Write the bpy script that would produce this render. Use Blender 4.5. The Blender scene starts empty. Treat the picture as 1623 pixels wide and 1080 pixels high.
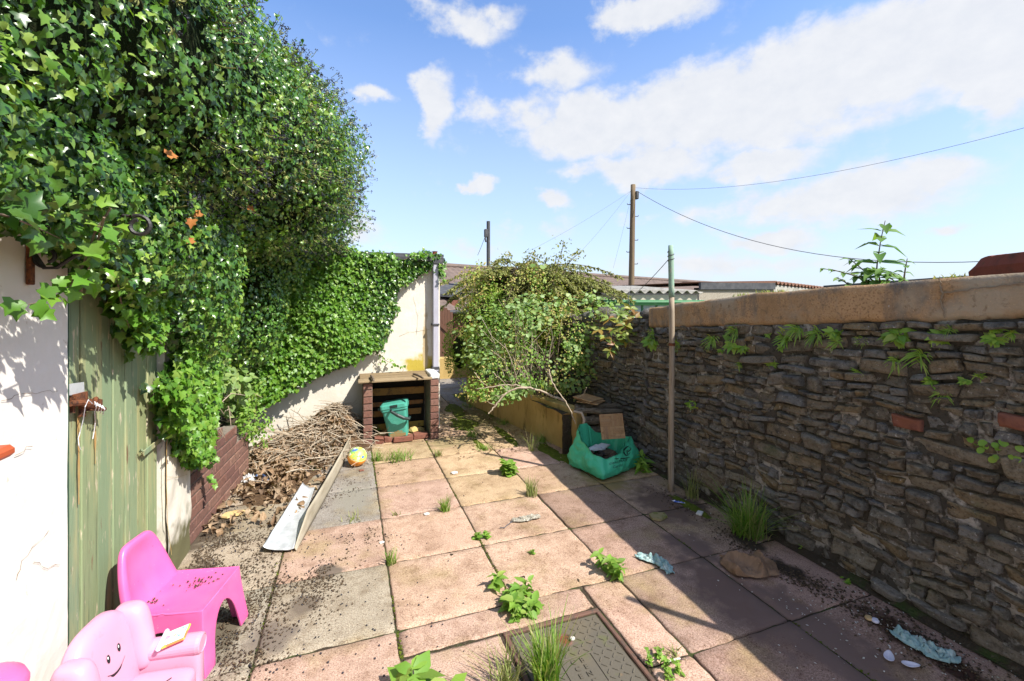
import bpy, bmesh, math, random
import numpy as np
from mathutils import Vector, Matrix, noise as mnoise
from mathutils.bvhtree import BVHTree

# ---------------------------------------------------------------- scene, camera, light
sc = bpy.context.scene
COL = sc.collection
F = 710.0; CX = 811.5; HY = 479.0; H = 1.546
YAW = math.radians(19.83); CA = math.cos(YAW); SA = math.sin(YAW)
cam = bpy.data.cameras.new('camera'); camo = bpy.data.objects.new('camera', cam); COL.objects.link(camo)
camo.location = (0, 0, H); camo.rotation_euler = (math.radians(90), 0, -YAW)
cam.sensor_fit = 'HORIZONTAL'; cam.sensor_width = 36; cam.lens = 36*F/1623
cam.shift_y = -(540-HY)/1623; cam.clip_start = 0.02; cam.clip_end = 3000
sc.camera = camo
sc.view_settings.view_transform = 'Standard'; sc.view_settings.look = 'None'
sc.view_settings.exposure = 0.92; sc.view_settings.gamma = 1.0
sc.cycles.use_denoising = True
sc.cycles.max_bounces = 8; sc.cycles.diffuse_bounces = 4; sc.cycles.transparent_max_bounces = 8

SUN_EL = math.radians(47.5); SUN_AZ = math.radians(139.5)      # azimuth clockwise from +Y, towards the sun
sl = bpy.data.lights.new('sun', 'SUN'); sl.energy = 4.9; sl.angle = math.radians(0.5); sl.color = (1.0, .95, .87)
so = bpy.data.objects.new('sun', sl); COL.objects.link(so); so.location = (6, -8, 12)
sdir = Vector((math.sin(SUN_AZ)*math.cos(SUN_EL), math.cos(SUN_AZ)*math.cos(SUN_EL), math.sin(SUN_EL)))
so.rotation_euler = (-sdir).to_track_quat('-Z', 'Y').to_euler()

def uv_of(X, Z): return X*CA+Z*SA, -X*SA+Z*CA
def G(px, py, z=0.0):                      # point of the plane at height z seen at a pixel of the photograph
    Z = (H-z)*F/(py-HY); X = (px-CX)/F*Z; u, t = uv_of(X, Z); return Vector((u, t, z))
def W(px, py, Z):                          # point at depth Z
    X = (px-CX)/F*Z; u, t = uv_of(X, Z); return Vector((u, t, H-(py-HY)*Z/F))
def PX(px, py, u):                         # point on the plane x = u
    r = (px-CX)/F; Z = u/(r*CA+SA); return W(px, py, Z)
def PY(px, py, t):                         # point on the plane y = t
    r = (px-CX)/F; Z = t/(-r*SA+CA); return W(px, py, Z)
def azel(px, py):
    X = (px-CX)/F; u, t = uv_of(X, 1.0); z = (HY-py)/F
    return math.atan2(u, t), math.atan2(z, math.hypot(u, t))

world = bpy.data.worlds.new("World"); sc.world = world; world.use_nodes = True
def build_world():
    nt = world.node_tree; N = nt.nodes; L = nt.links; N.clear()
    out = N.new('ShaderNodeOutputWorld'); bg = N.new('ShaderNodeBackground'); bg.inputs[1].default_value = 0.12
    sky = N.new('ShaderNodeTexSky'); sky.sky_type = 'NISHITA'; sky.sun_disc = False
    sky.sun_elevation = SUN_EL; sky.sun_rotation = SUN_AZ; sky.air_density = 1.0; sky.dust_density = 0.9; sky.ozone_density = 2.2
    tc = N.new('ShaderNodeTexCoord'); sep = N.new('ShaderNodeSeparateXYZ'); L.new(tc.outputs['Generated'], sep.inputs[0])
    def m(op, a, b=None, c=None):
        n = N.new('ShaderNodeMath'); n.operation = op
        for i, v in enumerate((a, b, c)):
            if v is None: continue
            if isinstance(v, (int, float)): n.inputs[i].default_value = v
            else: L.new(v, n.inputs[i])
        return n.outputs[0]
    az = m('ARCTAN2', sep.outputs[0], sep.outputs[1])
    el = m('ARCSINE', sep.outputs[2])
    comb = N.new('ShaderNodeCombineXYZ'); L.new(az, comb.inputs[0]); L.new(m('MULTIPLY', el, 1.35), comb.inputs[1])
    def nz(scale, detail, rough):
        n = N.new('ShaderNodeTexNoise'); n.inputs['Scale'].default_value = scale; n.inputs['Detail'].default_value = detail
        n.inputs['Roughness'].default_value = rough; L.new(comb.outputs[0], n.inputs['Vector']); return n
    nA = nz(7.0, 6, .58); nB = nz(20, 5, .6)
    aeo = N.new('ShaderNodeCombineXYZ'); L.new(az, aeo.inputs[0]); L.new(el, aeo.inputs[1])
    # warp the cloud outlines
    w1 = N.new('ShaderNodeVectorMath'); w1.operation = 'SUBTRACT'; L.new(nA.outputs['Color'], w1.inputs[0]); w1.inputs[1].default_value = (.5, .5, .5)
    w2 = N.new('ShaderNodeVectorMath'); w2.operation = 'MULTIPLY'; L.new(w1.outputs[0], w2.inputs[0]); w2.inputs[1].default_value = (.20, .12, 0)
    w3 = N.new('ShaderNodeVectorMath'); w3.operation = 'ADD'; L.new(aeo.outputs[0], w3.inputs[0]); L.new(w2.outputs[0], w3.inputs[1])
    blobs = [(690, 155, 40, 55, 1.0), (690, 185, 25, 40, .8), (745, 38, 75, 34, .7), (800, 20, 40, 26, .5), (588, 158, 32, 18, .75), (756, 288, 26, 15, 1.0),
             (880, 326, 34, 17, .8), (870, 365, 60, 22, .45), (1010, 265, 130, 32, 1.0), (960, 200, 190, 55, 1.1), (1150, 175, 240, 85, 1.25), (820, 175, 90, 40, .8),
             (900, 115, 80, 35, .6), (1040, 20, 110, 42, 1.0), (1330, 120, 250, 100, 1.3), (1500, 60, 220, 110, 1.35), (1640, 90, 160, 90, 1.2),
             (1215, 250, 100, 30, .95), (1330, 310, 210, 48, 1.0), (1480, 280, 90, 32, .9), (1220, 375, 90, 20, .9),
             (1480, 360, 70, 12, .7), (570, 365, 45, 35, .6), (1150, 420, 260, 26, .5), (740, 395, 120, 24, .4), (1560, 150, 100, 70, .9), (1100, 335, 120, 22, .4)]
    acc = None
    for px, py, rx, ry, wgt in blobs:
        a0, e0 = azel(px, py); a1, _ = azel(px+rx, py); _, e1 = azel(px, py-ry); a2, _ = azel(px-rx, py)
        s = N.new('ShaderNodeVectorMath'); s.operation = 'SUBTRACT'; L.new(w3.outputs[0], s.inputs[0]); s.inputs[1].default_value = (a0, e0, 0)
        d = N.new('ShaderNodeVectorMath'); d.operation = 'DIVIDE'; L.new(s.outputs[0], d.inputs[0]); d.inputs[1].default_value = ((a1-a2)/2*1.25, (e1-e0)*1.25, 1)
        ln = N.new('ShaderNodeVectorMath'); ln.operation = 'LENGTH'; L.new(d.outputs[0], ln.inputs[0])
        v = m('MULTIPLY', m('SUBTRACT', 1.0, m('MINIMUM', ln.outputs['Value'], 1.0)), wgt*1.25)
        acc = v if acc is None else m('MAXIMUM', acc, m('ADD', m('MULTIPLY', acc, .92), m('MULTIPLY', v, .45))) if wgt < 0 else m('MAXIMUM', acc, v)
    # clouds over the rest of the sky (behind and above the photographed part)
    fwd = m('ADD', m('MULTIPLY', sep.outputs[0], SA), m('MULTIPLY', sep.outputs[1], CA))
    rest = m('MULTIPLY', m('LESS_THAN', fwd, .25), m('MULTIPLY', m('GREATER_THAN', nA.outputs['Fac'], .5), .5))
    acc = m('MAXIMUM', acc, rest)
    dens = m('ADD', acc, m('ADD', m('MULTIPLY', m('SUBTRACT', nA.outputs['Fac'], .5), 1.25), m('MULTIPLY', m('SUBTRACT', nB.outputs['Fac'], .5), .65)))
    mr = N.new('ShaderNodeMapRange'); mr.interpolation_type = 'SMOOTHSTEP'; L.new(dens, mr.inputs[0])
    mr.inputs[1].default_value = .08; mr.inputs[2].default_value = .70
    mask = m('MULTIPLY', mr.outputs[0], .94)
    # cloud body: bright heads, faintly grey undersides
    cr = N.new('ShaderNodeMix'); cr.data_type = 'RGBA'; cr.inputs[6].default_value = (3.35, 3.5, 3.8, 1); cr.inputs[7].default_value = (4.35, 4.35, 4.37, 1)
    L.new(nB.outputs['Fac'], cr.inputs[0])
    # pale haze low down
    hz = N.new('ShaderNodeMapRange'); L.new(el, hz.inputs[0]); hz.inputs[1].default_value = 0.0; hz.inputs[2].default_value = .55
    hz.inputs[3].default_value = .74; hz.inputs[4].default_value = 0.0
    hzc = m('MAXIMUM', hz.outputs[0], 0.0)
    tint = N.new('ShaderNodeMix'); tint.data_type = 'RGBA'; tint.blend_type = 'MULTIPLY'; tint.inputs[0].default_value = 1
    L.new(sky.outputs[0], tint.inputs[6]); tint.inputs[7].default_value = (1.0, 1.13, 1.32, 1)
    mh = N.new('ShaderNodeMix'); mh.data_type = 'RGBA'; L.new(hzc, mh.inputs[0]); L.new(tint.outputs[2], mh.inputs[6]); mh.inputs[7].default_value = (3.25, 3.62, 4.3, 1)
    mx = N.new('ShaderNodeMix'); mx.data_type = 'RGBA'; L.new(mask, mx.inputs[0]); L.new(mh.outputs[2], mx.inputs[6]); L.new(cr.outputs[2], mx.inputs[7])
    L.new(mx.outputs[2], bg.inputs[0]); L.new(bg.outputs[0], out.inputs[0])
build_world()

# ---------------------------------------------------------------- helpers
R = random.Random(7); NR = np.random.default_rng(11)

class MB:
    """collects vertices and faces, then links them as ONE mesh object"""
    def __init__(s): s.v = []; s.f = []; s.m = []; s.tint = None
    def add(s, vs, fs, mi=0):
        o = len(s.v); s.v += [tuple(p) for p in vs]; s.f += [tuple(i+o for i in f) for f in fs]; s.m += [mi]*len(fs)
    def box(s, lo, hi, M=None, mi=0, jit=0):
        x0, y0, z0 = lo; x1, y1, z1 = hi
        vs = [Vector(p) for p in ((x0,y0,z0),(x1,y0,z0),(x1,y1,z0),(x0,y1,z0),(x0,y0,z1),(x1,y0,z1),(x1,y1,z1),(x0,y1,z1))]
        if jit: vs = [p+Vector((R.uniform(-jit,jit),R.uniform(-jit,jit),R.uniform(-jit,jit))) for p in vs]
        if M is not None: vs = [M @ p for p in vs]
        s.add(vs, [(0,3,2,1),(4,5,6,7),(0,1,5,4),(1,2,6,5),(2,3,7,6),(3,0,4,7)], mi)
    def bbox(s, lo, hi, b=.004, M=None, mi=0, jit=0):
        """box with chamfered edges: three nested shrunken boxes hulled"""
        bm = bmesh.new(); bmesh.ops.create_cube(bm, size=1)
        for v in bm.verts:
            v.co = Vector([lo[i]+(v.co[i]+.5)*(hi[i]-lo[i])+(R.uniform(-jit, jit) if jit else 0) for i in range(3)])
        bmesh.ops.bevel(bm, geom=list(bm.edges), offset=b, segments=1, affect='EDGES', profile=.5)
        bm.verts.index_update()
        s.add([(M @ v.co) if M is not None else v.co for v in bm.verts], [[v.index for v in f.verts] for f in bm.faces], mi); bm.free()
    def tube(s, pts, r, n=6, mi=0, cap=True):
        pts = [Vector(p) for p in pts]; k = len(pts)
        rs = r if isinstance(r, (list, tuple)) else [r]*k
        vs = []; up = None
        for i, p in enumerate(pts):
            d = (pts[min(i+1, k-1)]-pts[max(i-1, 0)])
            d = d.normalized() if d.length > 1e-9 else Vector((0, 0, 1))
            if up is None: up = Vector((0, 0, 1)) if abs(d.z) < .9 else Vector((1, 0, 0))
            a = d.cross(up)
            if a.length < 1e-6: a = d.orthogonal()
            a.normalize(); b = a.cross(d).normalized(); up = b
            for j in range(n):
                t = 2*math.pi*j/n; vs.append(p+(a*math.cos(t)+b*math.sin(t))*rs[i])
        fs = [(i*n+j, i*n+(j+1) % n, (i+1)*n+(j+1) % n, (i+1)*n+j) for i in range(k-1) for j in range(n)]
        if cap: fs += [tuple(reversed(range(n))), tuple(range((k-1)*n, k*n))]
        s.add(vs, fs, mi)
    def lathe(s, prof, n=24, M=None, mi=0, capb=True, capt=True):
        vs = []
        for r, z in prof:
            for j in range(n):
                t = 2*math.pi*j/n; vs.append(Vector((r*math.cos(t), r*math.sin(t), z)))
        k = len(prof); fs = [(i*n+j, i*n+(j+1) % n, (i+1)*n+(j+1) % n, (i+1)*n+j) for i in range(k-1) for j in range(n)]
        if capb: fs.append(tuple(reversed(range(n))))
        if capt: fs.append(tuple(range((k-1)*n, k*n)))
        s.add([(M @ p) if M is not None else p for p in vs], fs, mi)
    def grid(s, fn, nu, nv, mi=0, closed_u=False):
        vs = [fn(i/nu, j/nv) for j in range(nv+1) for i in range(nu+(0 if closed_u else 1))]
        w = nu if closed_u else nu+1
        fs = []
        for j in range(nv):
            for i in range(nu):
                a = j*w+i; b = j*w+((i+1) % w if closed_u else i+1)
                fs.append((a, b, b+w, a+w))
        s.add(vs, fs, mi)
    def prism(s, poly, d, mi=0):
        """3D polygon thickened along vector d"""
        n = len(poly); vs = [Vector(p) for p in poly]+[Vector(p)+Vector(d) for p in poly]
        s.add(vs, [tuple(reversed(range(n))), tuple(range(n, 2*n))]+[(i, (i+1) % n, n+(i+1) % n, n+i) for i in range(n)], mi)
    def build(s, name, mats, parent=None, smooth=False, origin=None, mods=()):
        me = bpy.data.meshes.new(name)
        o0 = Vector(origin) if origin is not None else Vector((0, 0, 0))
        me.from_pydata([(x-o0.x, y-o0.y, z-o0.z) for x, y, z in s.v], [], s.f)
        for mt in (mats if isinstance(mats, (list, tuple)) else [mats]): me.materials.append(mt)
        if max(s.m, default=0) > 0: me.polygons.foreach_set('material_index', s.m)
        if smooth: me.polygons.foreach_set('use_smooth', [True]*len(me.polygons))
        me.update()
        return link(name, me, parent, o0, mods)

def link(name, me, parent=None, loc=(0, 0, 0), mods=()):
    o = bpy.data.objects.new(name, me); COL.objects.link(o); o.location = loc
    if parent is not None:
        o.parent = parent
        if parent.parent is None: o.matrix_parent_inverse = base_matrix(parent).inverted()
    for kind, kw in mods:
        md = o.modifiers.new(kind.lower(), kind)
        for k, v in kw.items(): setattr(md, k, v)
    return o
def base_matrix(o):
    return Matrix.LocRotScale(o.location, o.rotation_euler, o.scale)
def tag(o, label=None, cat=None, group=None, kind=None):
    if label: o['label'] = label
    if cat: o['category'] = cat
    if group: o['group'] = group
    if kind: o['kind'] = kind
    return o
def thing(name, label, cat, loc, rz=0, group=None):
    o = bpy.data.objects.new(name, None); COL.objects.link(o); o.location = loc; o.rotation_euler = (0, 0, rz); o.empty_display_size = .1
    return tag(o, label, cat, group)
def struct(o): o['kind'] = 'structure'; return o
def dup(root, M, label=None):
    """a copy of a thing and of its parts and sub-parts, moved by the world matrix M"""
    r = root.copy(); COL.objects.link(r); r.matrix_basis = M @ base_matrix(root)
    if label: r['label'] = label
    for ch in list(root.children):
        c = ch.copy(); COL.objects.link(c); c.parent = r
        for g in ch.children:
            d = g.copy(); COL.objects.link(d); d.parent = c
    return r

# numpy helpers
def nrmz(a): return a/np.maximum(np.linalg.norm(a, axis=-1, keepdims=True), 1e-9)
def snoise(p, freq, seed=0):
    g = np.random.default_rng(seed+1000); k = nrmz(g.normal(size=(7, 3)))*freq*g.uniform(.6, 1.7, (7, 1)); ph = g.uniform(0, 6.28, 7)
    return np.sin(p @ k.T+ph).mean(axis=1)*1.7
def np_mesh(name, V, faces_tri=None, faces_quad=None, mat=None, parent=None, smooth=False, loc=(0, 0, 0)):
    me = bpy.data.meshes.new(name); me.vertices.add(len(V)); me.vertices.foreach_set('co', np.asarray(V, np.float32).ravel())
    loops = []; starts = []; c = 0
    for fa, k in ((faces_tri, 3), (faces_quad, 4)):
        if fa is None or len(fa) == 0: continue
        fa = np.asarray(fa, np.int32); loops.append(fa.ravel()); starts.append(c+np.arange(len(fa), dtype=np.int32)*k); c += fa.size
    loops = np.concatenate(loops); starts = np.concatenate(starts)
    me.loops.add(len(loops)); me.loops.foreach_set('vertex_index', loops)
    me.polygons.add(len(starts)); me.polygons.foreach_set('loop_start', starts)
    me.update(calc_edges=True); me.validate()
    if smooth: me.polygons.foreach_set('use_smooth', [True]*len(me.polygons))
    for mt in (mat if isinstance(mat, (list, tuple)) else [mat]): me.materials.append(mt)
    return link(name, me, parent, loc)
def leaf_geo(P, Nn, D, S, T, TF, jn=.5, jd=.6, rng=NR):
    """copies of leaf template T (verts) / TF (tris) at P, facing Nn, tips along D, sizes S"""
    n = len(P); nn = nrmz(Nn+rng.normal(size=(n, 3))*jn); dd = D+rng.normal(size=(n, 3))*jd
    dd = nrmz(dd-(dd*nn).sum(1, keepdims=True)*nn); ss = np.cross(dd, nn)
    T = np.asarray(T, float); S = np.asarray(S).reshape(-1, 1, 1)
    curl = rng.uniform(.4, 1.6, (n, 1, 1))
    V = P[:, None, :]+S*(T[None, :, 0:1]*ss[:, None, :]+T[None, :, 1:2]*dd[:, None, :]+curl*T[None, :, 2:3]*nn[:, None, :])
    FF = np.asarray(TF)[None, :, :]+(np.arange(n)*len(T))[:, None, None]
    return V.reshape(-1, 3), FF.reshape(-1, np.asarray(TF).shape[1])
def merge_geo(parts):
    Vs = []; Fs = []; o = 0
    for V, Fa in parts: Vs.append(V); Fs.append(Fa+o); o += len(V)
    return np.concatenate(Vs), np.concatenate(Fs)
def fan(outline, center):
    vs = [center]+outline; n = len(outline)
    return vs, [(0, i+1, (i+1) % n+1) for i in range(n)]
def sym(half): return half+[(-x, y, z) for x, y, z in reversed(half) if abs(x) > 1e-6]
def bend(vs, fold, droop): return [(x, y, z+fold*abs(x)-droop*(y-.3)**2) for x, y, z in vs]
_h = [(0, 0, 0), (.22, -.12, 0), (.52, .02, 0), (.34, .28, 0), (.46, .52, 0), (.2, .62, 0), (0, 1.0, 0)]
_v, IVY_F = fan(sym(_h), (0, .3, 0)); IVY_T = bend(_v, .22, .35)
_h = [(0, 0, 0), (.36, .1, 0), (.42, .4, 0), (.22, .75, 0), (0, 1.0, 0)]
_v, OVAL_F = fan(sym(_h), (0, .42, 0)); OVAL_T = bend(_v, .25, .3)
_h = [(0, 0, 0), (.3, .05, 0), (.45, .35, 0), (.4, .7, 0), (.15, .95, 0), (0, .98, 0)]
_v, ROUND_F = fan(sym(_h), (0, .5, 0)); ROUND_T = bend(_v, .2, .2)
_h = [(0, 0, 0), (.12, .25, 0), (.13, .55, 0), (0, 1.0, 0)]
_v, LANCE_F = fan(sym(_h), (0, .45, 0)); LANCE_T = bend(_v, .3, .45)
_h = [(0, 0, 0), (.30, -.05, 0), (.44, .2, 0), (.30, .55, 0), (.12, .82, 0), (0, 1.0, 0)]
_v, HEART_F = fan(sym(_h), (0, .38, 0)); HEART_T = bend(_v, .25, .4)
OCT_T = [(1,0,0),(-1,0,0),(0,1,0),(0,-1,0),(0,0,1),(0,0,-1)]
OCT_F = [(0,2,4),(2,1,4),(1,3,4),(3,0,4),(2,0,5),(1,2,5),(3,1,5),(0,3,5)]
_bm = bmesh.new(); bmesh.ops.create_icosphere(_bm, subdivisions=1, radius=1); _bm.verts.index_update()
ICO_T = [tuple(v.co) for v in _bm.verts]; ICO_F = [tuple(v.index for v in f.verts) for f in _bm.faces]; _bm.free()
def blades(P, n, hmin, hmax, w, spread, rng=NR, seg=4, droop=.5, rad=.03):
    """grass blades from point P: tapering bent strips"""
    V = []; Q = []
    for i in range(n):
        a = rng.uniform(0, 6.283); h = rng.uniform(hmin, hmax); sp = rng.uniform(.1, 1)*spread; d = np.array([math.cos(a), math.sin(a), 0])
        b = rng.uniform(0, rad); a2 = rng.uniform(0, 6.283); p0 = np.asarray(P)+np.array([math.cos(a2)*b, math.sin(a2)*b, -.004])
        s = np.array([-d[1], d[0], 0]); tw = rng.uniform(-.6, .6); s = s*math.cos(tw)+np.array([0, 0, 1])*math.sin(tw)*.4
        o = len(V)
        for k in range(seg+1):
            q = k/seg; c = p0+d*h*sp*q*(.5+.5*q)+np.array([0, 0, h*(q-droop*sp*q*q*.6)])
            ww = w*(1-q**1.6)*.5+.0003
            V.append(c-s*ww); V.append(c+s*ww)
        for k in range(seg): Q.append((o+2*k, o+2*k+1, o+2*k+3, o+2*k+2))
    return np.array(V), np.array(Q)

# ---------------------------------------------------------------- materials
def pm(name, base=(.5, .5, .5), rough=.8, spec=.4, metal=0, island=None, layers=(), bump=None, bump2=None, trans=0, attr=None, coat=0, ijit=0, roughn=0, sss=0):
    """procedural material: base colour (or random per island / colour attribute), noise layers, bump
    layers: (scale, colour, lo, hi, detail[, (sx,sy,sz)[, 'v'|'n']])"""
    m = bpy.data.materials.new(name); m.use_nodes = True; nt = m.node_tree; N = nt.nodes; L = nt.links
    b = N['Principled BSDF']; b.inputs['Roughness'].default_value = rough; b.inputs['Metallic'].default_value = metal
    b.inputs['Specular IOR Level'].default_value = spec
    if coat: b.inputs['Coat Weight'].default_value = coat
    tc = N.new('ShaderNodeTexCoord'); geo = None
    def rgb(c): return (c[0], c[1], c[2], 1)
    if island:
        geo = N.new('ShaderNodeNewGeometry'); cr = N.new('ShaderNodeValToRGB'); cr.color_ramp.interpolation = 'LINEAR'
        els = cr.color_ramp.elements
        while len(els) < len(island): els.new(.5)
        for i, c in enumerate(island): els[i].position = i/(max(1, len(island)-1)); els[i].color = rgb(c)
        L.new(geo.outputs['Random Per Island'], cr.inputs[0]); cur = cr.outputs[0]
    elif attr:
        at = N.new('ShaderNodeAttribute'); at.attribute_name = attr; cur = at.outputs['Color']
    else:
        c = N.new('ShaderNodeRGB'); c.outputs[0].default_value = rgb(base); cur = c.outputs[0]
    for ly in layers:
        scale, colr, lo, hi, det = ly[:5]; st = ly[5] if len(ly) > 5 else None; kind = ly[6] if len(ly) > 6 else 'n'
        vec = tc.outputs['Object']
        if st:
            mp = N.new('ShaderNodeMapping'); mp.inputs['Scale'].default_value = st; L.new(vec, mp.inputs[0]); vec = mp.outputs[0]
        if kind == 'v':
            n = N.new('ShaderNodeTexVoronoi'); n.inputs['Scale'].default_value = scale; o = n.outputs['Distance']
        else:
            n = N.new('ShaderNodeTexNoise'); n.inputs['Scale'].default_value = scale; n.inputs['Detail'].default_value = det
            n.inputs['Roughness'].default_value = .62; o = n.outputs['Fac']
        L.new(vec, n.inputs['Vector'])
        mr = N.new('ShaderNodeMapRange'); mr.inputs[1].default_value = lo; mr.inputs[2].default_value = hi; L.new(o, mr.inputs[0])
        mx = N.new('ShaderNodeMix'); mx.data_type = 'RGBA'; L.new(mr.outputs[0], mx.inputs[0]); L.new(cur, mx.inputs[6])
        if len(colr) == 3: mx.inputs[7].default_value = rgb(colr)
        else: mx.blend_type = 'MULTIPLY'; mx.inputs[7].default_value = rgb(colr[:3])
        cur = mx.outputs[2]
    L.new(cur, b.inputs['Base Color'])
    prev = None
    for bp in (bump, bump2):
        if not bp: continue
        n = N.new('ShaderNodeTexNoise'); n.inputs['Scale'].default_value = bp[0]; n.inputs['Detail'].default_value = 5; n.inputs['Roughness'].default_value = .65
        vec = tc.outputs['Object']
        if len(bp) > 3:
            mp = N.new('ShaderNodeMapping'); mp.inputs['Scale'].default_value = bp[3]; L.new(vec, mp.inputs[0]); vec = mp.outputs[0]
        L.new(vec, n.inputs['Vector'])
        bu = N.new('ShaderNodeBump'); bu.inputs['Strength'].default_value = bp[1]; bu.inputs['Distance'].default_value = bp[2]
        L.new(n.outputs['Fac'], bu.inputs['Height'])
        if prev is not None: L.new(prev, bu.inputs['Normal'])
        prev = bu.outputs[0]
    if prev is not None: L.new(prev, b.inputs['Normal'])
    if trans:
        tr = N.new('ShaderNodeBsdfTranslucent'); ms = N.new('ShaderNodeMixShader'); ms.inputs[0].default_value = trans
        tm = N.new('ShaderNodeMix'); tm.data_type = 'RGBA'; tm.blend_type = 'MULTIPLY'; tm.inputs[0].default_value = 1
        L.new(cur, tm.inputs[6]); tm.inputs[7].default_value = (1.5, 1.6, .6, 1)
        L.new(tm.outputs[2], tr.inputs[0]); L.new(b.outputs[0], ms.inputs[1]); L.new(tr.outputs[0], ms.inputs[2])
        L.new(ms.outputs[0], N['Material Output'].inputs[0])
    return m

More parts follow.
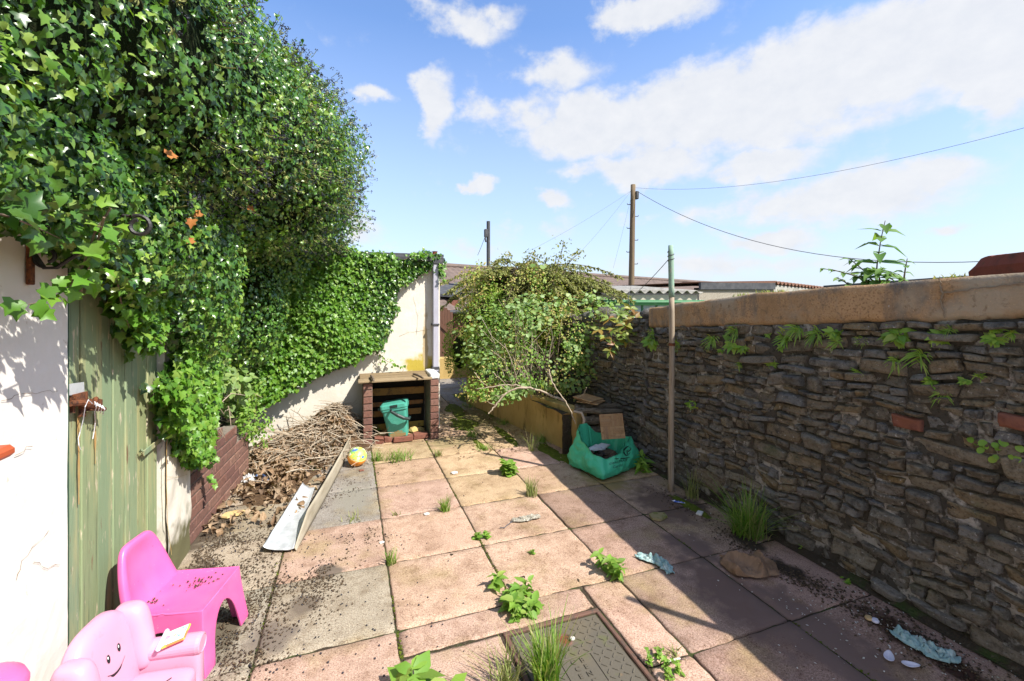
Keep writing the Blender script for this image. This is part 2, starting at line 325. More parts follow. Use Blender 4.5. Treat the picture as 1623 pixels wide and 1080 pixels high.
M_ = dict(
 paving=pm('paving slab', attr='tint', rough=.9, spec=.2, layers=[
    (2.2, (.36, .28, .13), .52, .80, 5), (170, (.66, .61, .58, 1), .49, .58, 2), (110, (1.28, 1.26, 1.24, 1), .54, .64, 2), (75, (.50, .45, .42, 1), .61, .67, 3), (5, (.66, .62, .58, 1), .47, .72, 6), (1.1, (.75, .72, .7, 1), .5, .75, 3), (13, (.74, .70, .66, 1), .52, .68, 6)],
    bump=(260, .5, .004), bump2=(9, .35, .01)),
 soil=pm('soil', (.055, .042, .028), .95, .1, layers=[(9, (.05, .07, .02), .5, .65, 4), (40, (.10, .08, .055), .55, .7, 4)], bump=(60, .9, .02)),
 stone=pm('rubble stone', rough=.85, spec=.3, island=[(.16,.145,.115),(.22,.205,.18),(.24,.185,.11),(.175,.17,.16),(.21,.17,.115),(.14,.13,.11),(.26,.225,.165),(.19,.175,.145),(.24,.175,.09),(.20,.195,.185),(.115,.105,.09),(.18,.16,.13)],
    layers=[(7, (.21, .145, .07), .58, .82, 5), (14, (.07, .065, .058), .52, .72, 5), (34, (.5, .47, .44, 1), .5, .7, 6), (46, (.42, .40, .37), .63, .70, 4), (3, (.10, .11, .05), .62, .8, 4), (120, (.45, .42, .4, 1), .55, .68, 4)],
    bump=(14, .9, .03, (1, 1, 2.2)), bump2=(70, .8, .008)),
 mortar=pm('old mortar', (.07, .063, .052), .95, .1, layers=[(7, (.36, .34, .31), .50, .60, 6), (26, (.34, .33, .30), .66, .75, 5), (40, (.02, .018, .015), .55, .7, 4)], bump=(45, .9, .02)),
 redbrick=pm('red brick', (.19, .078, .052), .85, .2, layers=[(30, (.12, .05, .04), .5, .7, 4), (60, (.4, .3, .25), .68, .76, 3)], bump=(60, .5, .006)),
 coping=pm('cement render coping', (.41, .26, .14), .9, .2, layers=[(90, (.55, .5, .46, 1), .52, .64, 4), (3.2, (.27, .17, .09), .45, .7, 5), (7, (.13, .115, .10), .50, .66, 7, (1, 1, .45)), (2.2, (.32, .26, .19), .48, .62, 6), (28, (.17, .115, .07), .56, .72, 5), (120, (.5, .36, .22), .62, .75, 3), (16, (.42, .40, .36), .72, .79, 4)], bump=(50, .7, .008), bump2=(8, .4, .015)),
 render=pm('white render', (.69, .655, .59), .9, .2, layers=[(1.6, (.62, .55, .46), .52, .82, 5), (12, (.72, .69, .64), .5, .75, 4), (26, (.50, .44, .36), .66, .74, 6), (3, (.58, .47, .40), .64, .8, 6, (1, 1, .4))], bump=(30, .25, .004), bump2=(4, .12, .02)),
 render_dirty=pm('cream render', (.60, .555, .47), .9, .2, layers=[(2, (.58, .46, .25), .56, .85, 5), (9, (.64, .61, .54), .5, .75, 4), (5, (.36, .30, .17), .66, .85, 6, (1, 1, .35))], bump=(30, .35, .005), bump2=(4, .3, .02)),
 mossstain=pm('mossy render', (.42, .33, .06), .95, .1, layers=[(9, (.16, .13, .04), .5, .7, 5), (22, (.6, .52, .3), .58, .72, 4)], bump=(30, .4, .005)),
 door=pm('weathered green paint', rough=.75, spec=.3, island=[(.23,.31,.18),(.27,.34,.18),(.31,.35,.165),(.24,.33,.20),(.33,.35,.15),(.22,.31,.185)],
    layers=[(5, (.44, .41, .20), .50, .70, 7, (2.6, 2.6, .28)), (11, (.60, .52, .36), .60, .66, 8, (2.5, 2.5, .6)), (22, (.10, .13, .07), .56, .72, 5, (3, 3, .10)), (13, (.20, .13, .07), .65, .70, 6, (2, 2, .4)), (3, (.20, .28, .16), .55, .75, 5, (1.5, 1.5, .5))], bump=(30, .45, .006, (4, 4, .25))),
 darkgreen=pm('dark green paint', (.035, .085, .05), .7, .3, layers=[(14, (.12, .17, .08), .56, .75, 5)], bump=(40, .3, .004)),
 rust=pm('rusty iron', (.16, .055, .022), .9, .3, layers=[(60, (.045, .022, .016), .45, .65, 4), (90, (.32, .12, .04), .6, .75, 3)], bump=(90, .7, .004)),
 iron=pm('black wrought iron', (.018, .016, .016), .55, .5, layers=[(30, (.14, .055, .025), .62, .72, 4)], bump=(60, .4, .003)),
 zinc=pm('galvanised steel', (.74, .76, .78), .42, .5, metal=.35, layers=[(14, (.55, .57, .59), .45, .7, 4), (40, (.3, .25, .18), .70, .76, 4)], bump=(12, .15, .01)),
 trim=pm('dirty cream trim', (.42, .37, .28), .75, .3, layers=[(8, (.26, .22, .15), .45, .7, 5, (1, .2, 1)), (60, (.18, .15, .1), .64, .72, 3)], bump=(30, .2, .004)),
 brick=pm('brown brick', rough=.9, spec=.2, island=[(.20,.095,.07),(.24,.125,.095),(.17,.085,.07),(.27,.15,.11),(.21,.11,.09)], layers=[(40, (.12, .07, .055), .5, .7, 4), (90, (.36, .27, .22), .64, .74, 3), (3, (.13, .14, .04), .62, .8, 5)], bump=(80, .5, .005)),
 brickmortar=pm('brick mortar', (.20, .17, .14), .95, .1, layers=[(20, (.11, .10, .07), .5, .7, 4)], bump=(70, .6, .006)),
 ochre=pm('streaked ochre render', (.44, .31, .12), .9, .2, layers=[(3, (.28, .195, .065), .48, .75, 6, (1, 1, .5)), (10, (.10, .075, .03), .56, .74, 6, (1, 1, .25)), (6, (.42, .32, .16), .6, .8, 5, (1, 1, .4)), (5, (.13, .13, .02), .66, .8, 4)], bump=(40, .5, .006)),  # ochre with darker brown streaks, drawn out upright
 oldwood=pm('weathered wood', rough=.85, spec=.2, island=[(.30,.22,.12),(.36,.27,.16),(.25,.18,.10)], layers=[(10, (.16, .12, .075), .5, .72, 6, (.5, 4, 4)), (7, (.45, .35, .12), .64, .78, 4)], bump=(30, .5, .005, (.4, 4, 4))),
 slat=pm('wet slat', rough=.85, spec=.2, island=[(.30,.19,.05),(.36,.17,.06),(.40,.27,.05),(.26,.12,.05)], layers=[(20, (.10, .07, .04), .5, .7, 6)], bump=(40, .5, .004)),
 darkgap=pm('gap shade', (.02, .017, .013), .95, .1, bump=(30, .5, .01)),  # near black, paints the shade behind slats and door planks
 log=pm('grey log', (.16, .13, .09), .9, .2, layers=[(30, (.07, .055, .04), .45, .65, 6, (.3, 2, 2)), (18, (.28, .24, .18), .6, .72, 5)], bump=(50, .8, .008)),
 post=pm('weathered post', (.36, .29, .21), .85, .2, layers=[(26, (.20, .15, .10), .5, .7, 6, (3, 3, .12)), (12, (.46, .42, .36), .58, .72, 5, (2, 2, .3))], bump=(40, .5, .005, (3, 3, .2))),
 postgreen=pm('flaking green paint', (.27, .40, .30), .75, .3, layers=[(24, (.42, .38, .30), .6, .7, 6, (2, 2, .5)), (30, (.12, .19, .13), .6, .72, 5)], bump=(50, .4, .004)),
 polewood=pm('telegraph pole wood', (.22, .16, .10), .9, .2, layers=[(5, (.11, .08, .055), .45, .7, 5, (4, 4, .1)), (3, (.3, .26, .12), .6, .75, 4)], bump=(20, .5, .02, (3, 3, .2))),
 darkmetal=pm('dark metal', (.045, .045, .05), .6, .5, layers=[(10, (.08, .08, .085), .5, .7, 3)]),
 cable=pm('cable', (.09, .09, .10), .6, .3),
 upvc=pm('lilac grey plastic pipe', (.46, .45, .52), .45, .4, layers=[(6, (.34, .33, .37), .5, .75, 4, (1, 1, .3))]),
 fascia=pm('dark fascia', (.05, .05, .055), .7, .3, layers=[(20, (.14, .13, .12), .55, .75, 4)]),
 hotpink=pm('hot pink plastic', (.78, .13, .37), .38, .5, layers=[(28, (.68, .12, .32), .58, .72, 6, (1, 1, .4)), (60, (.80, .30, .48), .68, .72, 4), (3, (.80, .18, .42), .45, .7, 3), (90, (.55, .05, .2), .7, .76, 3)], bump=(60, .05, .002)),
 palepink=pm('pale pink plastic', (.70, .33, .47), .36, .5, layers=[(40, (.62, .30, .40), .60, .72, 6), (2.5, (.72, .38, .51), .45, .7, 3), (70, (.75, .36, .48), .70, .76, 3)], bump=(60, .04, .002)),
 blackp=pm('black print', (.012, .012, .014), .6, .3),
 whitep=pm('white plastic', (.80, .80, .84), .4, .4, layers=[(40, (.62, .6, .58), .64, .74, 3)]),
 caddy=pm('green caddy plastic', (.07, .36, .27), .5, .4, layers=[(14, (.09, .40, .31), .45, .7, 3)], bump=(60, .1, .002)),
 caddydirt=pm('dried mud', (.28, .20, .09), .95, .1, layers=[(40, (.10, .3, .2), .55, .65, 4)], bump=(60, .5, .004)),
 caddydark=pm('black green plastic', (.014, .03, .028), .5, .4),
 bag=pm('green woven sack', (.06, .46, .25), .42, .45, layers=[(5, (.05, .40, .21), .5, .75, 4), (30, (.12, .54, .34), .6, .75, 4)], bump=(400, .12, .002), bump2=(14, .35, .02)),
 parquet=pm('parquet tile', rough=.6, spec=.35, island=[(.36,.21,.09),(.30,.17,.075),(.41,.26,.12),(.27,.16,.08)], layers=[(30, (.22, .12, .05), .5, .75, 5)], bump=(60, .15, .002)),
 tiledark=pm('dark tile edge', (.09, .06, .035), .85, .2),
 plaster=pm('broken plaster', (.72, .72, .72), .9, .2, layers=[(30, (.45, .43, .4), .6, .72, 5)], bump=(40, .5, .006)),
 darkjunk=pm('dark rubble', rough=.9, spec=.2, island=[(.05,.04,.03),(.11,.08,.05),(.03,.028,.025)], bump=(40, .6, .008)),
 manhole=pm('mossy cast iron', (.115, .10, .075), .75, .4, layers=[(4, (.15, .12, .075), .45, .7, 5), (12, (.21, .13, .065), .64, .76, 5), (7, (.12, .13, .04), .6, .75, 4)], bump=(120, .5, .003)),
 manholeframe=pm('cast iron frame', (.13, .07, .05), .85, .3, layers=[(20, (.06, .05, .04), .5, .7, 4)], bump=(90, .5, .004)),
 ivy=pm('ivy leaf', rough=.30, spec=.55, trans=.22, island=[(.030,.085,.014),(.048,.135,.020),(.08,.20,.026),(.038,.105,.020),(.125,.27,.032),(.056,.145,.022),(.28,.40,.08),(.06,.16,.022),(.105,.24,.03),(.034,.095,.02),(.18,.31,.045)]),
 ivymid=pm('ivy leaf in full light', rough=.34, spec=.5, trans=.25, island=[(.09,.22,.022),(.15,.31,.035),(.23,.38,.05),(.34,.46,.09),(.12,.27,.03),(.27,.41,.07)]),  # paler copy of the ivy leaf, full light put into the colour
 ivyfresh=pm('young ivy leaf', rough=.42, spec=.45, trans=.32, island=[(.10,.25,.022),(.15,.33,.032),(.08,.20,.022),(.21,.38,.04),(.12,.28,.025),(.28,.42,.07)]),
 ivycore=pm('ivy core shade', (.014, .024, .008), .95, .1, layers=[(14, (.028, .028, .014), .5, .7, 5)], bump=(20, 1, .03)),  # near black core colour, shade inside the leaf mass painted in
 berry=pm('ivy berry', (.020, .020, .030), .5, .4),
 berrystalk=pm('ivy flower stalk', (.34, .36, .13), .8, .2),
 shrub1=pm('rounded shrub leaf', rough=.5, spec=.4, trans=.35, island=[(.18,.30,.07),(.26,.40,.12),(.33,.46,.20),(.15,.26,.055),(.38,.48,.16),(.23,.36,.11)]),
 shrub2=pm('small bright leaf', rough=.55, spec=.35, trans=.35, island=[(.17,.34,.045),(.26,.44,.065),(.13,.26,.035),(.34,.44,.09)]),
 bronze=pm('bronze leaf', rough=.6, spec=.3, trans=.28, island=[(.42,.40,.11),(.46,.29,.11),(.34,.42,.08),(.50,.38,.16),(.32,.40,.08),(.42,.47,.11)]),
 conifer=pm('yew spray', rough=.7, spec=.25, trans=.2, island=[(.19,.21,.06),(.26,.27,.08),(.31,.33,.09),(.15,.175,.055),(.28,.24,.10)]),
 feather=pm('feathery conifer', rough=.7, spec=.25, trans=.2, island=[(.18,.30,.03),(.24,.37,.04),(.13,.23,.025),(.30,.38,.05)]),
 laurel=pm('leathery leaf', rough=.45, spec=.45, trans=.25, island=[(.15,.25,.05),(.23,.31,.06),(.32,.30,.04),(.28,.12,.03),(.12,.21,.04),(.36,.33,.05)]),
 bud=pm('buddleia leaf', rough=.6, spec=.35, trans=.25, island=[(.06,.15,.03),(.10,.20,.04),(.16,.26,.06)]),
 fern=pm('fern leaf', rough=.5, spec=.4, trans=.35, island=[(.17,.33,.035),(.24,.40,.05),(.32,.46,.07),(.12,.25,.03),(.38,.42,.09)]),
 grass=pm('grass blade', rough=.6, spec=.35, trans=.35, island=[(.16,.33,.04),(.23,.40,.06),(.12,.25,.03),(.36,.42,.13),(.42,.40,.18)]),
 drygrass=pm('dry grass blade', rough=.7, spec=.25, trans=.3, island=[(.25,.30,.08),(.36,.36,.14),(.18,.25,.06),(.42,.38,.20)]),
 moss=pm('moss', (.10, .13, .015), .95, .1, layers=[(30, (.17, .19, .03), .5, .68, 4), (8, (.06, .06, .02), .55, .7, 4)], bump=(120, .9, .01)),
 deadleaf=pm('dead leaf', rough=.85, spec=.2, trans=.12, island=[(.30,.20,.12),(.42,.29,.18),(.20,.125,.075),(.52,.40,.27),(.14,.09,.06),(.36,.24,.14),(.46,.33,.21),(.25,.165,.10)], layers=[(90, (.55, .5, .45, 1), .5, .65, 3)]),
 twig=pm('dry twig', rough=.9, spec=.15, island=[(.52,.44,.33),(.36,.28,.20),(.62,.55,.43),(.26,.19,.13),(.56,.47,.35),(.45,.36,.26)]),
 bark=pm('bark', (.16, .12, .085), .9, .2, layers=[(30, (.08, .06, .045), .5, .7, 5), (14, (.30, .26, .2), .6, .72, 4)], bump=(60, .7, .006)),
 palebark=pm('pale dead bark', (.45, .37, .27), .9, .2, layers=[(40, (.28, .2, .13), .5, .7, 5)], bump=(80, .5, .004)),
 litter=pm('dark litter', rough=.95, spec=.1, island=[(.06,.045,.03),(.09,.065,.042),(.04,.03,.022),(.14,.10,.062),(.075,.05,.035)]),
 mound=pm('leaf mould', (.13, .08, .045), .95, .1, layers=[(20, (.06, .04, .025), .5, .7, 5), (40, (.24, .15, .08), .58, .7, 4)], bump=(40, 1, .02)),
 flake=pm('pale flakes', rough=.8, spec=.3, island=[(.62,.58,.50),(.75,.73,.68),(.50,.45,.36)]),
 ragteal=pm('teal rag', (.26, .40, .39), .9, .2, layers=[(30, (.50, .57, .54), .5, .68, 4), (60, (.13, .18, .17), .58, .7, 4)], bump=(60, .8, .006)),
 raggrey=pm('grey rag', (.27, .25, .20), .9, .2, layers=[(60, (.5, .48, .42), .52, .66, 4), (90, (.07, .065, .05), .56, .68, 4)], bump=(80, .8, .006)),
 paper=pm('sodden brown paper', (.24, .145, .085), .8, .3, layers=[(14, (.14, .085, .05), .48, .68, 5), (30, (.33, .22, .14), .6, .72, 4)], bump=(25, .6, .01)),
 film=pm('blue plastic film', (.05, .10, .22), .35, .5, layers=[(20, (.4, .45, .55), .58, .68, 3)]),
 clearfilm=pm('grey plastic film', (.5, .5, .5), .3, .5, layers=[(20, (.3, .28, .25), .5, .68, 3)]),
 shell=pm('mussel shell inside', (.62, .60, .68), .4, .5),
 tilesred=pm('concrete roof tiles', (.175, .13, .11), .85, .2, layers=[(3, (.13, .10, .088), .45, .7, 4), (18, (.22, .17, .145), .55, .72, 4)], bump=(40, .3, .005)),
 asbestos=pm('corrugated cement', (.42, .40, .35), .9, .2, layers=[(4, (.25, .23, .19), .45, .7, 5), (12, (.55, .54, .5), .58, .72, 4)], bump=(30, .4, .005)),
 cream=pm('cream painted board', (.62, .56, .44), .8, .2, layers=[(8, (.40, .34, .24), .55, .75, 5)]),
 greengutter=pm('green gutter paint', (.035, .16, .06), .6, .4, layers=[(14, (.10, .20, .10), .55, .72, 4)]),
 glass=pm('dusty pane', (.42, .52, .58), .15, .6, layers=[(6, (.30, .36, .38), .45, .7, 3)]),
 pebble=pm('pebble dash', (.34, .30, .24), .95, .2, layers=[(90, (.17, .15, .12), .5, .62, 3), (120, (.5, .47, .4), .58, .68, 3)], bump=(120, .8, .008)),
 felt=pm('bitumen felt', (.06, .062, .068), .85, .2, layers=[(6, (.10, .10, .105), .45, .7, 4)], bump=(60, .4, .004)),
 claycap=pm('red clay', (.23, .06, .035), .85, .2, layers=[(12, (.12, .045, .03), .48, .7, 5), (24, (.09, .085, .03), .66, .76, 4)], bump=(40, .4, .006)),
 redsill=pm('red sill paint', (.50, .10, .035), .5, .4, layers=[(10, (.40, .08, .03), .5, .7, 4)], bump=(40, .2, .003)),
 gate=pm('brown gate', (.17, .085, .055), .85, .2, layers=[(20, (.10, .055, .04), .5, .7, 4, (3, 3, .2))]),
 far=pm('far ground', (.10, .12, .045), .95, .1, layers=[(.6, (.15, .13, .09), .45, .7, 5)]),
 white=pm('white card', (.82, .82, .80), .6, .3),
 crack=pm('hairline crack', (.22, .17, .12), .95, .05),
 ruststain=pm('rust run', (.40, .24, .085), .9, .2, layers=[(30, (.36, .33, .15), .46, .62, 5, (3, 3, .3))]),
)

def moss_on_wall(m, c, r, col):
    """a patch of moss with its own ragged outline at a fixed place on the wall"""
    nt = m.node_tree; N = nt.nodes; L = nt.links; b = N['Principled BSDF']; src = b.inputs['Base Color'].links[0].from_socket
    tc = N.new('ShaderNodeTexCoord'); n = N.new('ShaderNodeTexNoise'); n.inputs['Scale'].default_value = 11; n.inputs['Detail'].default_value = 6; L.new(tc.outputs['Object'], n.inputs['Vector'])
    s = N.new('ShaderNodeVectorMath'); s.operation = 'SUBTRACT'; L.new(tc.outputs['Object'], s.inputs[0]); s.inputs[1].default_value = c
    d = N.new('ShaderNodeVectorMath'); d.operation = 'DIVIDE'; L.new(s.outputs[0], d.inputs[0]); d.inputs[1].default_value = r
    l = N.new('ShaderNodeVectorMath'); l.operation = 'LENGTH'; L.new(d.outputs[0], l.inputs[0])
    a = N.new('ShaderNodeMath'); a.operation = 'MULTIPLY_ADD'; L.new(n.outputs['Fac'], a.inputs[0]); a.inputs[1].default_value = 1.6; L.new(l.outputs['Value'], a.inputs[2])
    mr = N.new('ShaderNodeMapRange'); L.new(a.outputs[0], mr.inputs[0]); mr.inputs[1].default_value = 1.85; mr.inputs[2].default_value = 1.35
    mx = N.new('ShaderNodeMix'); mx.data_type = 'RGBA'; L.new(mr.outputs[0], mx.inputs[0]); L.new(src, mx.inputs[6]); mx.inputs[7].default_value = (*col, 1); L.new(mx.outputs[2], b.inputs['Base Color'])
M_['rearwall'] = M_['render_dirty'].copy()
moss_on_wall(M_['rearwall'], (.80, 5.5, .76), (.24, .3, .17), (.40, .31, .05)); moss_on_wall(M_['rearwall'], (.86, 5.5, 1.0), (.035, .3, .5), (.40, .31, .18)); moss_on_wall(M_['rearwall'], (.2, 5.5, 0), (.5, .3, .22), (.16, .15, .06))
moss_on_wall(M_['render_dirty'], (-.95, 3.15, 0), (.4, .5, .28), (.13, .12, .06))

M_['bud'] = pm('buddleia leaf', rough=.6, spec=.35, trans=.3, island=[(.09,.20,.04),(.14,.26,.05),(.21,.33,.08)])
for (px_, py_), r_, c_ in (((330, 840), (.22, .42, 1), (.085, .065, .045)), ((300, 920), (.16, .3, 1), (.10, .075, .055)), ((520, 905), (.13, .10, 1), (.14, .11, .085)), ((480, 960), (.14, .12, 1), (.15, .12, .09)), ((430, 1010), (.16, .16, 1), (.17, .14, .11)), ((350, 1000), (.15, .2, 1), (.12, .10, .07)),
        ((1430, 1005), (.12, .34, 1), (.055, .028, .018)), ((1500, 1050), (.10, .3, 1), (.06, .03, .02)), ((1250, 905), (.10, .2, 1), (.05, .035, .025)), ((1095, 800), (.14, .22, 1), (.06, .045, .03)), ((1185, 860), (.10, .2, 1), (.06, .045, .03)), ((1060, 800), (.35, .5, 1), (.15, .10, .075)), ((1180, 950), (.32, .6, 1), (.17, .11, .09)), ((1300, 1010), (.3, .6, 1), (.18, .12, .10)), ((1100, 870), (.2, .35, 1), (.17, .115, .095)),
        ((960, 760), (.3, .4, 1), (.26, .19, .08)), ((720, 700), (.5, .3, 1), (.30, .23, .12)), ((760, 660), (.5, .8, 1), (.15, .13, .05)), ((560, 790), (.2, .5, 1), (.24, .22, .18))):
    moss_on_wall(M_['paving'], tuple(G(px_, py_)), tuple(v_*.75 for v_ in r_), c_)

def deepen(m, k):
    """scale the base colour of a material by k"""
    nt = m.node_tree; b = nt.nodes['Principled BSDF']; src = b.inputs['Base Color'].links[0].from_socket
    mx = nt.nodes.new('ShaderNodeMix'); mx.data_type = 'RGBA'; mx.blend_type = 'MULTIPLY'; mx.inputs[0].default_value = 1; mx.inputs[7].default_value = (k, k, k, 1)
    outs = [l.to_socket for l in list(nt.links) if l.from_socket == src]
    nt.links.new(src, mx.inputs[6])
    for t_ in outs: nt.links.new(mx.outputs[2], t_)
for k_ in 'door darkgreen ivy ivymid ivyfresh berrystalk shrub1 shrub2 bronze conifer feather laurel bud hotpink palepink whitep zinc trim deadleaf twig mound grass drygrass brick caddy oldwood palebark upvc tilesred asbestos cream post postgreen polewood redsill manhole moss flake iron plaster claycap'.split():
    deepen(M_[k_], .82)
deepen(M_['paving'], .91); deepen(M_['stone'], .84)
# ---------------------------------------------------------------- ground and paving
b = MB(); b.grid(lambda i, j: ((i-.5)*1600, (j-.5)*1600, -.35), 4, 4); struct(b.build('ground', M_['far']))
b = MB(); b.grid(lambda i, j: (-1.3+i*4.1, -3+j*13.5, -.007+.006*mnoise.noise(Vector((i*60, j*160, 0)))), 120, 300)
struct(b.build('joint_soil', M_['soil'], smooth=True))

COLS = [-1.0, -.392, .205, .79, 1.41, 2.01, 2.625]
ROWS = [2.167+.579*k for k in range(-8, 13)]
PINK = [(.56, .385, .295), (.53, .37, .285), (.59, .405, .31), (.555, .395, .30)]
YEL = [(.54, .395, .245), (.52, .395, .24), (.55, .385, .265)]
BUFF = [(.38, .33, .25), (.35, .315, .245), (.40, .335, .255)]
GREY = [(.33, .30, .25), (.31, .285, .25)]
def slab_rects():
    out = []
    for c in range(len(COLS)-1):
        for r in range(len(ROWS)-1):
            x0, x1, y0, y1 = COLS[c], COLS[c+1], ROWS[r], ROWS[r+1]
            ym = (y0+y1)/2
            if c == 0: col = R.choice(BUFF)
            elif c == 1: col = R.choice(GREY if ym > 3.4 else PINK if (2.75 < ym < 3.32 or ym < 2.1) else BUFF)
            elif ym > 3.4: col = R.choice(YEL+PINK[:2]) if ym < 4.6 else R.choice(GREY+YEL)
            else:
                f_ = min(1, max(0, (ym-1.9)/1.8))*.8; col = tuple(a*(1-f_)+b_*f_ for a, b_ in zip(R.choice(PINK), R.choice(YEL)))
            if c >= 4 and ym < 3.4: col = tuple(v*k_ for v, k_ in zip(col, (.74, .72, .75)))  # dirtier slabs by the wall, its shadow also deepened in their tint
            if c in (2, 3) and 1.0 < ym < 2.1: continue
            out.append((x0, x1, y0, y1, col))
    p = PINK
    out += [(.205, .662, 1.009, 1.987, p[1]), (.205, 1.168, 1.990, 2.167, p[1]), (1.18, 1.41, 1.588, 2.167, p[2]), (1.18, 1.41, 1.009, 1.588, p[0]), (.662, 1.18, 1.009, 1.30, p[0])]
    return out
def paving():
    V = []; Q = []; T = []
    n = 14
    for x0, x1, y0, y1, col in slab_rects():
        g = R.uniform(.003, .006); x0 += g; x1 -= g; y0 += g; y1 -= g
        tx, ty, tz = R.uniform(-.004, .004), R.uniform(-.004, .004), R.uniform(-.003, .002)
        o = len(V); k = R.uniform(.84, 1.0); c2 = (col[0]*k, col[1]*k, col[2]*k, 1)
        e = .008/max(.1, min(x1-x0, y1-y0))
        par = [0, e]+[e+(1-2*e)*i/(n-2) for i in range(1, n-2)]+[1-e, 1]
        m = len(par)
        for j, q in enumerate(par):
            for i, p in enumerate(par):
                x = x0+(x1-x0)*p; y = y0+(y1-y0)*q
                bd = i in (0, m-1) or j in (0, m-1)
                if bd:
                    wob = .006*mnoise.noise(Vector((x*23, y*23, 5)))
                    cx = (x-(x0+x1)/2); cy = (y-(y0+y1)/2)
                    if i in (0, m-1): x += wob
                    if j in (0, m-1): y += wob
                    if i in (0, m-1) and j in (0, m-1): x -= math.copysign(R.uniform(.003, .014), cx); y -= math.copysign(R.uniform(.003, .014), cy)
                z = tz+tx*(p-.5)+ty*(q-.5)+.0012*mnoise.noise(Vector((x*9, y*9, 1)))-(.005 if bd else 0)
                V.append((x, y, z)); T.append(c2)
        for j in range(m-1):
            for i in range(m-1): a = o+j*m+i; Q.append((a, a+1, a+m+1, a+m))
        ring = [o+i for i in range(m)]+[o+j*m+m-1 for j in range(1, m)]+[o+(m-1)*m+i for i in range(m-2, -1, -1)]+[o+j*m for j in range(m-2, 0, -1)]
        s = len(V)
        for a in ring: x, y, z = V[a]; V.append((x, y, -.05)); T.append(c2)
        L = len(ring)
        for i in range(L): Q.append((ring[i], s+i, s+(i+1) % L, ring[(i+1) % L]))
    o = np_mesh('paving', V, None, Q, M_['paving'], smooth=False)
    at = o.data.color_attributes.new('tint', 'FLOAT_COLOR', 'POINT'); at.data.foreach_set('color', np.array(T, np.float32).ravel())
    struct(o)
paving()

# ---------------------------------------------------------------- rubble stone wall on the right
WU = 2.66
def interp(x, xs, ys): return float(np.interp(x, xs, ys))
def z_cop_bot(t): return interp(t, [-1.5, 1.04, 1.57, 2.35, 3.53, 8.5], [1.52, 1.475, 1.44, 1.385, 1.305, 1.25])
def z_cop_top(t): return interp(t, [-1.5, 1.04, 1.57, 2.35, 3.53], [1.72, 1.67, 1.645, 1.605, 1.492])
def z_wall(t): return z_cop_bot(t) if t < 3.56 else interp(t, [3.56, 4.2, 5, 8.5], [1.40, 1.37, 1.32, 1.25])
wall = thing('stone_wall', 'long dark rubble stone boundary wall with an orange cement coping, in shade on the right', 'wall', (WU, 3, 0))
def stones():
    rects = []
    def split(t0, t1, z0, z1, d=0):
        w, h = t1-t0, z1-z0
        if h > .25 or (h > .13 and R.random() < .70) or (h > .075 and w > .16 and R.random() < .42):
            m = z0+h*R.uniform(.33, .67); split(t0, t1, z0, m, d+1); split(t0, t1, m, z1, d+1); return
        if w > max(.09, h*R.uniform(1.8, 5.5)) or w > .46:
            m = t0+w*R.uniform(.3, .7); split(t0, m, z0, z1, d+1); split(m, t1, z0, z1, d+1); return
        rects.append((t0, t1, z0, z1))
    t = -1.5
    while t < 8.4:
        w = R.uniform(.5, 1.2); z = -.06
        while z < 1.4:
            h = R.uniform(.2, .42) if z < .5 else R.uniform(.16, .34)
            z2 = min(1.42, z+h)
            if 1.42-z2 < .07: z2 = 1.42
            split(t, t+w, z, z2); z = z2
        t += w
    return rects
def warp(t, z):
    a = mnoise.noise(Vector((t*2.3, z*4.2, 3.3))); c = mnoise.noise(Vector((t*3.1, z*3.7, 9.1)))
    e = mnoise.noise(Vector((t*9, z*11, 4.1))); f = mnoise.noise(Vector((t*9, z*11, 7.7)))
    z2 = z+.032*c+.010*f*(1 if z > 0 else 0)
    return t+.03*a+.010*e, z2
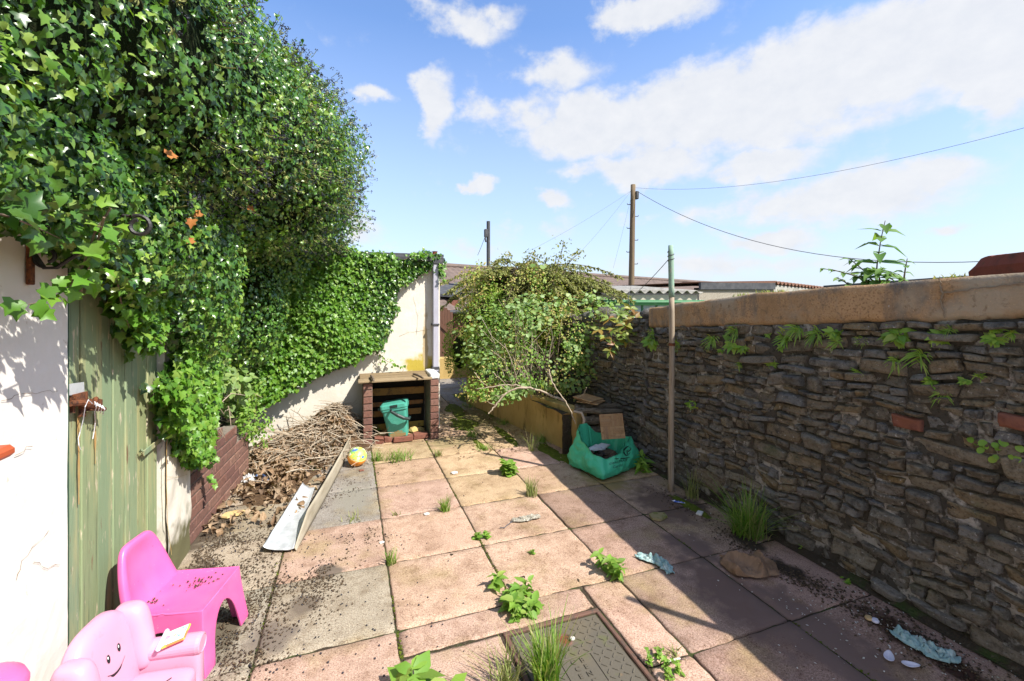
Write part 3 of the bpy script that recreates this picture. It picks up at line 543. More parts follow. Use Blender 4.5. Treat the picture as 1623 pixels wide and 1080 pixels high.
def wall_stones():
    B = MB(); RB = MB(); nx, nz = 13, 9
    bricks = [PX(1440, 672, WU), PX(1617, 672, WU)]
    def stone(t0, t1, z0, z1, M, D=None, brick=False):
        g = R.uniform(-.002, .004) if not brick else .006
        tc, zc, a, bb = (t0+t1)/2, (z0+z1)/2, (t1-t0)/2-g, (z1-z0)/2-g
        if a < .012 or bb < .008: return
        D = D or R.choice((.008, .014, .02, .03, .045))*R.uniform(.8, 1.2); sd = R.uniform(0, 99); p1 = R.uniform(.0, .12); tl, tq = R.uniform(-.012, .012), R.uniform(-.012, .012)
        cj = [(R.uniform(-.30, .12)*min(a, .05), R.uniform(-.42, .14)*bb) for _ in range(4)]; sk = R.uniform(-.25, .25)*bb; sk2 = R.uniform(-.25, .25)
        vs = []
        for j in range(nz+1):
            q = -1+2*j/nz; q = math.copysign(abs(q)**.55, q)
            for i in range(nx+1):
                s = -1+2*i/nx; s = math.copysign(abs(s)**.55, s)
                ss = s*(1-p1*abs(q)**5)*(1+(sk2*.25*q if not brick else 0)); qq = q*(1-p1*.9*abs(s)**5)
                t = tc+ss*a; z = zc+qq*bb+(sk*s*.35 if not brick else 0)
                if not brick:
                    for kx, kz, (dx, dz) in ((-1, -1, cj[0]), (1, -1, cj[1]), (1, 1, cj[2]), (-1, 1, cj[3])):
                        wgt = (1+kx*s)*(1+kz*q)/4; t += kx*dx*wgt; z += kz*dz*wgt
                t, z = warp(t, z)
                m = max(abs(s), abs(q))
                d = D*(1-m**10)+tl*s+tq*q+.016*mnoise.noise(Vector((t*11, z*18, sd)))+.012*abs(mnoise.noise(Vector((t*22, z*40, sd))))+.006*mnoise.noise(Vector((t*50, z*70, sd)))
                if m > .999: d = -.022
                z = z*z_wall(t)/1.42
                vs.append((WU-d, t, z))
        M.add(vs, [(j*(nx+1)+i, (j+1)*(nx+1)+i, (j+1)*(nx+1)+i+1, j*(nx+1)+i+1) for j in range(nz) for i in range(nx)])
    for t0, t1, z0, z1 in stones():
        tc, zc = (t0+t1)/2, (z0+z1)/2
        k = z_wall(tc)/1.42
        parts = [(t0, t1, z0, z1)]
        for p in bricks:
            bz = p.z/(z_wall(p.y)/1.42); a0, a1, c0, c1 = p.y-.075, p.y+.075, bz-.048, bz+.042; nxt = []
            for r0, r1, q0, q1 in parts:
                if r1 <= a0 or r0 >= a1 or q1 <= c0 or q0 >= c1: nxt.append((r0, r1, q0, q1)); continue
                if r0 < a0: nxt.append((r0, a0, q0, q1))
                if r1 > a1: nxt.append((a1, r1, q0, q1))
                m0, m1 = max(r0, a0), min(r1, a1)
                if q0 < c0: nxt.append((m0, m1, q0, c0))
                if q1 > c1: nxt.append((m0, m1, c1, q1))
            parts = nxt
        for r0, r1, q0, q1 in parts:
            if r1-r0 > .03 and q1-q0 > .02: stone(r0, r1, q0, q1, B)
    for p in bricks:
        k = z_wall(p.y)/1.42; stone(p.y-.068, p.y+.068, p.z/k-.040, p.z/k+.036, RB, .02, True)
    # loose capping stones on the far, uncoped part
    for t, w, h in ((3.66, .17, .12), (4.55, .2, .16), (4.25, .14, .09), (4.85, .2, .13), (5.2, .22, .1), (5.6, .2, .12)):
        zb = z_wall(t)-.03; c = Vector((WU+.13, t, zb+h/2)); sd = R.uniform(0, 50)
        vs = [c+Vector((x*.14*(1+.3*mnoise.noise(Vector((x*2, y*2, z*2+sd)))), y*w/2*(1+.3*mnoise.noise(Vector((x*2+9, y*2, z*2+sd)))), z*h/2*(1.1+.3*mnoise.noise(Vector((x*2, y*2+7, z*2+sd)))))) for x, y, z in SPH[0]]
        B.add(vs, SPH[1])
    B.build('stone_face', M_['stone'], wall, smooth=True)
    tag(RB.build('brick', M_['redbrick'], wall, smooth=True), 'red bricks set among the grey stones')
_bm = bmesh.new(); bmesh.ops.create_icosphere(_bm, subdivisions=3, radius=1); _bm.verts.index_update()
SPH = ([tuple(v.co) for v in _bm.verts], [tuple(v.index for v in f.verts) for f in _bm.faces]); _bm.free()
wall_stones()
b = MB(); b.grid(lambda i, j: (WU-.002+.020*mnoise.noise(Vector((i*70, j*12, 2)))+.006*mnoise.noise(Vector((i*300, j*50, 2))), -1.5+9.9*i, j*z_wall(-1.5+9.9*i)), 420, 60)
vs = []
for i in range(41):
    t = -1.5+9.9*i/40; zt = z_wall(t)-.004; vs += [(WU+.03, t, -.1), (WU+.03, t, zt), (WU+.30, t, zt), (WU+.30, t, -.3)]
b.add(vs, [(4*i+k, 4*i+k+1, 4*i+k+5, 4*i+k+4) for i in range(40) for k in range(3)]+[(0, 1, 2, 3), (160, 163, 162, 161)])
b.build('mortar_core', M_['mortar'], wall, smooth=True)
def coping():
    B = MB(); n = 150; k0 = 12; vs = []
    for i in range(n+1):
        t = -1.5+5.03*i/n; zb = z_cop_bot(t)+.012*mnoise.noise(Vector((t*7, 0, 1)))+.007*mnoise.noise(Vector((t*30, 0, 1))); zt = z_cop_top(t)+.012*mnoise.noise(Vector((t*4, 0, 8)))+.004*mnoise.noise(Vector((t*26, 0, 8)))
        prof = [(WU+.02, zb-.002)]+[(WU-.016+(.012 if j in (0, 9) else 0), zb+(zt-zb)*j/9) for j in range(10)]+[(WU+.09, zt+.006), (WU+.30, zt+.004), (WU+.31, zb)]
        for j, (u, z) in enumerate(prof):
            if 1 <= j <= 10: u += .006*mnoise.noise(Vector((t*6, z*9, 2)))+.004*mnoise.noise(Vector((t*30, z*30, 2)))
            vs.append((u, t, z))
    w = 14
    B.add(vs, [(i*w+j, i*w+(j+1) % w, (i+1)*w+(j+1) % w, (i+1)*w+j) for i in range(n) for j in range(w)]+[tuple(range(w)), tuple(reversed(range(n*w, n*w+w)))])
    B.build('coping', M_['coping'], wall, smooth=True)
    u = WU-.024
    def crackline(px, r):
        pts = [PX(x, y, u) for x, y in px]; fine = []
        for a, c in zip(pts[:-1], pts[1:]):
            for k in range(6): fine.append(a.lerp(c, k/6)+Vector((0, R.uniform(-.004, .004), R.uniform(-.004, .004))))
        C = MB(); C.tube(fine, [r*R.uniform(.5, 1.3) for _ in fine], 5); C.build('crack', M_['crack'], wall)
    crackline([(1489, 441), (1493, 465), (1491, 481), (1500, 508)], .0035)
    crackline([(1493, 465), (1524, 461), (1579, 454), (1640, 447)], .0035)
coping()

# ---------------------------------------------------------------- left outhouse with the green door
LU = -.95
house = thing('outhouse', 'white rendered outhouse with a weathered green plank door, at left under the ivy', 'outhouse', (LU, 2.5, 0))
def wob_wall(B, f, nu, nv): B.grid(f, nu, nv)
b = MB()
T0, T1 = -2.2, 2.043
b.grid(lambda i, j: (LU+.005*mnoise.noise(Vector((0, i*14, j*6)))+.0015*mnoise.noise(Vector((0, i*90, j*40))), T0+(T1-T0)*i, -.04+2.14*j), 120, 60)
b.box((LU-.28, T0, -.04), (LU-.006, T1, 2.1))
b.box((LU-.20, T1+.001, 1.99), (LU-.002, 2.939, 2.12))
b.box((LU-.9, 3.331, .0), (LU-.55, 5.49, 2.02)); b.box((LU-.54, 3.30, -.04), (LU-.24, 3.36, 2.0))
b.build('wall', M_['render'], house, smooth=False)
b = MB()
def pier(i, j):
    z = -.04+2.1*j; a = i*.8
    u, t = (LU+.008-.0, 2.941+a*.39/.62) if a < .62 else (LU+.008-(a-.62), 3.331)
    n = .009*mnoise.noise(Vector((u*9, t*9, z*7)))
    return (u+n, t+n, z)
b.grid(pier, 40, 70); b.box((LU-.23, 2.946, -.04), (LU-.005, 3.32, 2.06)); b.build('wall_end', M_['render_dirty'], house)
b = MB(); b.box((LU-1.6, T0, 2.13), (LU+.02, 5.4, 2.2)); b.build('roof', M_['felt'], house)
for pts in ([(0, 637), (30, 627), (75, 622), (97, 617)], [(52, 892), (75, 902), (102, 890)], [(77, 840), (35, 890), (25, 925)], [(25, 720), (55, 704)]):
    f = []; b = MB()
    P = [PX(x, y, LU+.004) for x, y in pts]
    for a, c in zip(P[:-1], P[1:]):
        for k in range(5): f.append(a.lerp(c, k/5)+Vector((0, R.uniform(-.006, .006), R.uniform(-.006, .006))))
    b.tube(f, [R.uniform(.0003, .0010) for _ in f], 4); b.build('crack', M_['crack'], house)
b = MB()
f = [PX(x, y, LU+.005) for x, y in [(262, 690), (280, 683), (297, 676)]]; b.tube(f, .0007, 4)
f = [PX(x, y, LU+.018) for x, y in [(263, 756), (280, 757), (297, 752)]]; b.tube(f, .0007, 4)
f = [PX(x, y, LU+.018) for x, y in [(264, 700), (264, 760), (265, 830), (272, 880)]]; b.tube(f, .0016, 4)
b.build('wall_end_stain', M_['ruststain'], house)
# door: leaf of seven planks in a dark green frame
DU = LU-.035
door = MB(); dw = [.12, .13, .125, .11, .13, .115, .125]; s = (2.935-2.085)/sum(dw); t = 2.085
for i, w in enumerate(dw):
    w *= s; door.bbox((DU-.022, t+.003, .02+R.uniform(0, .012)), (DU+R.uniform(-.003, .003), t+w-.003, 1.975), .004); t += w
do = door.build('door', M_['door'], house)
b = MB(); b.bbox((LU-.07, 2.046, -.02), (LU-.012, 2.082, 1.985), .004); b.bbox((LU-.07, 2.083, 1.978), (LU-.014, 2.937, 1.988), .003); b.build('door_frame', M_['darkgreen'], house)
b = MB(); b.box((DU-.10, 2.05, 0), (DU-.03, 2.93, 1.97)); b.build('door_gap_shade', M_['darkgap'], house)  # dark sheet painting the shade in the plank gaps
# bolt with hasp, wire and rust runs
def DP(px, py, off=.0): return PX(px, py, DU+.006+off)
b = MB()
def plate(B, pxs, off, th): B.prism([DP(x, y, off) for x, y in pxs], (th, 0, 0))
plate(b, [(108, 609), (131, 606), (132, 623), (109, 627)], .012, .004); b.build('lock_plate', M_['zinc'], do)
b = MB()
plate(b, [(110, 626), (130, 621), (131, 637), (111, 641)], .008, .018); plate(b, [(124, 636), (130, 636), (130, 661), (124, 661)], .006, .012); plate(b, [(110, 640), (114, 640), (114, 655), (110, 655)], .004, .01)
b.tube([DP(112, 640, .02), DP(128, 639, .026), DP(140, 642, .028), DP(152, 645, .03), DP(165, 649, .034)], [.011, .012, .014, .012, .009], 8)
b.tube([DP(148, 645, .026), DP(152, 632, .03), DP(154, 630, .034)], [.009, .010, .006], 6)
for x in (133, 147): plate(b, [(x, 633), (x+5, 634), (x+5, 652), (x, 651)], .012, .022)
b.build('bolt', M_['rust'], do)
b = MB()
b.tube([DP(146, 640, .05), DP(140, 634, .055), DP(135, 645, .05), DP(132, 665, .03), DP(127, 685, .014), DP(124, 695, .01), DP(125, 706, .012), DP(128, 713, .01)], .0016, 5)
b.tube([DP(150, 640, .045), DP(153, 646, .05), DP(150, 652, .04), DP(151, 670, .02), DP(149, 685, .012), DP(147, 696, .01)], .0016, 5)
for k in range(4): b.tube([DP(150+4*k, 637+2*k, .04), DP(154+4*k, 643+2*k, .06), DP(151+4*k, 651+2*k, .04)], .0018, 5)
b.build('wire', M_['whitep'], do)
b = MB()
for x, y0, y1, w in ((125, 660, 800, 5), (151, 655, 735, 4)):
    n = 14; vs = []
    for k in range(n+1):
        y = y0+(y1-y0)*k/n; ww = w*(1-k/n*.55)*R.uniform(.6, 1.2); vs += [DP(x-ww/2, y, .0015), DP(x+ww/2, y, .0015)]
    b.add(vs, [(2*k, 2*k+1, 2*k+3, 2*k+2) for k in range(n)])
b.build('rust_run', M_['ruststain'], do)
b = MB(); b.prism([DP(x, y, .004) for x, y in ((258, 690), (258, 697), (226, 724), (223, 718))], (.006, 0, 0)); b.tube([DP(222, 716, .006), DP(224, 713, .016), DP(227, 716, .018)], .006, 6); b.tube([DP(259, 686, .012), DP(259, 702, .012)], .008, 8)
tag(b.build('hinge', M_['door'], do), 'painted strap hinge')
# projecting red sill at the edge of the frame
b = MB(); s0 = PX(0, 721, LU+.10); b.bbox((LU-.02, 1.0, s0.z-.016), (LU+.11, PX(20, 721, LU+.10).y, s0.z+.016), .010); tag(b.build('window_sill', M_['redsill'], house), 'orange red painted sill end')

def spiral(c, r0, r1, a0, a1, n=22): return [(c[0]+(r0+(r1-r0)*k/n)*math.cos(a0+(a1-a0)*k/n), c[1]+(r0+(r1-r0)*k/n)*math.sin(a0+(a1-a0)*k/n)) for k in range(n+1)]
brk = thing('hanging_bracket', 'black wrought iron scroll bracket on the white wall beside the door', 'bracket', (LU, 1.83, 1.6))
b = MB(); tb = 1.83
b.bbox((LU+.002, tb-.012, 1.60), (LU+.014, tb+.012, 1.86), .002); b.build('back_plate', M_['rust'], brk)
b = MB(); b.tube([(LU+.012, tb, 1.84), (LU+.10, tb, 1.845), (LU+.22, tb, 1.835), (LU+.265, tb, 1.83)], .006, 6)
b.tube([(LU+.016, tb, 1.70)]+[(LU+.012+x, tb, 1.675+z) for x, z in [(.03, -.022), (.06, -.02), (.10, .015), (.16, .075), (.215, .13)]], .006, 6)
b.tube([(LU+.046+x, tb, 1.69+z) for x, z in spiral((0, 0), .034, .018, math.radians(-100), math.radians(-430))], .006, 6); b.build('scroll_arm', M_['iron'], brk)
b = MB(); e = PX(212, 357, LU+.30)
b.tube([(LU+.285+x, tb, 1.80+z) for x, z in spiral((0, 0), .036, .020, math.radians(120), math.radians(-260))], .007, 6); b.build('scroll_end', M_['iron'], brk)

# ---------------------------------------------------------------- bricks
def brickwork(B, P, d, n, length, courses, header=False, thick=.1025, jit=.003, z0=0, step=None):
    """courses of separate bricks with mortar between; P start, d along, n outwards"""
    P = Vector(P); d = Vector(d).normalized(); n = Vector(n).normalized()
    M = Matrix(((d.x, n.x, 0, P.x), (d.y, n.y, 0, P.y), (0, 0, 1, 0), (0, 0, 0, 1)))
    L = .1125 if header else .225
    for c in range(courses):
        x = -(L/2 if c % 2 else 0) if not header else 0; ln = length if step is None else step(c)
        while x < ln-.01:
            a, e = max(0, x), min(ln, x+L)
            if e-a > .02:
                k = R.uniform(0, jit)
                B.bbox((a+.005, -thick, z0+c*.075+.004), (e-.005, k, z0+c*.075+.069), .004, M, 0, .0015)
            x += L
        B.box((.003, -thick+.004, z0+c*.075-.006), (ln-.003, -.006, z0+c*.075+.0745-.0005*c), M, 1)
BM = [M_['brick'], M_['brickmortar']]
A0 = Vector((-.955, 3.335, 0)); A1 = Vector((-.865, 4.62, 0)); dd = (A1-A0).normalized(); nn = Vector((dd.y, -dd.x, 0))
pl = thing('raised_bed', 'low brown brick raised bed wall below the ivy, right of the door', 'raised bed', (-.95, 3.9, 0))
b = MB(); brickwork(b, A0, dd, nn, (A1-A0).length, 8, step=lambda c: (A1-A0).length if c < 5 else .95 if c < 7 else .62); b.build('brick_wall', BM, pl)
b = MB()
b.grid(lambda i, j: (-1.62+.66*i+(.02*mnoise.noise(Vector((i*6, j*12, 0)))), 3.36+2.0*j, .50+.06*mnoise.noise(Vector((i*5, j*9, 1)))-.12*j), 20, 40)
b.build('soil', M_['soil'], pl, smooth=True)

# ---------------------------------------------------------------- rear outhouse
RT = 5.5
rear = thing('rear_outhouse', 'cream rendered lean-to outhouse at the end of the yard, half covered in ivy', 'outhouse', (0, RT, 0))
b = MB()
b.grid(lambda i, j: (-1.45+2.487*i, RT+.006*mnoise.noise(Vector((i*9, 0, j*7))), -.04+2.06*j), 90, 70)
b.box((-1.45, RT+.008, -.04), (1.037, RT+2.2, 2.02)); b.build('wall', M_['rearwall'], rear)
b = MB()
b.box((-1.5, RT-.03, 2.10), (1.08, RT+2.3, 2.13)); b.build('roof', M_['felt'], rear)
b = MB(); b.bbox((.25, RT-.10, 2.03), (1.07, RT-.031, 2.095), .012); b.bbox((.93, RT-.11, 2.0), (1.06, RT-.02, 2.06), .01); b.build('gutter', M_['fascia'], rear)
pp = MB(); pp.bbox((.935, RT-.10, .03), (1.005, RT-.035, 2.02), .008); po = pp.build('downpipe', M_['upvc'], rear)
b = MB(); b.bbox((.925, RT-.112, 1.262), (1.012, RT-.006, 1.285), .003); b.build('pipe_clip', M_['darkmetal'], po); b = MB(); b.bbox((.925, RT-.112, .74), (1.012, RT-.006, .765), .003); b.build('pipe_clip', M_['darkmetal'], po)
for pts in ([(632, 533), (650, 527), (668, 524), (683, 523)], [(655, 470), (662, 500), (660, 540)]):
    P = [PY(x, y, RT-.006) for x, y in pts]; f = []; b = MB()
    for a, c in zip(P[:-1], P[1:]):
        for k in range(5): f.append(a.lerp(c, k/5)+Vector((R.uniform(-.006, .006), 0, R.uniform(-.006, .006))))
    b.tube(f, [R.uniform(.0006, .0014) for _ in f], 4); b.build('crack', M_['crack'], rear)

# ---------------------------------------------------------------- brick store with the caddy
SF = 5.055
store = thing('brick_store', 'open fronted brick store with a plank top against the cream wall', 'store', (.53, SF, 0))
for u0 in (.124, .842):
    b = MB(); brickwork(b, (u0, SF, 0), (1, 0, 0), (0, -1, 0), .1025, 9, header=True, thick=.42, jit=.006); b.build('pier', BM, store)
b = MB()
for k, (a, c) in enumerate(((5.02, 5.165), (5.17, 5.33), (5.335, 5.485))):
    b.bbox((.085+R.uniform(-.01, .01), a, .682+.003*k), (.845+R.uniform(-.01, .02), c, .704+.004*k), .004, None, 0, .004)
b.build('top_plank', M_['oldwood'], store)
b = MB(); b.bbox((.845, 5.05, .678), (.945, 5.46, .735), .008, None, 0, .006); b.build('capping_brick', M_['plaster'], store)
b = MB(); b.box((.23, 5.47, .0), (.84, 5.485, .68)); b.build('shade_board', M_['darkgap'], store)  # dark sheet added as the shade between the slats
b = MB()
for z0, z1, x1 in ((.05, .12, .83), (.21, .275, .80), (.325, .375, .82), (.455, .535, .835), (.62, .66, .83)):
    b.bbox((.232, 5.435, z0), (x1, 5.455, z1), .003, None, 0, .004)
b.build('back_slat', M_['slat'], store)
b = MB()
M = Matrix(((1, 0, 0, .235), (0, 1, 0, 5.07), (0, 0, 1, 0), (0, 0, 0, 1)))
for x0, x1, a in ((.01, .105, 0), (.115, .2, .02), (.21, .42, -.02), (.43, .60, .02)):
    b.bbox((x0, a, 0), (x1, a+.1, .064), .006, M, 0, .006)
b.build('floor_brick', M_['redbrick'], store)
b = MB()
for x, y, z, s in ((.32, 5.22, .035, .07), (.42, 5.24, .03, .06), (.53, 5.22, .05, .07), (.70, 5.26, .04, .07), (.76, 5.32, .05, .06), (.62, 5.2, .03, .05), (.38, 5.33, .03, .08), (.69, 5.22, .085, .05)):
    sd = R.uniform(0, 99); b.add([Vector((x, y, z))+Vector((p[0]*s*1.2, p[1]*s, p[2]*s*.62))*(1+.5*mnoise.noise(Vector(p)*1.3+Vector((sd, 0, 0)))) for p in ICO_T], ICO_F)
b.build('rubble', M_['ochre'], store)
for (x0, y0, x1, y1, w, lab) in ((588, 596, 592, 604, .035, 'short wood offcut lying across the left end of the plank top'), (655, 593, 671, 600, .03, 'short dark stick lying on the right end of the plank top')):
    a = G(x0, y0, .725); c = G(x1, y1, .725); b = MB(); d = (c-a).normalized(); pth = [a, a.lerp(c, .3)+Vector((0, 0, .008)), a.lerp(c, .7)+Vector((.004, 0, .004)), c]
    b.tube(pth, [w*.35, w*.45, w*.42, w*.3], 6); tag(b.build('wood_offcut', M_['bark'], origin=(a+c)/2), lab, 'wood offcut', 'offcuts on the store top')

def caddy():
    o = Vector((.515, 5.17, .05)); root = thing('food_caddy', 'green plastic food waste caddy with a black handle, leaning inside the brick store', 'caddy', o)
    RM = Matrix.Translation(o) @ Matrix.Rotation(math.radians(-8), 4, 'Y') @ Matrix.Rotation(math.radians(-12), 4, 'Z')
    def ring(w, d, z, r=.03, n=4):
        pts = []
        for cx, cy, a0 in ((w/2-r, d/2-r, 0), (-w/2+r, d/2-r, 90), (-w/2+r, -d/2+r, 180), (w/2-r, -d/2+r, 270)):
            for k in range(n+1):
                a = math.radians(a0+90*k/n); pts.append(Vector((cx+r*math.cos(a), cy+r*math.sin(a), z)))
        return pts
    def loft(B, rings, cap=True):
        vs = [RM @ p for r in rings for p in r]; n = len(rings[0])
        fs = [(i*n+j, i*n+(j+1) % n, (i+1)*n+(j+1) % n, (i+1)*n+j) for i in range(len(rings)-1) for j in range(n)]
        if cap: fs += [tuple(reversed(range(n))), tuple(range((len(rings)-1)*n, len(rings)*n))]
        B.add(vs, fs)
    b = MB(); loft(b, [ring(.20, .17, 0), ring(.205, .175, .01), ring(.262, .215, .31), ring(.285, .235, .312), ring(.285, .235, .33)]); b.build('body', M_['caddy'], root)
    b = MB(); loft(b, [ring(.292, .242, .333), ring(.296, .246, .34), ring(.29, .24, .372), ring(.25, .20, .384)]); b.build('lid', M_['caddy'], root)
    b = MB(); b.bbox((-.035, -.128, .345), (.045, -.117, .375), .003, RM); b.build('lid_catch', M_['caddydark'], root)
    b = MB(); hp = [(-.03, -.125, .325), (-.02, -.16, .315), (.04, -.175, .27), (.10, -.165, .225), (.15, -.135, .20), (.158, -.10, .21)]
    b.tube([RM @ Vector(p) for p in hp], [.014, .016, .019, .019, .017, .013], 8); b.build('handle', M_['caddydark'], root); b = MB(); b.tube([RM @ Vector((-.15, -.05, .335)), RM @ Vector((-.175, -.06, .335))], .014, 8); b.build('handle_pivot', M_['caddydark'], root)
    b = MB()
    def mud(i, j):
        x = -.088+.176*i; zt = .012+(.035+.03*math.sin(i*3.1)+.02*mnoise.noise(Vector((i*6, 3, 0))))*j; y = -(.0875+.02*zt/.31)-.002; return RM @ Vector((x, y, zt))
    b.grid(mud, 20, 6); b.build('mud_splash', M_['caddydirt'], root)
caddy()

# ---------------------------------------------------------------- right planter wall
PA = Vector((2.146, 4.03, 0)); PB = Vector((1.677, 6.69, 0))
plt = thing('planter', 'long ochre rendered planter wall full of shrubs, running back along the path', 'planter', (1.95, 5.2, 0))
b = MB(); d = (PB-PA); nl = Vector((-d.normalized().y, d.normalized().x, 0))
def pf(i, j):
    p = PA+d*i; z = -.03+.48*j; k = .008*mnoise.noise(Vector((p.x*4, p.y*4, z*6))); q = p+nl*k; q.z = z+(.012*mnoise.noise(Vector((p.y*5, 0, 0))) if j > .99 else 0); return q
b.grid(pf, 90, 20)
b.add([PA-nl*.004+Vector((0, 0, -.03)), PB-nl*.004+Vector((0, 0, -.03)), PB-nl*.13+Vector((0, 0, -.03)), PA-nl*.13+Vector((0, 0, -.03)), PA-nl*.0+Vector((0, 0, .447)), PB-nl*.0+Vector((0, 0, .447)), PB-nl*.13+Vector((0, 0, .447)), PA-nl*.13+Vector((0, 0, .447))],
      [(4, 5, 6, 7), (1, 2, 6, 5), (2, 3, 7, 6), (3, 0, 4, 7)])
b.build('wall', M_['ochre'], plt)
b = MB(); b.grid(lambda i, j: (2.02+.63*i-.15*j*(1-i)+.0*i, 4.10+4.0*j, .40+.03*mnoise.noise(Vector((i*5, j*12, 3)))), 16, 60); b.grid(lambda i, j: (2.02+.63*i, 4.10+.02*mnoise.noise(Vector((i*8, j*7, 1))), .40*j), 16, 10)
b.build('soil', M_['soil'], plt, smooth=True)
# ---------------------------------------------------------------- plastic chairs
def sgn(v, e): return math.copysign(abs(v)**e, v)
def superell(B, c, r, e1=.5, e2=.5, M=None, n=28, m=16, mi=0, fn=None):
    vs = []
    for j in range(m+1):
        a = -math.pi/2+math.pi*j/m
        for i in range(n):
            o = 2*math.pi*i/n
            p = Vector((c[0]+r[0]*sgn(math.cos(a), e1)*sgn(math.cos(o), e2), c[1]+r[1]*sgn(math.cos(a), e1)*sgn(math.sin(o), e2), c[2]+r[2]*sgn(math.sin(a), e1)))
            if fn: p = fn(p)
            vs.append(M @ p if M is not None else p)
    B.add(vs, [(j*n+i, j*n+(i+1) % n, (j+1)*n+(i+1) % n, (j+1)*n+i) for j in range(m) for i in range(n)], mi)

def hot_chair(loc, rz, sc_, label):
    root = thing('child_chair', label, 'child chair', loc, rz, None)
    M = Matrix.Translation(loc) @ Matrix.Rotation(rz, 4, 'Z') @ Matrix.Scale(sc_, 4)
    B = MB(); zt = .245; top = [(.15, -.15), (.15, .15), (-.14, .15), (-.14, -.15)]; ft = [(.178, -.178), (.178, .178), (-.165, .172), (-.165, -.172)]
    ss = [0, .05, .1, .15, .2, .23, .26, .3, .35, .4, .45, .5, .55, .6, .65, .7, .74, .77, .8, .85, .9, .95, 1]
    for k in range(4):
        a, c = top[k], top[(k+1) % 4]; fa, fc = ft[k], ft[(k+1) % 4]; vs = []
        ah = .185 if k != 3 and k != 1 else .175
        for s in ss:
            lo = ah*math.sqrt(max(0, 1-((s-.5)/.29)**2))**.8 if abs(s-.5) < .29 else 0
            for q in range(7):
                z = lo+(zt-lo)*q/6; f = (1-z/zt)**1.25
                x = (a[0]+(c[0]-a[0])*s)*(1-f)+(fa[0]+(fc[0]-fa[0])*s)*f; y = (a[1]+(c[1]-a[1])*s)*(1-f)+(fa[1]+(fc[1]-fa[1])*s)*f
                vs.append(M @ Vector((x, y, z)))
        B.add(vs, [(i*7+q, (i+1)*7+q, (i+1)*7+q+1, i*7+q+1) for i in range(len(ss)-1) for q in range(6)])
    def seat(i, j):
        x = -.14+.29*i; y = -.15+.30*j; return M @ Vector((x, y, zt-.012*math.sin(math.pi*i)**.5*math.sin(math.pi*j)**.5))
    B.grid(seat, 22, 22)
    me_o = B.build('seat_shell', M_['hotpink'], root, smooth=True)
    bm = bmesh.new(); bm.from_mesh(me_o.data); bmesh.ops.remove_doubles(bm, verts=bm.verts, dist=.0006); bmesh.ops.recalc_face_normals(bm, faces=bm.faces); bm.to_mesh(me_o.data); bm.free()
    md = me_o.modifiers.new('thick', 'SOLIDIFY'); md.thickness = .007*sc_; md.offset = -1
    md = me_o.modifiers.new('round', 'BEVEL'); md.width = .012*sc_; md.segments = 3; md.limit_method = 'ANGLE'; md.angle_limit = math.radians(38)
    b = MB(); rings = []; n = 36
    prof = [(.20, .152, .045, -.105), (.235, .150, .048, -.115), (.27, .146, .046, -.132), (.33, .134, .043, -.150), (.39, .117, .040, -.166), (.43, .102, .037, -.176), (.455, .088, .033, -.182), (.468, .072, .024, -.184), (.473, .05, .010, -.185)]
    for z, w, th, xc in prof:
        rg = []
        for i in range(n):
            o = 2*math.pi*i/n; y = w*sgn(math.sin(o), .55); x = th/2*sgn(math.cos(o), .6)
            if x > 0 and .23 < z < .46: x -= .026*max(0, 1-(y/(w*.82))**2)**.6*min(1, (.46-z)/.05, (z-.22)/.05)
            rg.append(M @ Vector((xc+x, y, z)))
        rings.append(rg)
    b.add([p for r in rings for p in r], [(i*n+j, i*n+(j+1) % n, (i+1)*n+(j+1) % n, (i+1)*n+j) for i in range(len(rings)-1) for j in range(n)]+[tuple(reversed(range(n))), tuple(range((len(rings)-1)*n, len(rings)*n))])
    o = b.build('backrest', M_['hotpink'], root, smooth=True, mods=[('SUBSURF', dict(levels=1, render_levels=2))])
    return root, M
hc, HM = hot_chair(Vector((-.70, 2.38, 0)), math.radians(-13), 1.07, 'hot pink moulded child chair with leaf litter on its seat, against the green door')
b = MB()
for cx, cy, n, s in ((.035, .045, 30, .026), (-.075, -.06, 16, .016), (-.04, .0, 5, .05), (.09, .09, 4, .03)):
    for _ in range(n):
        p = HM @ Vector((cx+R.gauss(0, s), cy+R.gauss(0, s*.7), .240+R.uniform(0, .004)))
        sz = R.uniform(.0018, .0058)
        b.add([p+Vector(q)*sz for q in OCT_T], OCT_F)
tag(b.build('leaf_litter', M_['litter'], origin=HM @ Vector((0, 0, .24))), 'dark crumbs of leaf litter lying on the hot pink chair seat', 'leaf litter', kind='stuff')
tub = thing('plastic_tub', 'hot pink plastic tub with a domed lid, cut off by the bottom left corner', 'tub', (-.825, 1.385, 0))
b = MB(); b.lathe([(.07, 0), (.075, .01), (.088, .60), (.094, .605), (.094, .62)], 32, Matrix.Translation((-.825, 1.385, 0))); b.build('body', M_['hotpink'], tub, smooth=True)
b = MB(); b.lathe([(.098, .622), (.10, .635), (.094, .65), (.07, .665), (.03, .672), (.001, .673)], 32, Matrix.Translation((-.825, 1.385, 0)), capt=False); b.build('lid', M_['hotpink'], tub, smooth=True)

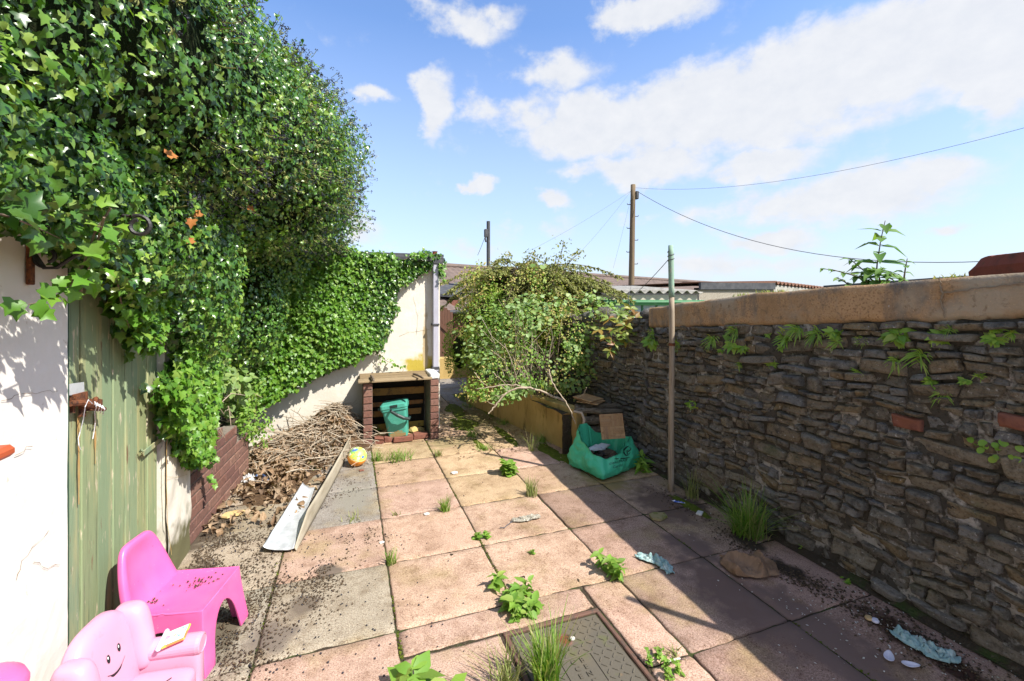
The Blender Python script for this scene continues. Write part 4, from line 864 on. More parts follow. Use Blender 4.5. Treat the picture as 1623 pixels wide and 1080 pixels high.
def pale_chair():
    loc = Vector((-.705, 1.895, 0)); rz = math.radians(-8)
    root = thing('toy_armchair', 'pale pink toy armchair with a smiling face and a toy book on its arm', 'toy chair', loc, rz)
    M = Matrix.Translation(loc) @ Matrix.Rotation(rz, 4, 'Z') @ Matrix.Scale(.89, 4)
    P_ = M_['palepink']
    lean = lambda p: Vector((p.x-.16*(p.z-.2), p.y, p.z))
    b = MB(); BC, BR, E = (-.085, 0, .30), (.052, .168, .215), .62
    superell(b, BC, BR, .72, .62, M, 40, 24, fn=lean); bk = b.build('backrest', P_, root, smooth=True)
    for s in (-1, 1):
        b = MB(); superell(b, (-.055, s*.158, .345), (.062, .046, .135), .5, .72, M, fn=lean); b.build('bolster', P_, root, smooth=True)
        b = MB(); superell(b, (.035, s*.168, .165), (.135, .035, .115), .35, .45, M); b.build('arm_panel', P_, root, smooth=True)
        b = MB(); A = M @ Matrix.Translation((-.06, s*.168, .268)) @ Matrix.Rotation(math.radians(90), 4, 'Y')
        b.lathe([(.030, -.005), (.040, 0), (.042, .01), (.042, .215), (.039, .228), (.034, .232), (.033, .229), (.012, .229)], 24, A); ar = b.build('armrest', P_, root, smooth=False)
    b = MB(); superell(b, (.045, 0, .165), (.135, .13, .055), .4, .35, M); b.build('seat_cushion', P_, root, smooth=True)
    b = MB(); superell(b, (.055, 0, .045), (.155, .205, .05), .35, .35, M); b.build('base', M_['whitep'], root, smooth=True)
    # printed face
    def front(y, z):
        k = max(0, 1-abs((z-BC[2])/BR[2])**(2/.72)); cz = k**(.72/2); q = max(0, 1-(abs(y)/(BR[1]*cz))**(2/.62)); return M @ lean(Vector((BC[0]+BR[0]*cz*q**(.62/2)+.0015, y, z)))
    f = MB()
    def blob(y0, z0, ry, rz_, mi, off=0):
        vs = [front(y0, z0)]+[front(y0+ry*math.cos(2*math.pi*k/16), z0+rz_*math.sin(2*math.pi*k/16)) for k in range(16)]
        o = (M.to_3x3() @ Vector((1, 0, 0)))*off
        f.add([v+o for v in vs], [(0, k+1, (k+1) % 16+1) for k in range(16)], mi)
    for s in (-1, 1): blob(s*.030, .388, .0085, .016, 0); blob(s*.030-.003, .394, .003, .005, 1, .001)
    pts = [front(y, .320+7.5*y*y) for y in [(-.05+.1*k/16) for k in range(17)]]
    n = len(pts); vs = []
    for k, p in enumerate(pts): w = .0015+.011*max(0, 1-((k-7.5)/5.5)**2)**.8; vs += [p+Vector((0, 0, .001)), p-Vector((0, 0, w))]
    f.add(vs, [(2*k, 2*k+1, 2*k+3, 2*k+2) for k in range(n-1)], 0)
    f.build('printed_face', [M_['blackp'], M_['white']], bk)
    b = MB(); s0 = M @ Vector((0, 0, 0))
    top = lambda x, y: M @ Vector((x, y, .222+.001))
    pts = [top(.10+.012*math.sin(k*.5), -.05+.10*k/14) for k in range(15)]
    b.tube(pts, .0018, 5)
    b.build('seat_smile', M_['blackp'], root)
    # toy book on the far arm
    K = M @ Matrix.Translation((.065, .172, .312)) @ Matrix.Scale(.86, 4) @ Matrix.Rotation(math.radians(-12), 4, 'Y') @ Matrix.Rotation(math.radians(12), 4, 'Z')
    b = MB(); b.bbox((-.048, -.062, -.010), (.052, .062, .0), .004, K); bo = b.build('toy_book', pm('book edge', (.80, .20, .06), .4, layers=[(20, (.85, .55, .08), .5, .55, 1)]), root)
    b = MB(); b.grid(lambda i, j: K @ Vector((-.044+.09*i, -.056+.112*j, .0015)), 2, 2); b.build('page', pm('book page', (.60, .80, .62), .5, layers=[(55, (.90, .88, .80), .48, .54, 2), (90, (.15, .45, .80), .62, .66, 1), (70, (.95, .72, .12), .64, .68, 1, (1, 1.3, 1))]), bo)
    b = MB(); b.tube([K @ Vector((-.052, -.07, .004)), K @ Vector((-.052, .07, .004))], .008, 8); b.build('book_hinge', pm('pale blue plastic', (.55, .72, .82), .4), bo)
pale_chair()

# ---------------------------------------------------------------- toy ball
def ball_mat():
    m = bpy.data.materials.new('toy ball'); m.use_nodes = True; nt = m.node_tree; N = nt.nodes; L = nt.links; b = N['Principled BSDF']; b.inputs['Roughness'].default_value = .4
    tc = N.new('ShaderNodeTexCoord'); v = N.new('ShaderNodeTexVoronoi'); v.inputs['Scale'].default_value = 38; L.new(tc.outputs['Object'], v.inputs['Vector'])
    cr = N.new('ShaderNodeValToRGB'); cr.color_ramp.interpolation = 'CONSTANT'; sx = N.new('ShaderNodeSeparateColor'); L.new(v.outputs['Color'], sx.inputs[0]); L.new(sx.outputs[0], cr.inputs[0])
    cols = [(.25, .50, .12), (.62, .62, .10), (.55, .66, .40), (.75, .75, .62), (.08, .16, .42), (.35, .55, .15), (.70, .58, .08)]
    e = cr.color_ramp.elements
    while len(e) < len(cols): e.new(.5)
    for i, c in enumerate(cols): e[i].position = i/len(cols); e[i].color = (*c, 1)
    sp = N.new('ShaderNodeSeparateXYZ'); L.new(tc.outputs['Object'], sp.inputs[0])
    dt = N.new('ShaderNodeVectorMath'); dt.operation = 'DOT_PRODUCT'; L.new(tc.outputs['Object'], dt.inputs[0]); dt.inputs[1].default_value = Vector((.25, -.35, .9)).normalized()
    gt = N.new('ShaderNodeMath'); gt.operation = 'GREATER_THAN'; L.new(dt.outputs['Value'], gt.inputs[0]); gt.inputs[1].default_value = .020
    g2 = N.new('ShaderNodeMath'); g2.operation = 'GREATER_THAN'; L.new(dt.outputs['Value'], g2.inputs[0]); g2.inputs[1].default_value = .010
    mx = N.new('ShaderNodeMix'); mx.data_type = 'RGBA'; L.new(g2.outputs[0], mx.inputs[0]); mx.inputs[6].default_value = (.78, .27, .02, 1); mx.inputs[7].default_value = (.80, .62, .25, 1)
    my = N.new('ShaderNodeMix'); my.data_type = 'RGBA'; L.new(gt.outputs[0], my.inputs[0]); L.new(mx.outputs[2], my.inputs[6]); L.new(cr.outputs[0], my.inputs[7]); L.new(my.outputs[2], b.inputs['Base Color'])
    return m
b = MB(); c = Vector((.06, 4.47, .088)); b.add([c+Vector(p)*.088 for p in SPH[0]], SPH[1]); tag(b.build('toy_ball', ball_mat(), smooth=True, origin=c), 'toy ball with an orange underside and a printed green and yellow top', 'ball')

# ---------------------------------------------------------------- sheet metal and trim board
P0, P1 = Vector((-.312, 3.06, 0)), Vector((.02, 5.06, 0))
b = MB(); d = (P1-P0).normalized(); nl = Vector((d.y, -d.x, 0))
def tb_(i, j):
    p = P0+(P1-P0)*i; h = .125*min(1, .15+i*6)*(1-.1*i); q = p+nl*(-.012*j+.010*math.sin(i*3.2)*(1)); q.z = .008+h*j+.02*i*i; return q
b.grid(tb_, 60, 4); o = b.build('trim_board', M_['trim'], smooth=True, origin=P0, mods=[('SOLIDIFY', dict(thickness=.006))])
tag(o, 'long thin cream trim board lying on its edge beside the dead leaf heap', 'trim board')
b = MB(); qa, qb, qc, qd = Vector((-.506, 3.108, .012)), Vector((-.33, 3.05, .012)), Vector((-.272, 3.95, .03)), Vector((-.362, 3.99, .05))
def sh(i, j):
    p = (qa.lerp(qb, i)).lerp(qd.lerp(qc, i), j); p = Vector(p); p.z += .035*(1-i)**5+.018*math.sin(math.pi*i)*.5+.004*mnoise.noise(Vector((i*3, j*6, 2)))+(.02*i**6); return p
b.grid(sh, 20, 30); tag(b.build('metal_sheet', M_['zinc'], smooth=True, origin=qa, mods=[('SOLIDIFY', dict(thickness=.003))]), 'short folded strip of shiny galvanised metal lying on the paving left of the trim board', 'metal sheet')

# ---------------------------------------------------------------- manhole
MX0, MX1, MY0, MY1 = .668, 1.174, 1.31, 1.983
mh = thing('manhole_cover', 'rusty cast iron manhole cover set in the pink paving', 'manhole cover', ((MX0+MX1)/2, (MY0+MY1)/2, 0))
b = MB()
for lo, hi in (((MX0, MY0, -.06), (MX1, MY0+.022, .003)), ((MX0, MY1-.022, -.06), (MX1, MY1, .003)), ((MX0, MY0+.0225, -.06), (MX0+.022, MY1-.0225, .002)), ((MX1-.022, MY0+.0225, -.06), (MX1, MY1-.0225, .002))): b.bbox(lo, hi, .004)
b.build('frame', M_['manholeframe'], mh)
b = MB(); x0, x1, y0, y1 = MX0+.030, MX1-.030, MY0+.030, MY1-.030
b.bbox((x0, y0, -.05), (x1, y1, -.004), .003)
nx, ny = 13, 18
for i in range(nx):
    for j in range(ny):
        x = x0+.025+(x1-x0-.05)*i/(nx-1); y = y0+.025+(y1-y0-.05)*j/(ny-1)
        if .40 < (y-y0)/(y1-y0) < .66 and .33 < (x-x0)/(x1-x0) < .68: continue
        if (Vector((x, y))-Vector((.925, 1.85))).length < .035: continue
        a = math.radians(45 if (i+j) % 2 else -45)+.0; K = Matrix.Translation((x, y, -.003)) @ Matrix.Rotation(a, 4, 'Z'); b.bbox((-.012, -.0026, -.004), (.012, .0026, .003), .0012, K)
for yy in (.40, .66): b.bbox((x0+(x1-x0)*.34, y0+(y1-y0)*yy-.003, -.006), (x0+(x1-x0)*.67, y0+(y1-y0)*yy+.003, .0), .001)
for xx in (.34, .67): b.bbox((x0+(x1-x0)*xx-.003, y0+(y1-y0)*.405, -.006), (x0+(x1-x0)*xx+.003, y0+(y1-y0)*.655, -.0005), .001)
cov = b.build('cover', M_['manhole'], mh)
def text_mesh(body, size, extr=.002):
    cu = bpy.data.curves.new('lettering', 'FONT'); cu.body = body; cu.size = size; cu.extrude = extr; cu.align_x = 'CENTER'; cu.resolution_u = 2
    o = bpy.data.objects.new('lettering', cu); COL.objects.link(o); dg = bpy.context.evaluated_depsgraph_get(); me = bpy.data.meshes.new_from_object(o.evaluated_get(dg))
    v = [Vector(x.co) for x in me.vertices]; f = [tuple(p.vertices) for p in me.polygons]
    bpy.data.objects.remove(o); bpy.data.curves.remove(cu); bpy.data.meshes.remove(me); return v, f
b = MB()
for body, x, y in (('C  B', .50, .60), ('C  E', .50, .54), ('E  N', .50, .48), ('B  C', .50, .42)):
    v, f = text_mesh(body, .035, .003); o = Vector((x0+(x1-x0)*x, y0+(y1-y0)*y, -.003)); b.add([o+p for p in v], f)
b.build('lettering', M_['manhole'], cov)
b = MB(); b.lathe([(.040, -.0035), (.034, .0015), (.029, .0015), (.026, -.003)], 24, Matrix.Translation((.925, 1.85, 0)), capb=False, capt=False); b.build('keyhole', M_['manholeframe'], cov)
b = MB(); b.lathe([(.027, -.0034), (.001, -.0030)], 20, Matrix.Translation((.925, 1.85, 0)), capb=False); b.build('key_pan', M_['rust'], cov)
b = MB(); c = Vector((.955, 1.835, .006)); b.add([c+Vector((p[0]*.013, p[1]*.010, p[2]*.009)) for p in SPH[0]], SPH[1]); tag(b.build('pebble', M_['flake'], smooth=True, origin=c), 'pale pebble beside the keyhole of the manhole cover', 'pebble')

# ---------------------------------------------------------------- posts
def post(x, y, top, lean, label, seen=True):
    root = thing('clothes_post', label, 'post', (x, y, 0))
    f = lambda z: Vector((x+lean*z+.006*math.sin(z*2.1), y+.005*math.sin(z*3.3), z))
    zs = 1.585; b = MB(); b.tube([f(-.03+(zs+.03)*k/14) for k in range(15)], [.0245-.003*k/14+R.uniform(-.0006, .0006) for k in range(15)], 14); b.build('shaft', M_['post'], root, smooth=True)
    b = MB(); b.tube([f(zs+.001+(top-zs)*k/6) for k in range(7)], [.0222]*6+[.019], 14); b.build('painted_top', M_['postgreen'], root, smooth=True)
    b = MB(); z = top-.14
    b.tube([f(z+.004*k)+Vector((.026*math.cos(k*.7), .026*math.sin(k*.7), 0)) for k in range(24)], .003, 5); b.build('tie', M_['cable'], root)
    b = MB(); b.lathe([(.0255, -.012), (.027, -.008), (.027, .008), (.0255, .012)], 14, Matrix.Translation(f(1.20)), capb=False, capt=False); b.build('collar', M_['rust'], root)
post(2.47, 3.01, 2.01, .002, 'slender weathered wooden clothes post with a green painted top, in front of the stone wall')
post(2.56, .60, 2.0, 0, 'clothes post outside the right edge, whose shadow crosses the pink slabs')

# ---------------------------------------------------------------- green rubble sack
BC_ = Vector((2.235, 3.645, 0))
bag = thing('rubble_sack', 'slumped green woven sack with dark lettering, full of rubble, by the stone wall', 'sack', BC_)
corn = [(Vector((2.03, 3.345)), .0), (Vector((2.52, 3.53)), .0), (Vector((2.43, 3.96)), .0), (Vector((1.935, 3.78)), .0)]
def bag_r(a):
    """distance from the centre to the footprint edge along angle a"""
    d = Vector((math.cos(a), math.sin(a))); c2 = BC_.to_2d(); best = None
    for k in range(4):
        p, q = corn[k][0]-c2, corn[(k+1) % 4][0]-c2; e = q-p; den = d.x*e.y-d.y*e.x
        if abs(den) < 1e-9: continue
        s = (p.x*e.y-p.y*e.x)/den; u = (p.x*d.y-p.y*d.x)/den
        if s > 0 and -.001 <= u <= 1.001: best = s if best is None else min(best, s)
    return best
angs = [math.atan2((c[0]-BC_.to_2d()).y, (c[0]-BC_.to_2d()).x) for c in corn]
def rim_h(a):
    # front (towards the camera, -135..-60 deg) sags; back-left and right stand up
    pts = [(-180, .25), (-150, .185), (-118, .14), (-85, .17), (-55, .24), (-25, .275), (0, .25), (40, .2), (80, .24), (110, .35), (140, .36), (165, .30), (180, .25)]
    d = math.degrees(a); return interp(d, [p[0] for p in pts], [p[1] for p in pts])
def bag_pt(i, j, inner=False):
    a = -math.pi+2*math.pi*i; r = bag_r(a); h = rim_h(a)
    rs = min(r, .235+.35*(r-.235)) # rounder higher up
    if j < .12: q = j/.12; rr = r*(.55+.45*q); z = .004+.018*q**3
    else:
        q = (j-.12)/.88; bul = .035*math.sin(math.pi*min(1, q*1.1)); rr = (r*(1-q)**1.2+rs*.93*(1-(1-q)**1.2))+bul*(1-.5*q); z = .02+h*q
    w = 1.0-.2*abs(2*j-1)
    rr += w*(.026*mnoise.noise(Vector((math.cos(a)*2.6, math.sin(a)*2.6, z*9)))+.024*abs(mnoise.noise(Vector((math.cos(a)*5+3, math.sin(a)*5, z*16))))+.008*mnoise.noise(Vector((math.cos(a)*13, math.sin(a)*13, z*24))))
    z += .012*mnoise.noise(Vector((math.cos(a)*3, math.sin(a)*3, 4)))*j
    if inner: rr -= .008
    return Vector((BC_.x+rr*math.cos(a), BC_.y+rr*math.sin(a), max(.004, z)))
b = MB(); NU, NVV = 120, 34
b.grid(lambda i, j: bag_pt(i, j), NU, NVV, closed_u=True)
b.add([BC_+Vector((0, 0, .004))]+[bag_pt(i/NU, 0) for i in range(NU)], [(0, (i+1) % NU+1, i+1) for i in range(NU)])
# lining folded over the rim and down inside
def lining(i, j):
    a = -math.pi+2*math.pi*i; p = bag_pt(i, 1.0); c2 = Vector((BC_.x, BC_.y, p.z)); d = (c2-p).normalized()
    h = rim_h(a); return p+d*(.006+.05*j)+Vector((0, 0, .006*math.sin(math.pi*min(1, j*4)) - (h-.07)*j**1.1))
b.grid(lining, NU, 10, closed_u=True)
bago = b.build('sack_cloth', M_['bag'], bag, smooth=True)
bm = bmesh.new(); bm.from_mesh(bago.data); bmesh.ops.remove_doubles(bm, verts=bm.verts, dist=.0004); bmesh.ops.recalc_face_normals(bm, faces=bm.faces); bm.to_mesh(bago.data)
bvh = BVHTree.FromBMesh(bm)
def on_bag(px, py):
    o = Vector((0, 0, H)); d = (W(px, py, 1.0)-o).normalized(); h = bvh.ray_cast(o, d); return (h[0], h[1]) if h[0] is not None else (o+d*4, -d)
tm = MB()
def bag_text(body, px, py, width, slope, ratio=.62):
    v, f = text_mesh(body, 1, 0); xs = [p.x for p in v]; w = max(xs)-min(xs); k = width/w; out = []
    for p in v:
        x = px+(p.x)*k; y = py-p.y*k*ratio+slope*(p.x)*k; q, n = on_bag(x, y); out.append(q+(Vector((0, 0, H))-q).normalized()*.004)
    tm.add(out, f)
bag_text('GWASTRAFF', 980, 734, 29, -.24, 1.0); bag_text('Gardd', 979, 741, 15, -.24, 1.0)
def emblem(pts, w):
    n = len(pts); vs = []
    for k, (x, y) in enumerate(pts):
        x2, y2 = pts[min(k+1, n-1)]; x1, y1 = pts[max(k-1, 0)]; dx, dy = x2-x1, y2-y1; l = math.hypot(dx, dy) or 1; ww = w*math.sin(math.pi*(k+.35)/(n-.3))**.7
        for s in (-1, 1): q, nn_ = on_bag(x-dy/l*ww*s, y+dx/l*ww*s); vs.append(q+(Vector((0, 0, H))-q).normalized()*.004)
    tm.add(vs, [(2*k, 2*k+1, 2*k+3, 2*k+2) for k in range(n-1)])
emblem([(997, 707), (993, 709), (989, 713), (989, 718), (992, 722), (996, 722)], 1.3); emblem([(998, 709), (1000, 712), (997, 715), (994, 717), (994, 720), (997, 720), (999, 717)], 1.0); emblem([(992, 716), (996, 713)], .7); emblem([(974, 727), (980, 727.5), (988, 727), (998, 725)], .8)
tm.build('lettering', M_['blackp'], bago); bm.free()
b = MB()
b.lathe([(.01, .10), (.12, .105), (.2, .08)], 20, Matrix.Translation(BC_), capb=False, capt=False)
for _ in range(26):
    a = R.uniform(0, 6.28); r = R.uniform(0, .15); c = BC_+Vector((r*math.cos(a), r*math.sin(a), R.uniform(.09, .15))); K = Matrix.Translation(c) @ Matrix.Rotation(R.uniform(0, 6), 4, 'Z') @ Matrix.Rotation(R.uniform(-.6, .6), 4, 'X'); b.bbox((-.05, -.03, -.012), (.05, .03, .012), .004, K, 0, .006)
tag(b.build('rubble_filling', M_['darkjunk'], origin=BC_), 'dark broken rubble filling the green sack', 'rubble', kind='stuff')
for k, (px, py, s, r_, lab) in enumerate(((945, 712, .085, .3, 'jagged white plaster piece on top of the rubble in the green sack, the larger one'), (958, 708, .06, 1.2, 'small white plaster chip behind the larger white piece in the green sack'))):
    c = G(px, py, .165); b = MB(); pol = [c+Vector((s*R.uniform(.7, 1.15)*math.cos(q*.7+r_), s*.8*R.uniform(.6, 1.1)*math.sin(q*.7+r_), .012*math.sin(q*1.3))) for q in range(9)]
    b.prism(pol, (0, 0, .014)); tag(b.build('plaster_piece', M_['plaster'], origin=c), lab, 'plaster')

def parquet(K, label, loc, group=None):
    root = thing('parquet_tile', label, 'parquet tile', loc, 0, group); s = .225
    b = MB()
    for qx in range(2):
        for qy in range(2):
            for k in range(5):
                w = s/2; a = w*k/5; c = w*(k+1)/5; lo, hi = ((qx*w, qy*w+a), (qx*w+w, qy*w+c)) if (qx+qy) % 2 else ((qx*w+a, qy*w), (qx*w+c, qy*w+w))
                b.bbox((lo[0]-w+.0004, lo[1]-w+.0004, .003), (hi[0]-w-.0004, hi[1]-w-.0004, .0095), .0006, K)
    b.build('wood_fingers', M_['parquet'], root)
    b = MB(); b.box((-s/2+.001, -s/2+.001, 0), (s/2-.001, s/2-.001, .0029), K); b.build('backing', M_['tiledark'], root)
tc_ = W(970, 676, 4.16)
fx = Vector((1, -.22, .02)).normalized(); fz = Vector((-.22, -.93, .30)).normalized(); fy = fz.cross(fx).normalized(); fx = fy.cross(fz)
parquet(Matrix(((fx.x, fy.x, fz.x, tc_.x), (fx.y, fy.y, fz.y, tc_.y), (fx.z, fy.z, fz.z, tc_.z), (0, 0, 0, 1))), 'square parquet tile standing upright in the back of the green sack', tc_)
for k, (dz, rz_, lab) in enumerate(((.555, 25, 'top parquet tile of the stack on the logs beside the planter'), (.538, 12, 'parquet tile second from the top of the stack on the logs'), (.522, 38, 'lowest parquet tile of the stack lying on the logs'))):
    c = Vector((2.30+.012*k, 4.07-.01*k, dz)); parquet(Matrix.Translation(c) @ Matrix.Rotation(math.radians(rz_), 4, 'Z') @ Matrix.Rotation(math.radians(5-2*k), 4, 'X'), lab, c, 'stacked parquet tiles')
LG = [((2.10, 3.99, .468), (2.34, 3.90, .455), (2.60, 3.93, .43), .030, 'long grey log lying over the planter end, nearest the sack'), ((2.16, 4.10, .47), (2.38, 4.02, .475), (2.62, 4.05, .46), .034, 'grey log behind the long one, under the parquet tiles'),
      ((2.18, 3.97, .36), (2.35, 3.96, .36), (2.6, 3.98, .35), .05, 'thick dark log wedged below the long grey log'), ((2.20, 3.97, .24), (2.4, 3.98, .25), (2.62, 3.99, .24), .055, 'dark log low in the pile behind the sack'), ((2.2, 3.99, .12), (2.4, 3.98, .12), (2.62, 4.0, .13), .055, 'lowest dark log of the pile behind the sack')]
for a, m_, c, r, lab in LG:
    b = MB(); pts = []
    for k in range(9):
        q = k/8; p = Vector(a).lerp(Vector(m_), q*2) if q < .5 else Vector(m_).lerp(Vector(c), q*2-1); pts.append(p+Vector((0, R.uniform(-.006, .006), R.uniform(-.005, .005))))
    b.tube(pts, [r*R.uniform(.8, 1.1) for _ in pts], 9); tag(b.build('log', M_['log'], origin=a), lab, 'log', 'logs piled at the planter end')
b = MB(); p = [W(909, 652, 4.40), W(922, 655, 4.37), W(926, 665, 4.34), W(924, 682, 4.32)]; b.tube(p, [.011, .014, .014, .010], 7); tag(b.build('bent_stick', M_['palebark'], origin=p[-1]), 'short bent pale stick hanging down in front of the log pile', 'stick')

# ---------------------------------------------------------------- rags, papers and scraps
def rag(name, pts, width, m, label, cat, hgt=.03, seed=0, n=46):
    P = [Vector(p) for p in pts]
    def path(q):
        f = q*(len(P)-1); k = min(int(f), len(P)-2); return P[k].lerp(P[k+1], f-k), (P[k+1]-P[k]).normalized()
    b = MB()
    def fn(i, j):
        c, d = path(i); s = Vector((-d.y, d.x, 0)); w = width*(.55+.45*math.sin(math.pi*(i*.9+.05))+.25*mnoise.noise(Vector((i*5, seed, 0)))); q = j-.5
        x = c+s*(w*q*(1+.3*mnoise.noise(Vector((i*7, j*3, seed)))))+d*(.02*mnoise.noise(Vector((i*6, j*6, seed+5))))
        z = .004+hgt*(1-(2*q)**2*.8)*(.15+1.9*abs(mnoise.noise(Vector((i*8, j*5, seed+9)))))*(.5+.5*math.sin(math.pi*i))+.014*abs(mnoise.noise(Vector((i*22, j*9, seed))))
        x.z = max(.003, z); return x
    b.grid(fn, n, 22); tag(b.build(name, m, smooth=True, origin=P[0], mods=[('SOLIDIFY', dict(thickness=.0025, offset=1))]), label, cat)
rag('rag', [G(1011, 882), G(1027, 889), G(1045, 893), G(1055, 900), G(1063, 912)], .075, M_['ragteal'], 'crumpled teal rag lying on the edge of the wall shadow', 'rag', .03, 1)
rag('rag', [G(1420, 1003), G(1440, 1019), G(1465, 1030), G(1490, 1046), G(1510, 1040)], .085, M_['ragteal'], 'sodden greenish rag in the dirt at the foot of the wall, bottom right', 'rag', .035, 5)
rag('rag', [G(812, 827), G(826, 826), G(842, 823), G(855, 820)], .055, M_['raggrey'], 'small frayed grey rag on a sunlit pink slab in mid yard', 'rag', .022, 8)
b = MB(); b.tube([G(812, 828)+Vector((0, 0, .006)), G(803, 835)+Vector((0, 0, .008)), G(800, 838)+Vector((0, 0, .006)), G(792, 838)+Vector((0, 0, .006))], .003, 5); tag(b.build('cord', M_['cable'], origin=G(803, 835)), 'short dark cord end curling out of the frayed grey rag', 'cord')
c = G(1186, 899); b = MB(); fold = [(R.uniform(0, 6.28), R.uniform(-.12, .12), R.uniform(.25, .6)) for _ in range(11)]
def pap(i, j):
    x, y = (i-.5)*.30, (j-.5)*.23; ed = 1-max(abs(2*i-1), abs(2*j-1))**5; x += .05*mnoise.noise(Vector((i*3, j*3, 1))); y += .05*mnoise.noise(Vector((i*3, j*3, 8)))
    z = .030+.115*(1-2.0*abs(mnoise.noise(Vector((x*7, y*7, 2)))))**2*.75+.045*abs(mnoise.noise(Vector((x*13, y*13, 5))))+.022*abs(mnoise.noise(Vector((x*30, y*30, 9))))
    z = max(.003, .010+(z-.012)*.55*(.12+.88*ed)); k_ = 1-.16*max(0, (2*abs(i-.5))**2+(2*abs(j-.5))**2-1); x *= k_; y *= k_
    return c+Vector((x*CA+y*SA, -x*SA+y*CA, z))
b.grid(pap, 44, 32); tag(b.build('crumpled_paper', M_['paper'], origin=c, mods=[('SOLIDIFY', dict(thickness=.002, offset=1))]), 'large crumpled sheet of sodden brown paper beside the grass tuft at the wall', 'paper')
b = MB(); a = G(1066, 796); b.grid(lambda i, j: G(1066, 796).lerp(G(1086, 800), i)+Vector((.0, .035*(j-.5)*(1-.7*i), .010+.012*mnoise.noise(Vector((i*6, j*5, 1))))), 16, 8); tag(b.build('wrapper', pm('blue and white wrapper', (.78, .80, .86), .35, .5, layers=[(26, (.06, .12, .45), .54, .58, 2)]), origin=a, smooth=True), 'blue and white plastic wrapper near the foot of the clothes post', 'wrapper')
c = G(1043, 821); b = MB(); b.prism([c+Vector((x, y, .004)) for x, y in ((-.065, -.02), (-.02, -.055), (.06, -.03), (.07, .02), (.0, .05), (-.05, .035))], (0, .004, .014)); tag(b.build('stone_chip', pm('mossy chip', (.26, .21, .10), .9, layers=[(30, (.14, .15, .03), .5, .65, 4)]), origin=c), 'flat mossy stone chip on the shaded slabs in front of the clothes post', 'stone chip')
c = G(1109, 815); b = MB(); b.bbox((-.03, -.02, .001), (.03, .02, .014), .003, Matrix.Translation(c) @ Matrix.Rotation(.6, 4, 'Z'), 0, .003); tag(b.build('stone_chip', M_['flake'], origin=c), 'small pale squarish chip on the shaded slabs by the wrapper', 'stone chip')
for px, py, a_, lx, lab in ((1409, 1044, .5, .038, 'open white mussel shell half on the shaded slab, left of the sodden rag'), (1444, 1058, -.5, .035, 'thin white shell half tilted on the shaded slab below the sodden rag')):
    c = G(px, py); b = MB(); K = Matrix.Translation(c) @ Matrix.Rotation(a_, 4, 'Z'); b.grid(lambda i, j: K @ Vector((lx*math.cos(i*6.283)*j, lx*.48*math.sin(i*6.283)*j*(1-.3*math.cos(i*6.283)), .004+.010*j*j)), 20, 6, closed_u=True); tag(b.build('shell', M_['shell'], smooth=True, origin=c, mods=[('SOLIDIFY', dict(thickness=.002))]), lab, 'shell')
for px, py, lab, m_ in ((1378, 981, 'ochre snail shell in the dirt at the wall foot', pm('snail ochre', (.48, .33, .16), .5)), (1388, 985, 'white snail shell beside the ochre one in the dirt at the wall foot', M_['shell'])):
    c = G(px, py, .012); b = MB()
    pts = [c+Vector(((.014*(1-k/30))*math.cos(k*.45), (.014*(1-k/30))*math.sin(k*.45), .008*k/30)) for k in range(30)]; b.tube(pts, [.009*(1-.8*k/29) for k in range(30)], 8); tag(b.build('snail_shell', m_, smooth=True, origin=c), lab, 'snail shell')
b = MB(); a, c = G(1056, 1051), G(1078, 1046); b.tube([a+Vector((0, 0, .006)), c+Vector((0, 0, .006))], .004, 6); tag(b.build('lolly_stick', M_['flake'], origin=a), 'pale stick lying in a slab joint right of the manhole cover', 'stick')
rag('plastic_film', [G(398, 757), G(410, 762), G(424, 764), G(436, 760)], .10, M_['film'], 'crumpled dark blue plastic film among the dead leaves', 'plastic film', .05, 12)
rag('plastic_film', [G(384, 764), G(396, 764), G(404, 760)], .08, M_['clearfilm'], 'crumpled grey plastic film left of the blue film in the dead leaves', 'plastic film', .05, 14)
c = G(368, 819); b = MB(); b.prism([c+Vector((x, y, .012)) for x, y in ((-.07, -.02), (-.02, -.05), (.06, -.02), (.075, .03), (.01, .05), (-.05, .03))], (0, .004, .01)); tag(b.build('stone_chip', pm('yellow chip', (.52, .38, .17), .9, layers=[(20, (.36, .25, .1), .5, .7, 4)]), origin=c), 'flat yellowish chip on the litter near the brick bed', 'stone chip')
for px, py, s, lab in ((676, 816, .02, 'white flake on a sunlit slab left of the middle joint'), (659, 1000, .0, ''), (605, 861, .016, 'white flake beside the left hand grass tuft'), (573, 747, .022, 'small red brick chip beside the toy ball'), (720, 751, .03, 'pale flat chip on the paving joint in front of the store')):
    if not s: continue
    c = G(px, py); b = MB(); sd = R.uniform(0, 50); b.add([c+Vector((p[0]*s*1.2, p[1]*s, .3*s+p[2]*s*.4))*(1)+Vector((0, 0, 0)) for p in ICO_T], ICO_F); tag(b.build('stone_chip', M_['redbrick'] if 'brick' in lab else M_['flake'], origin=c), lab, 'stone chip')

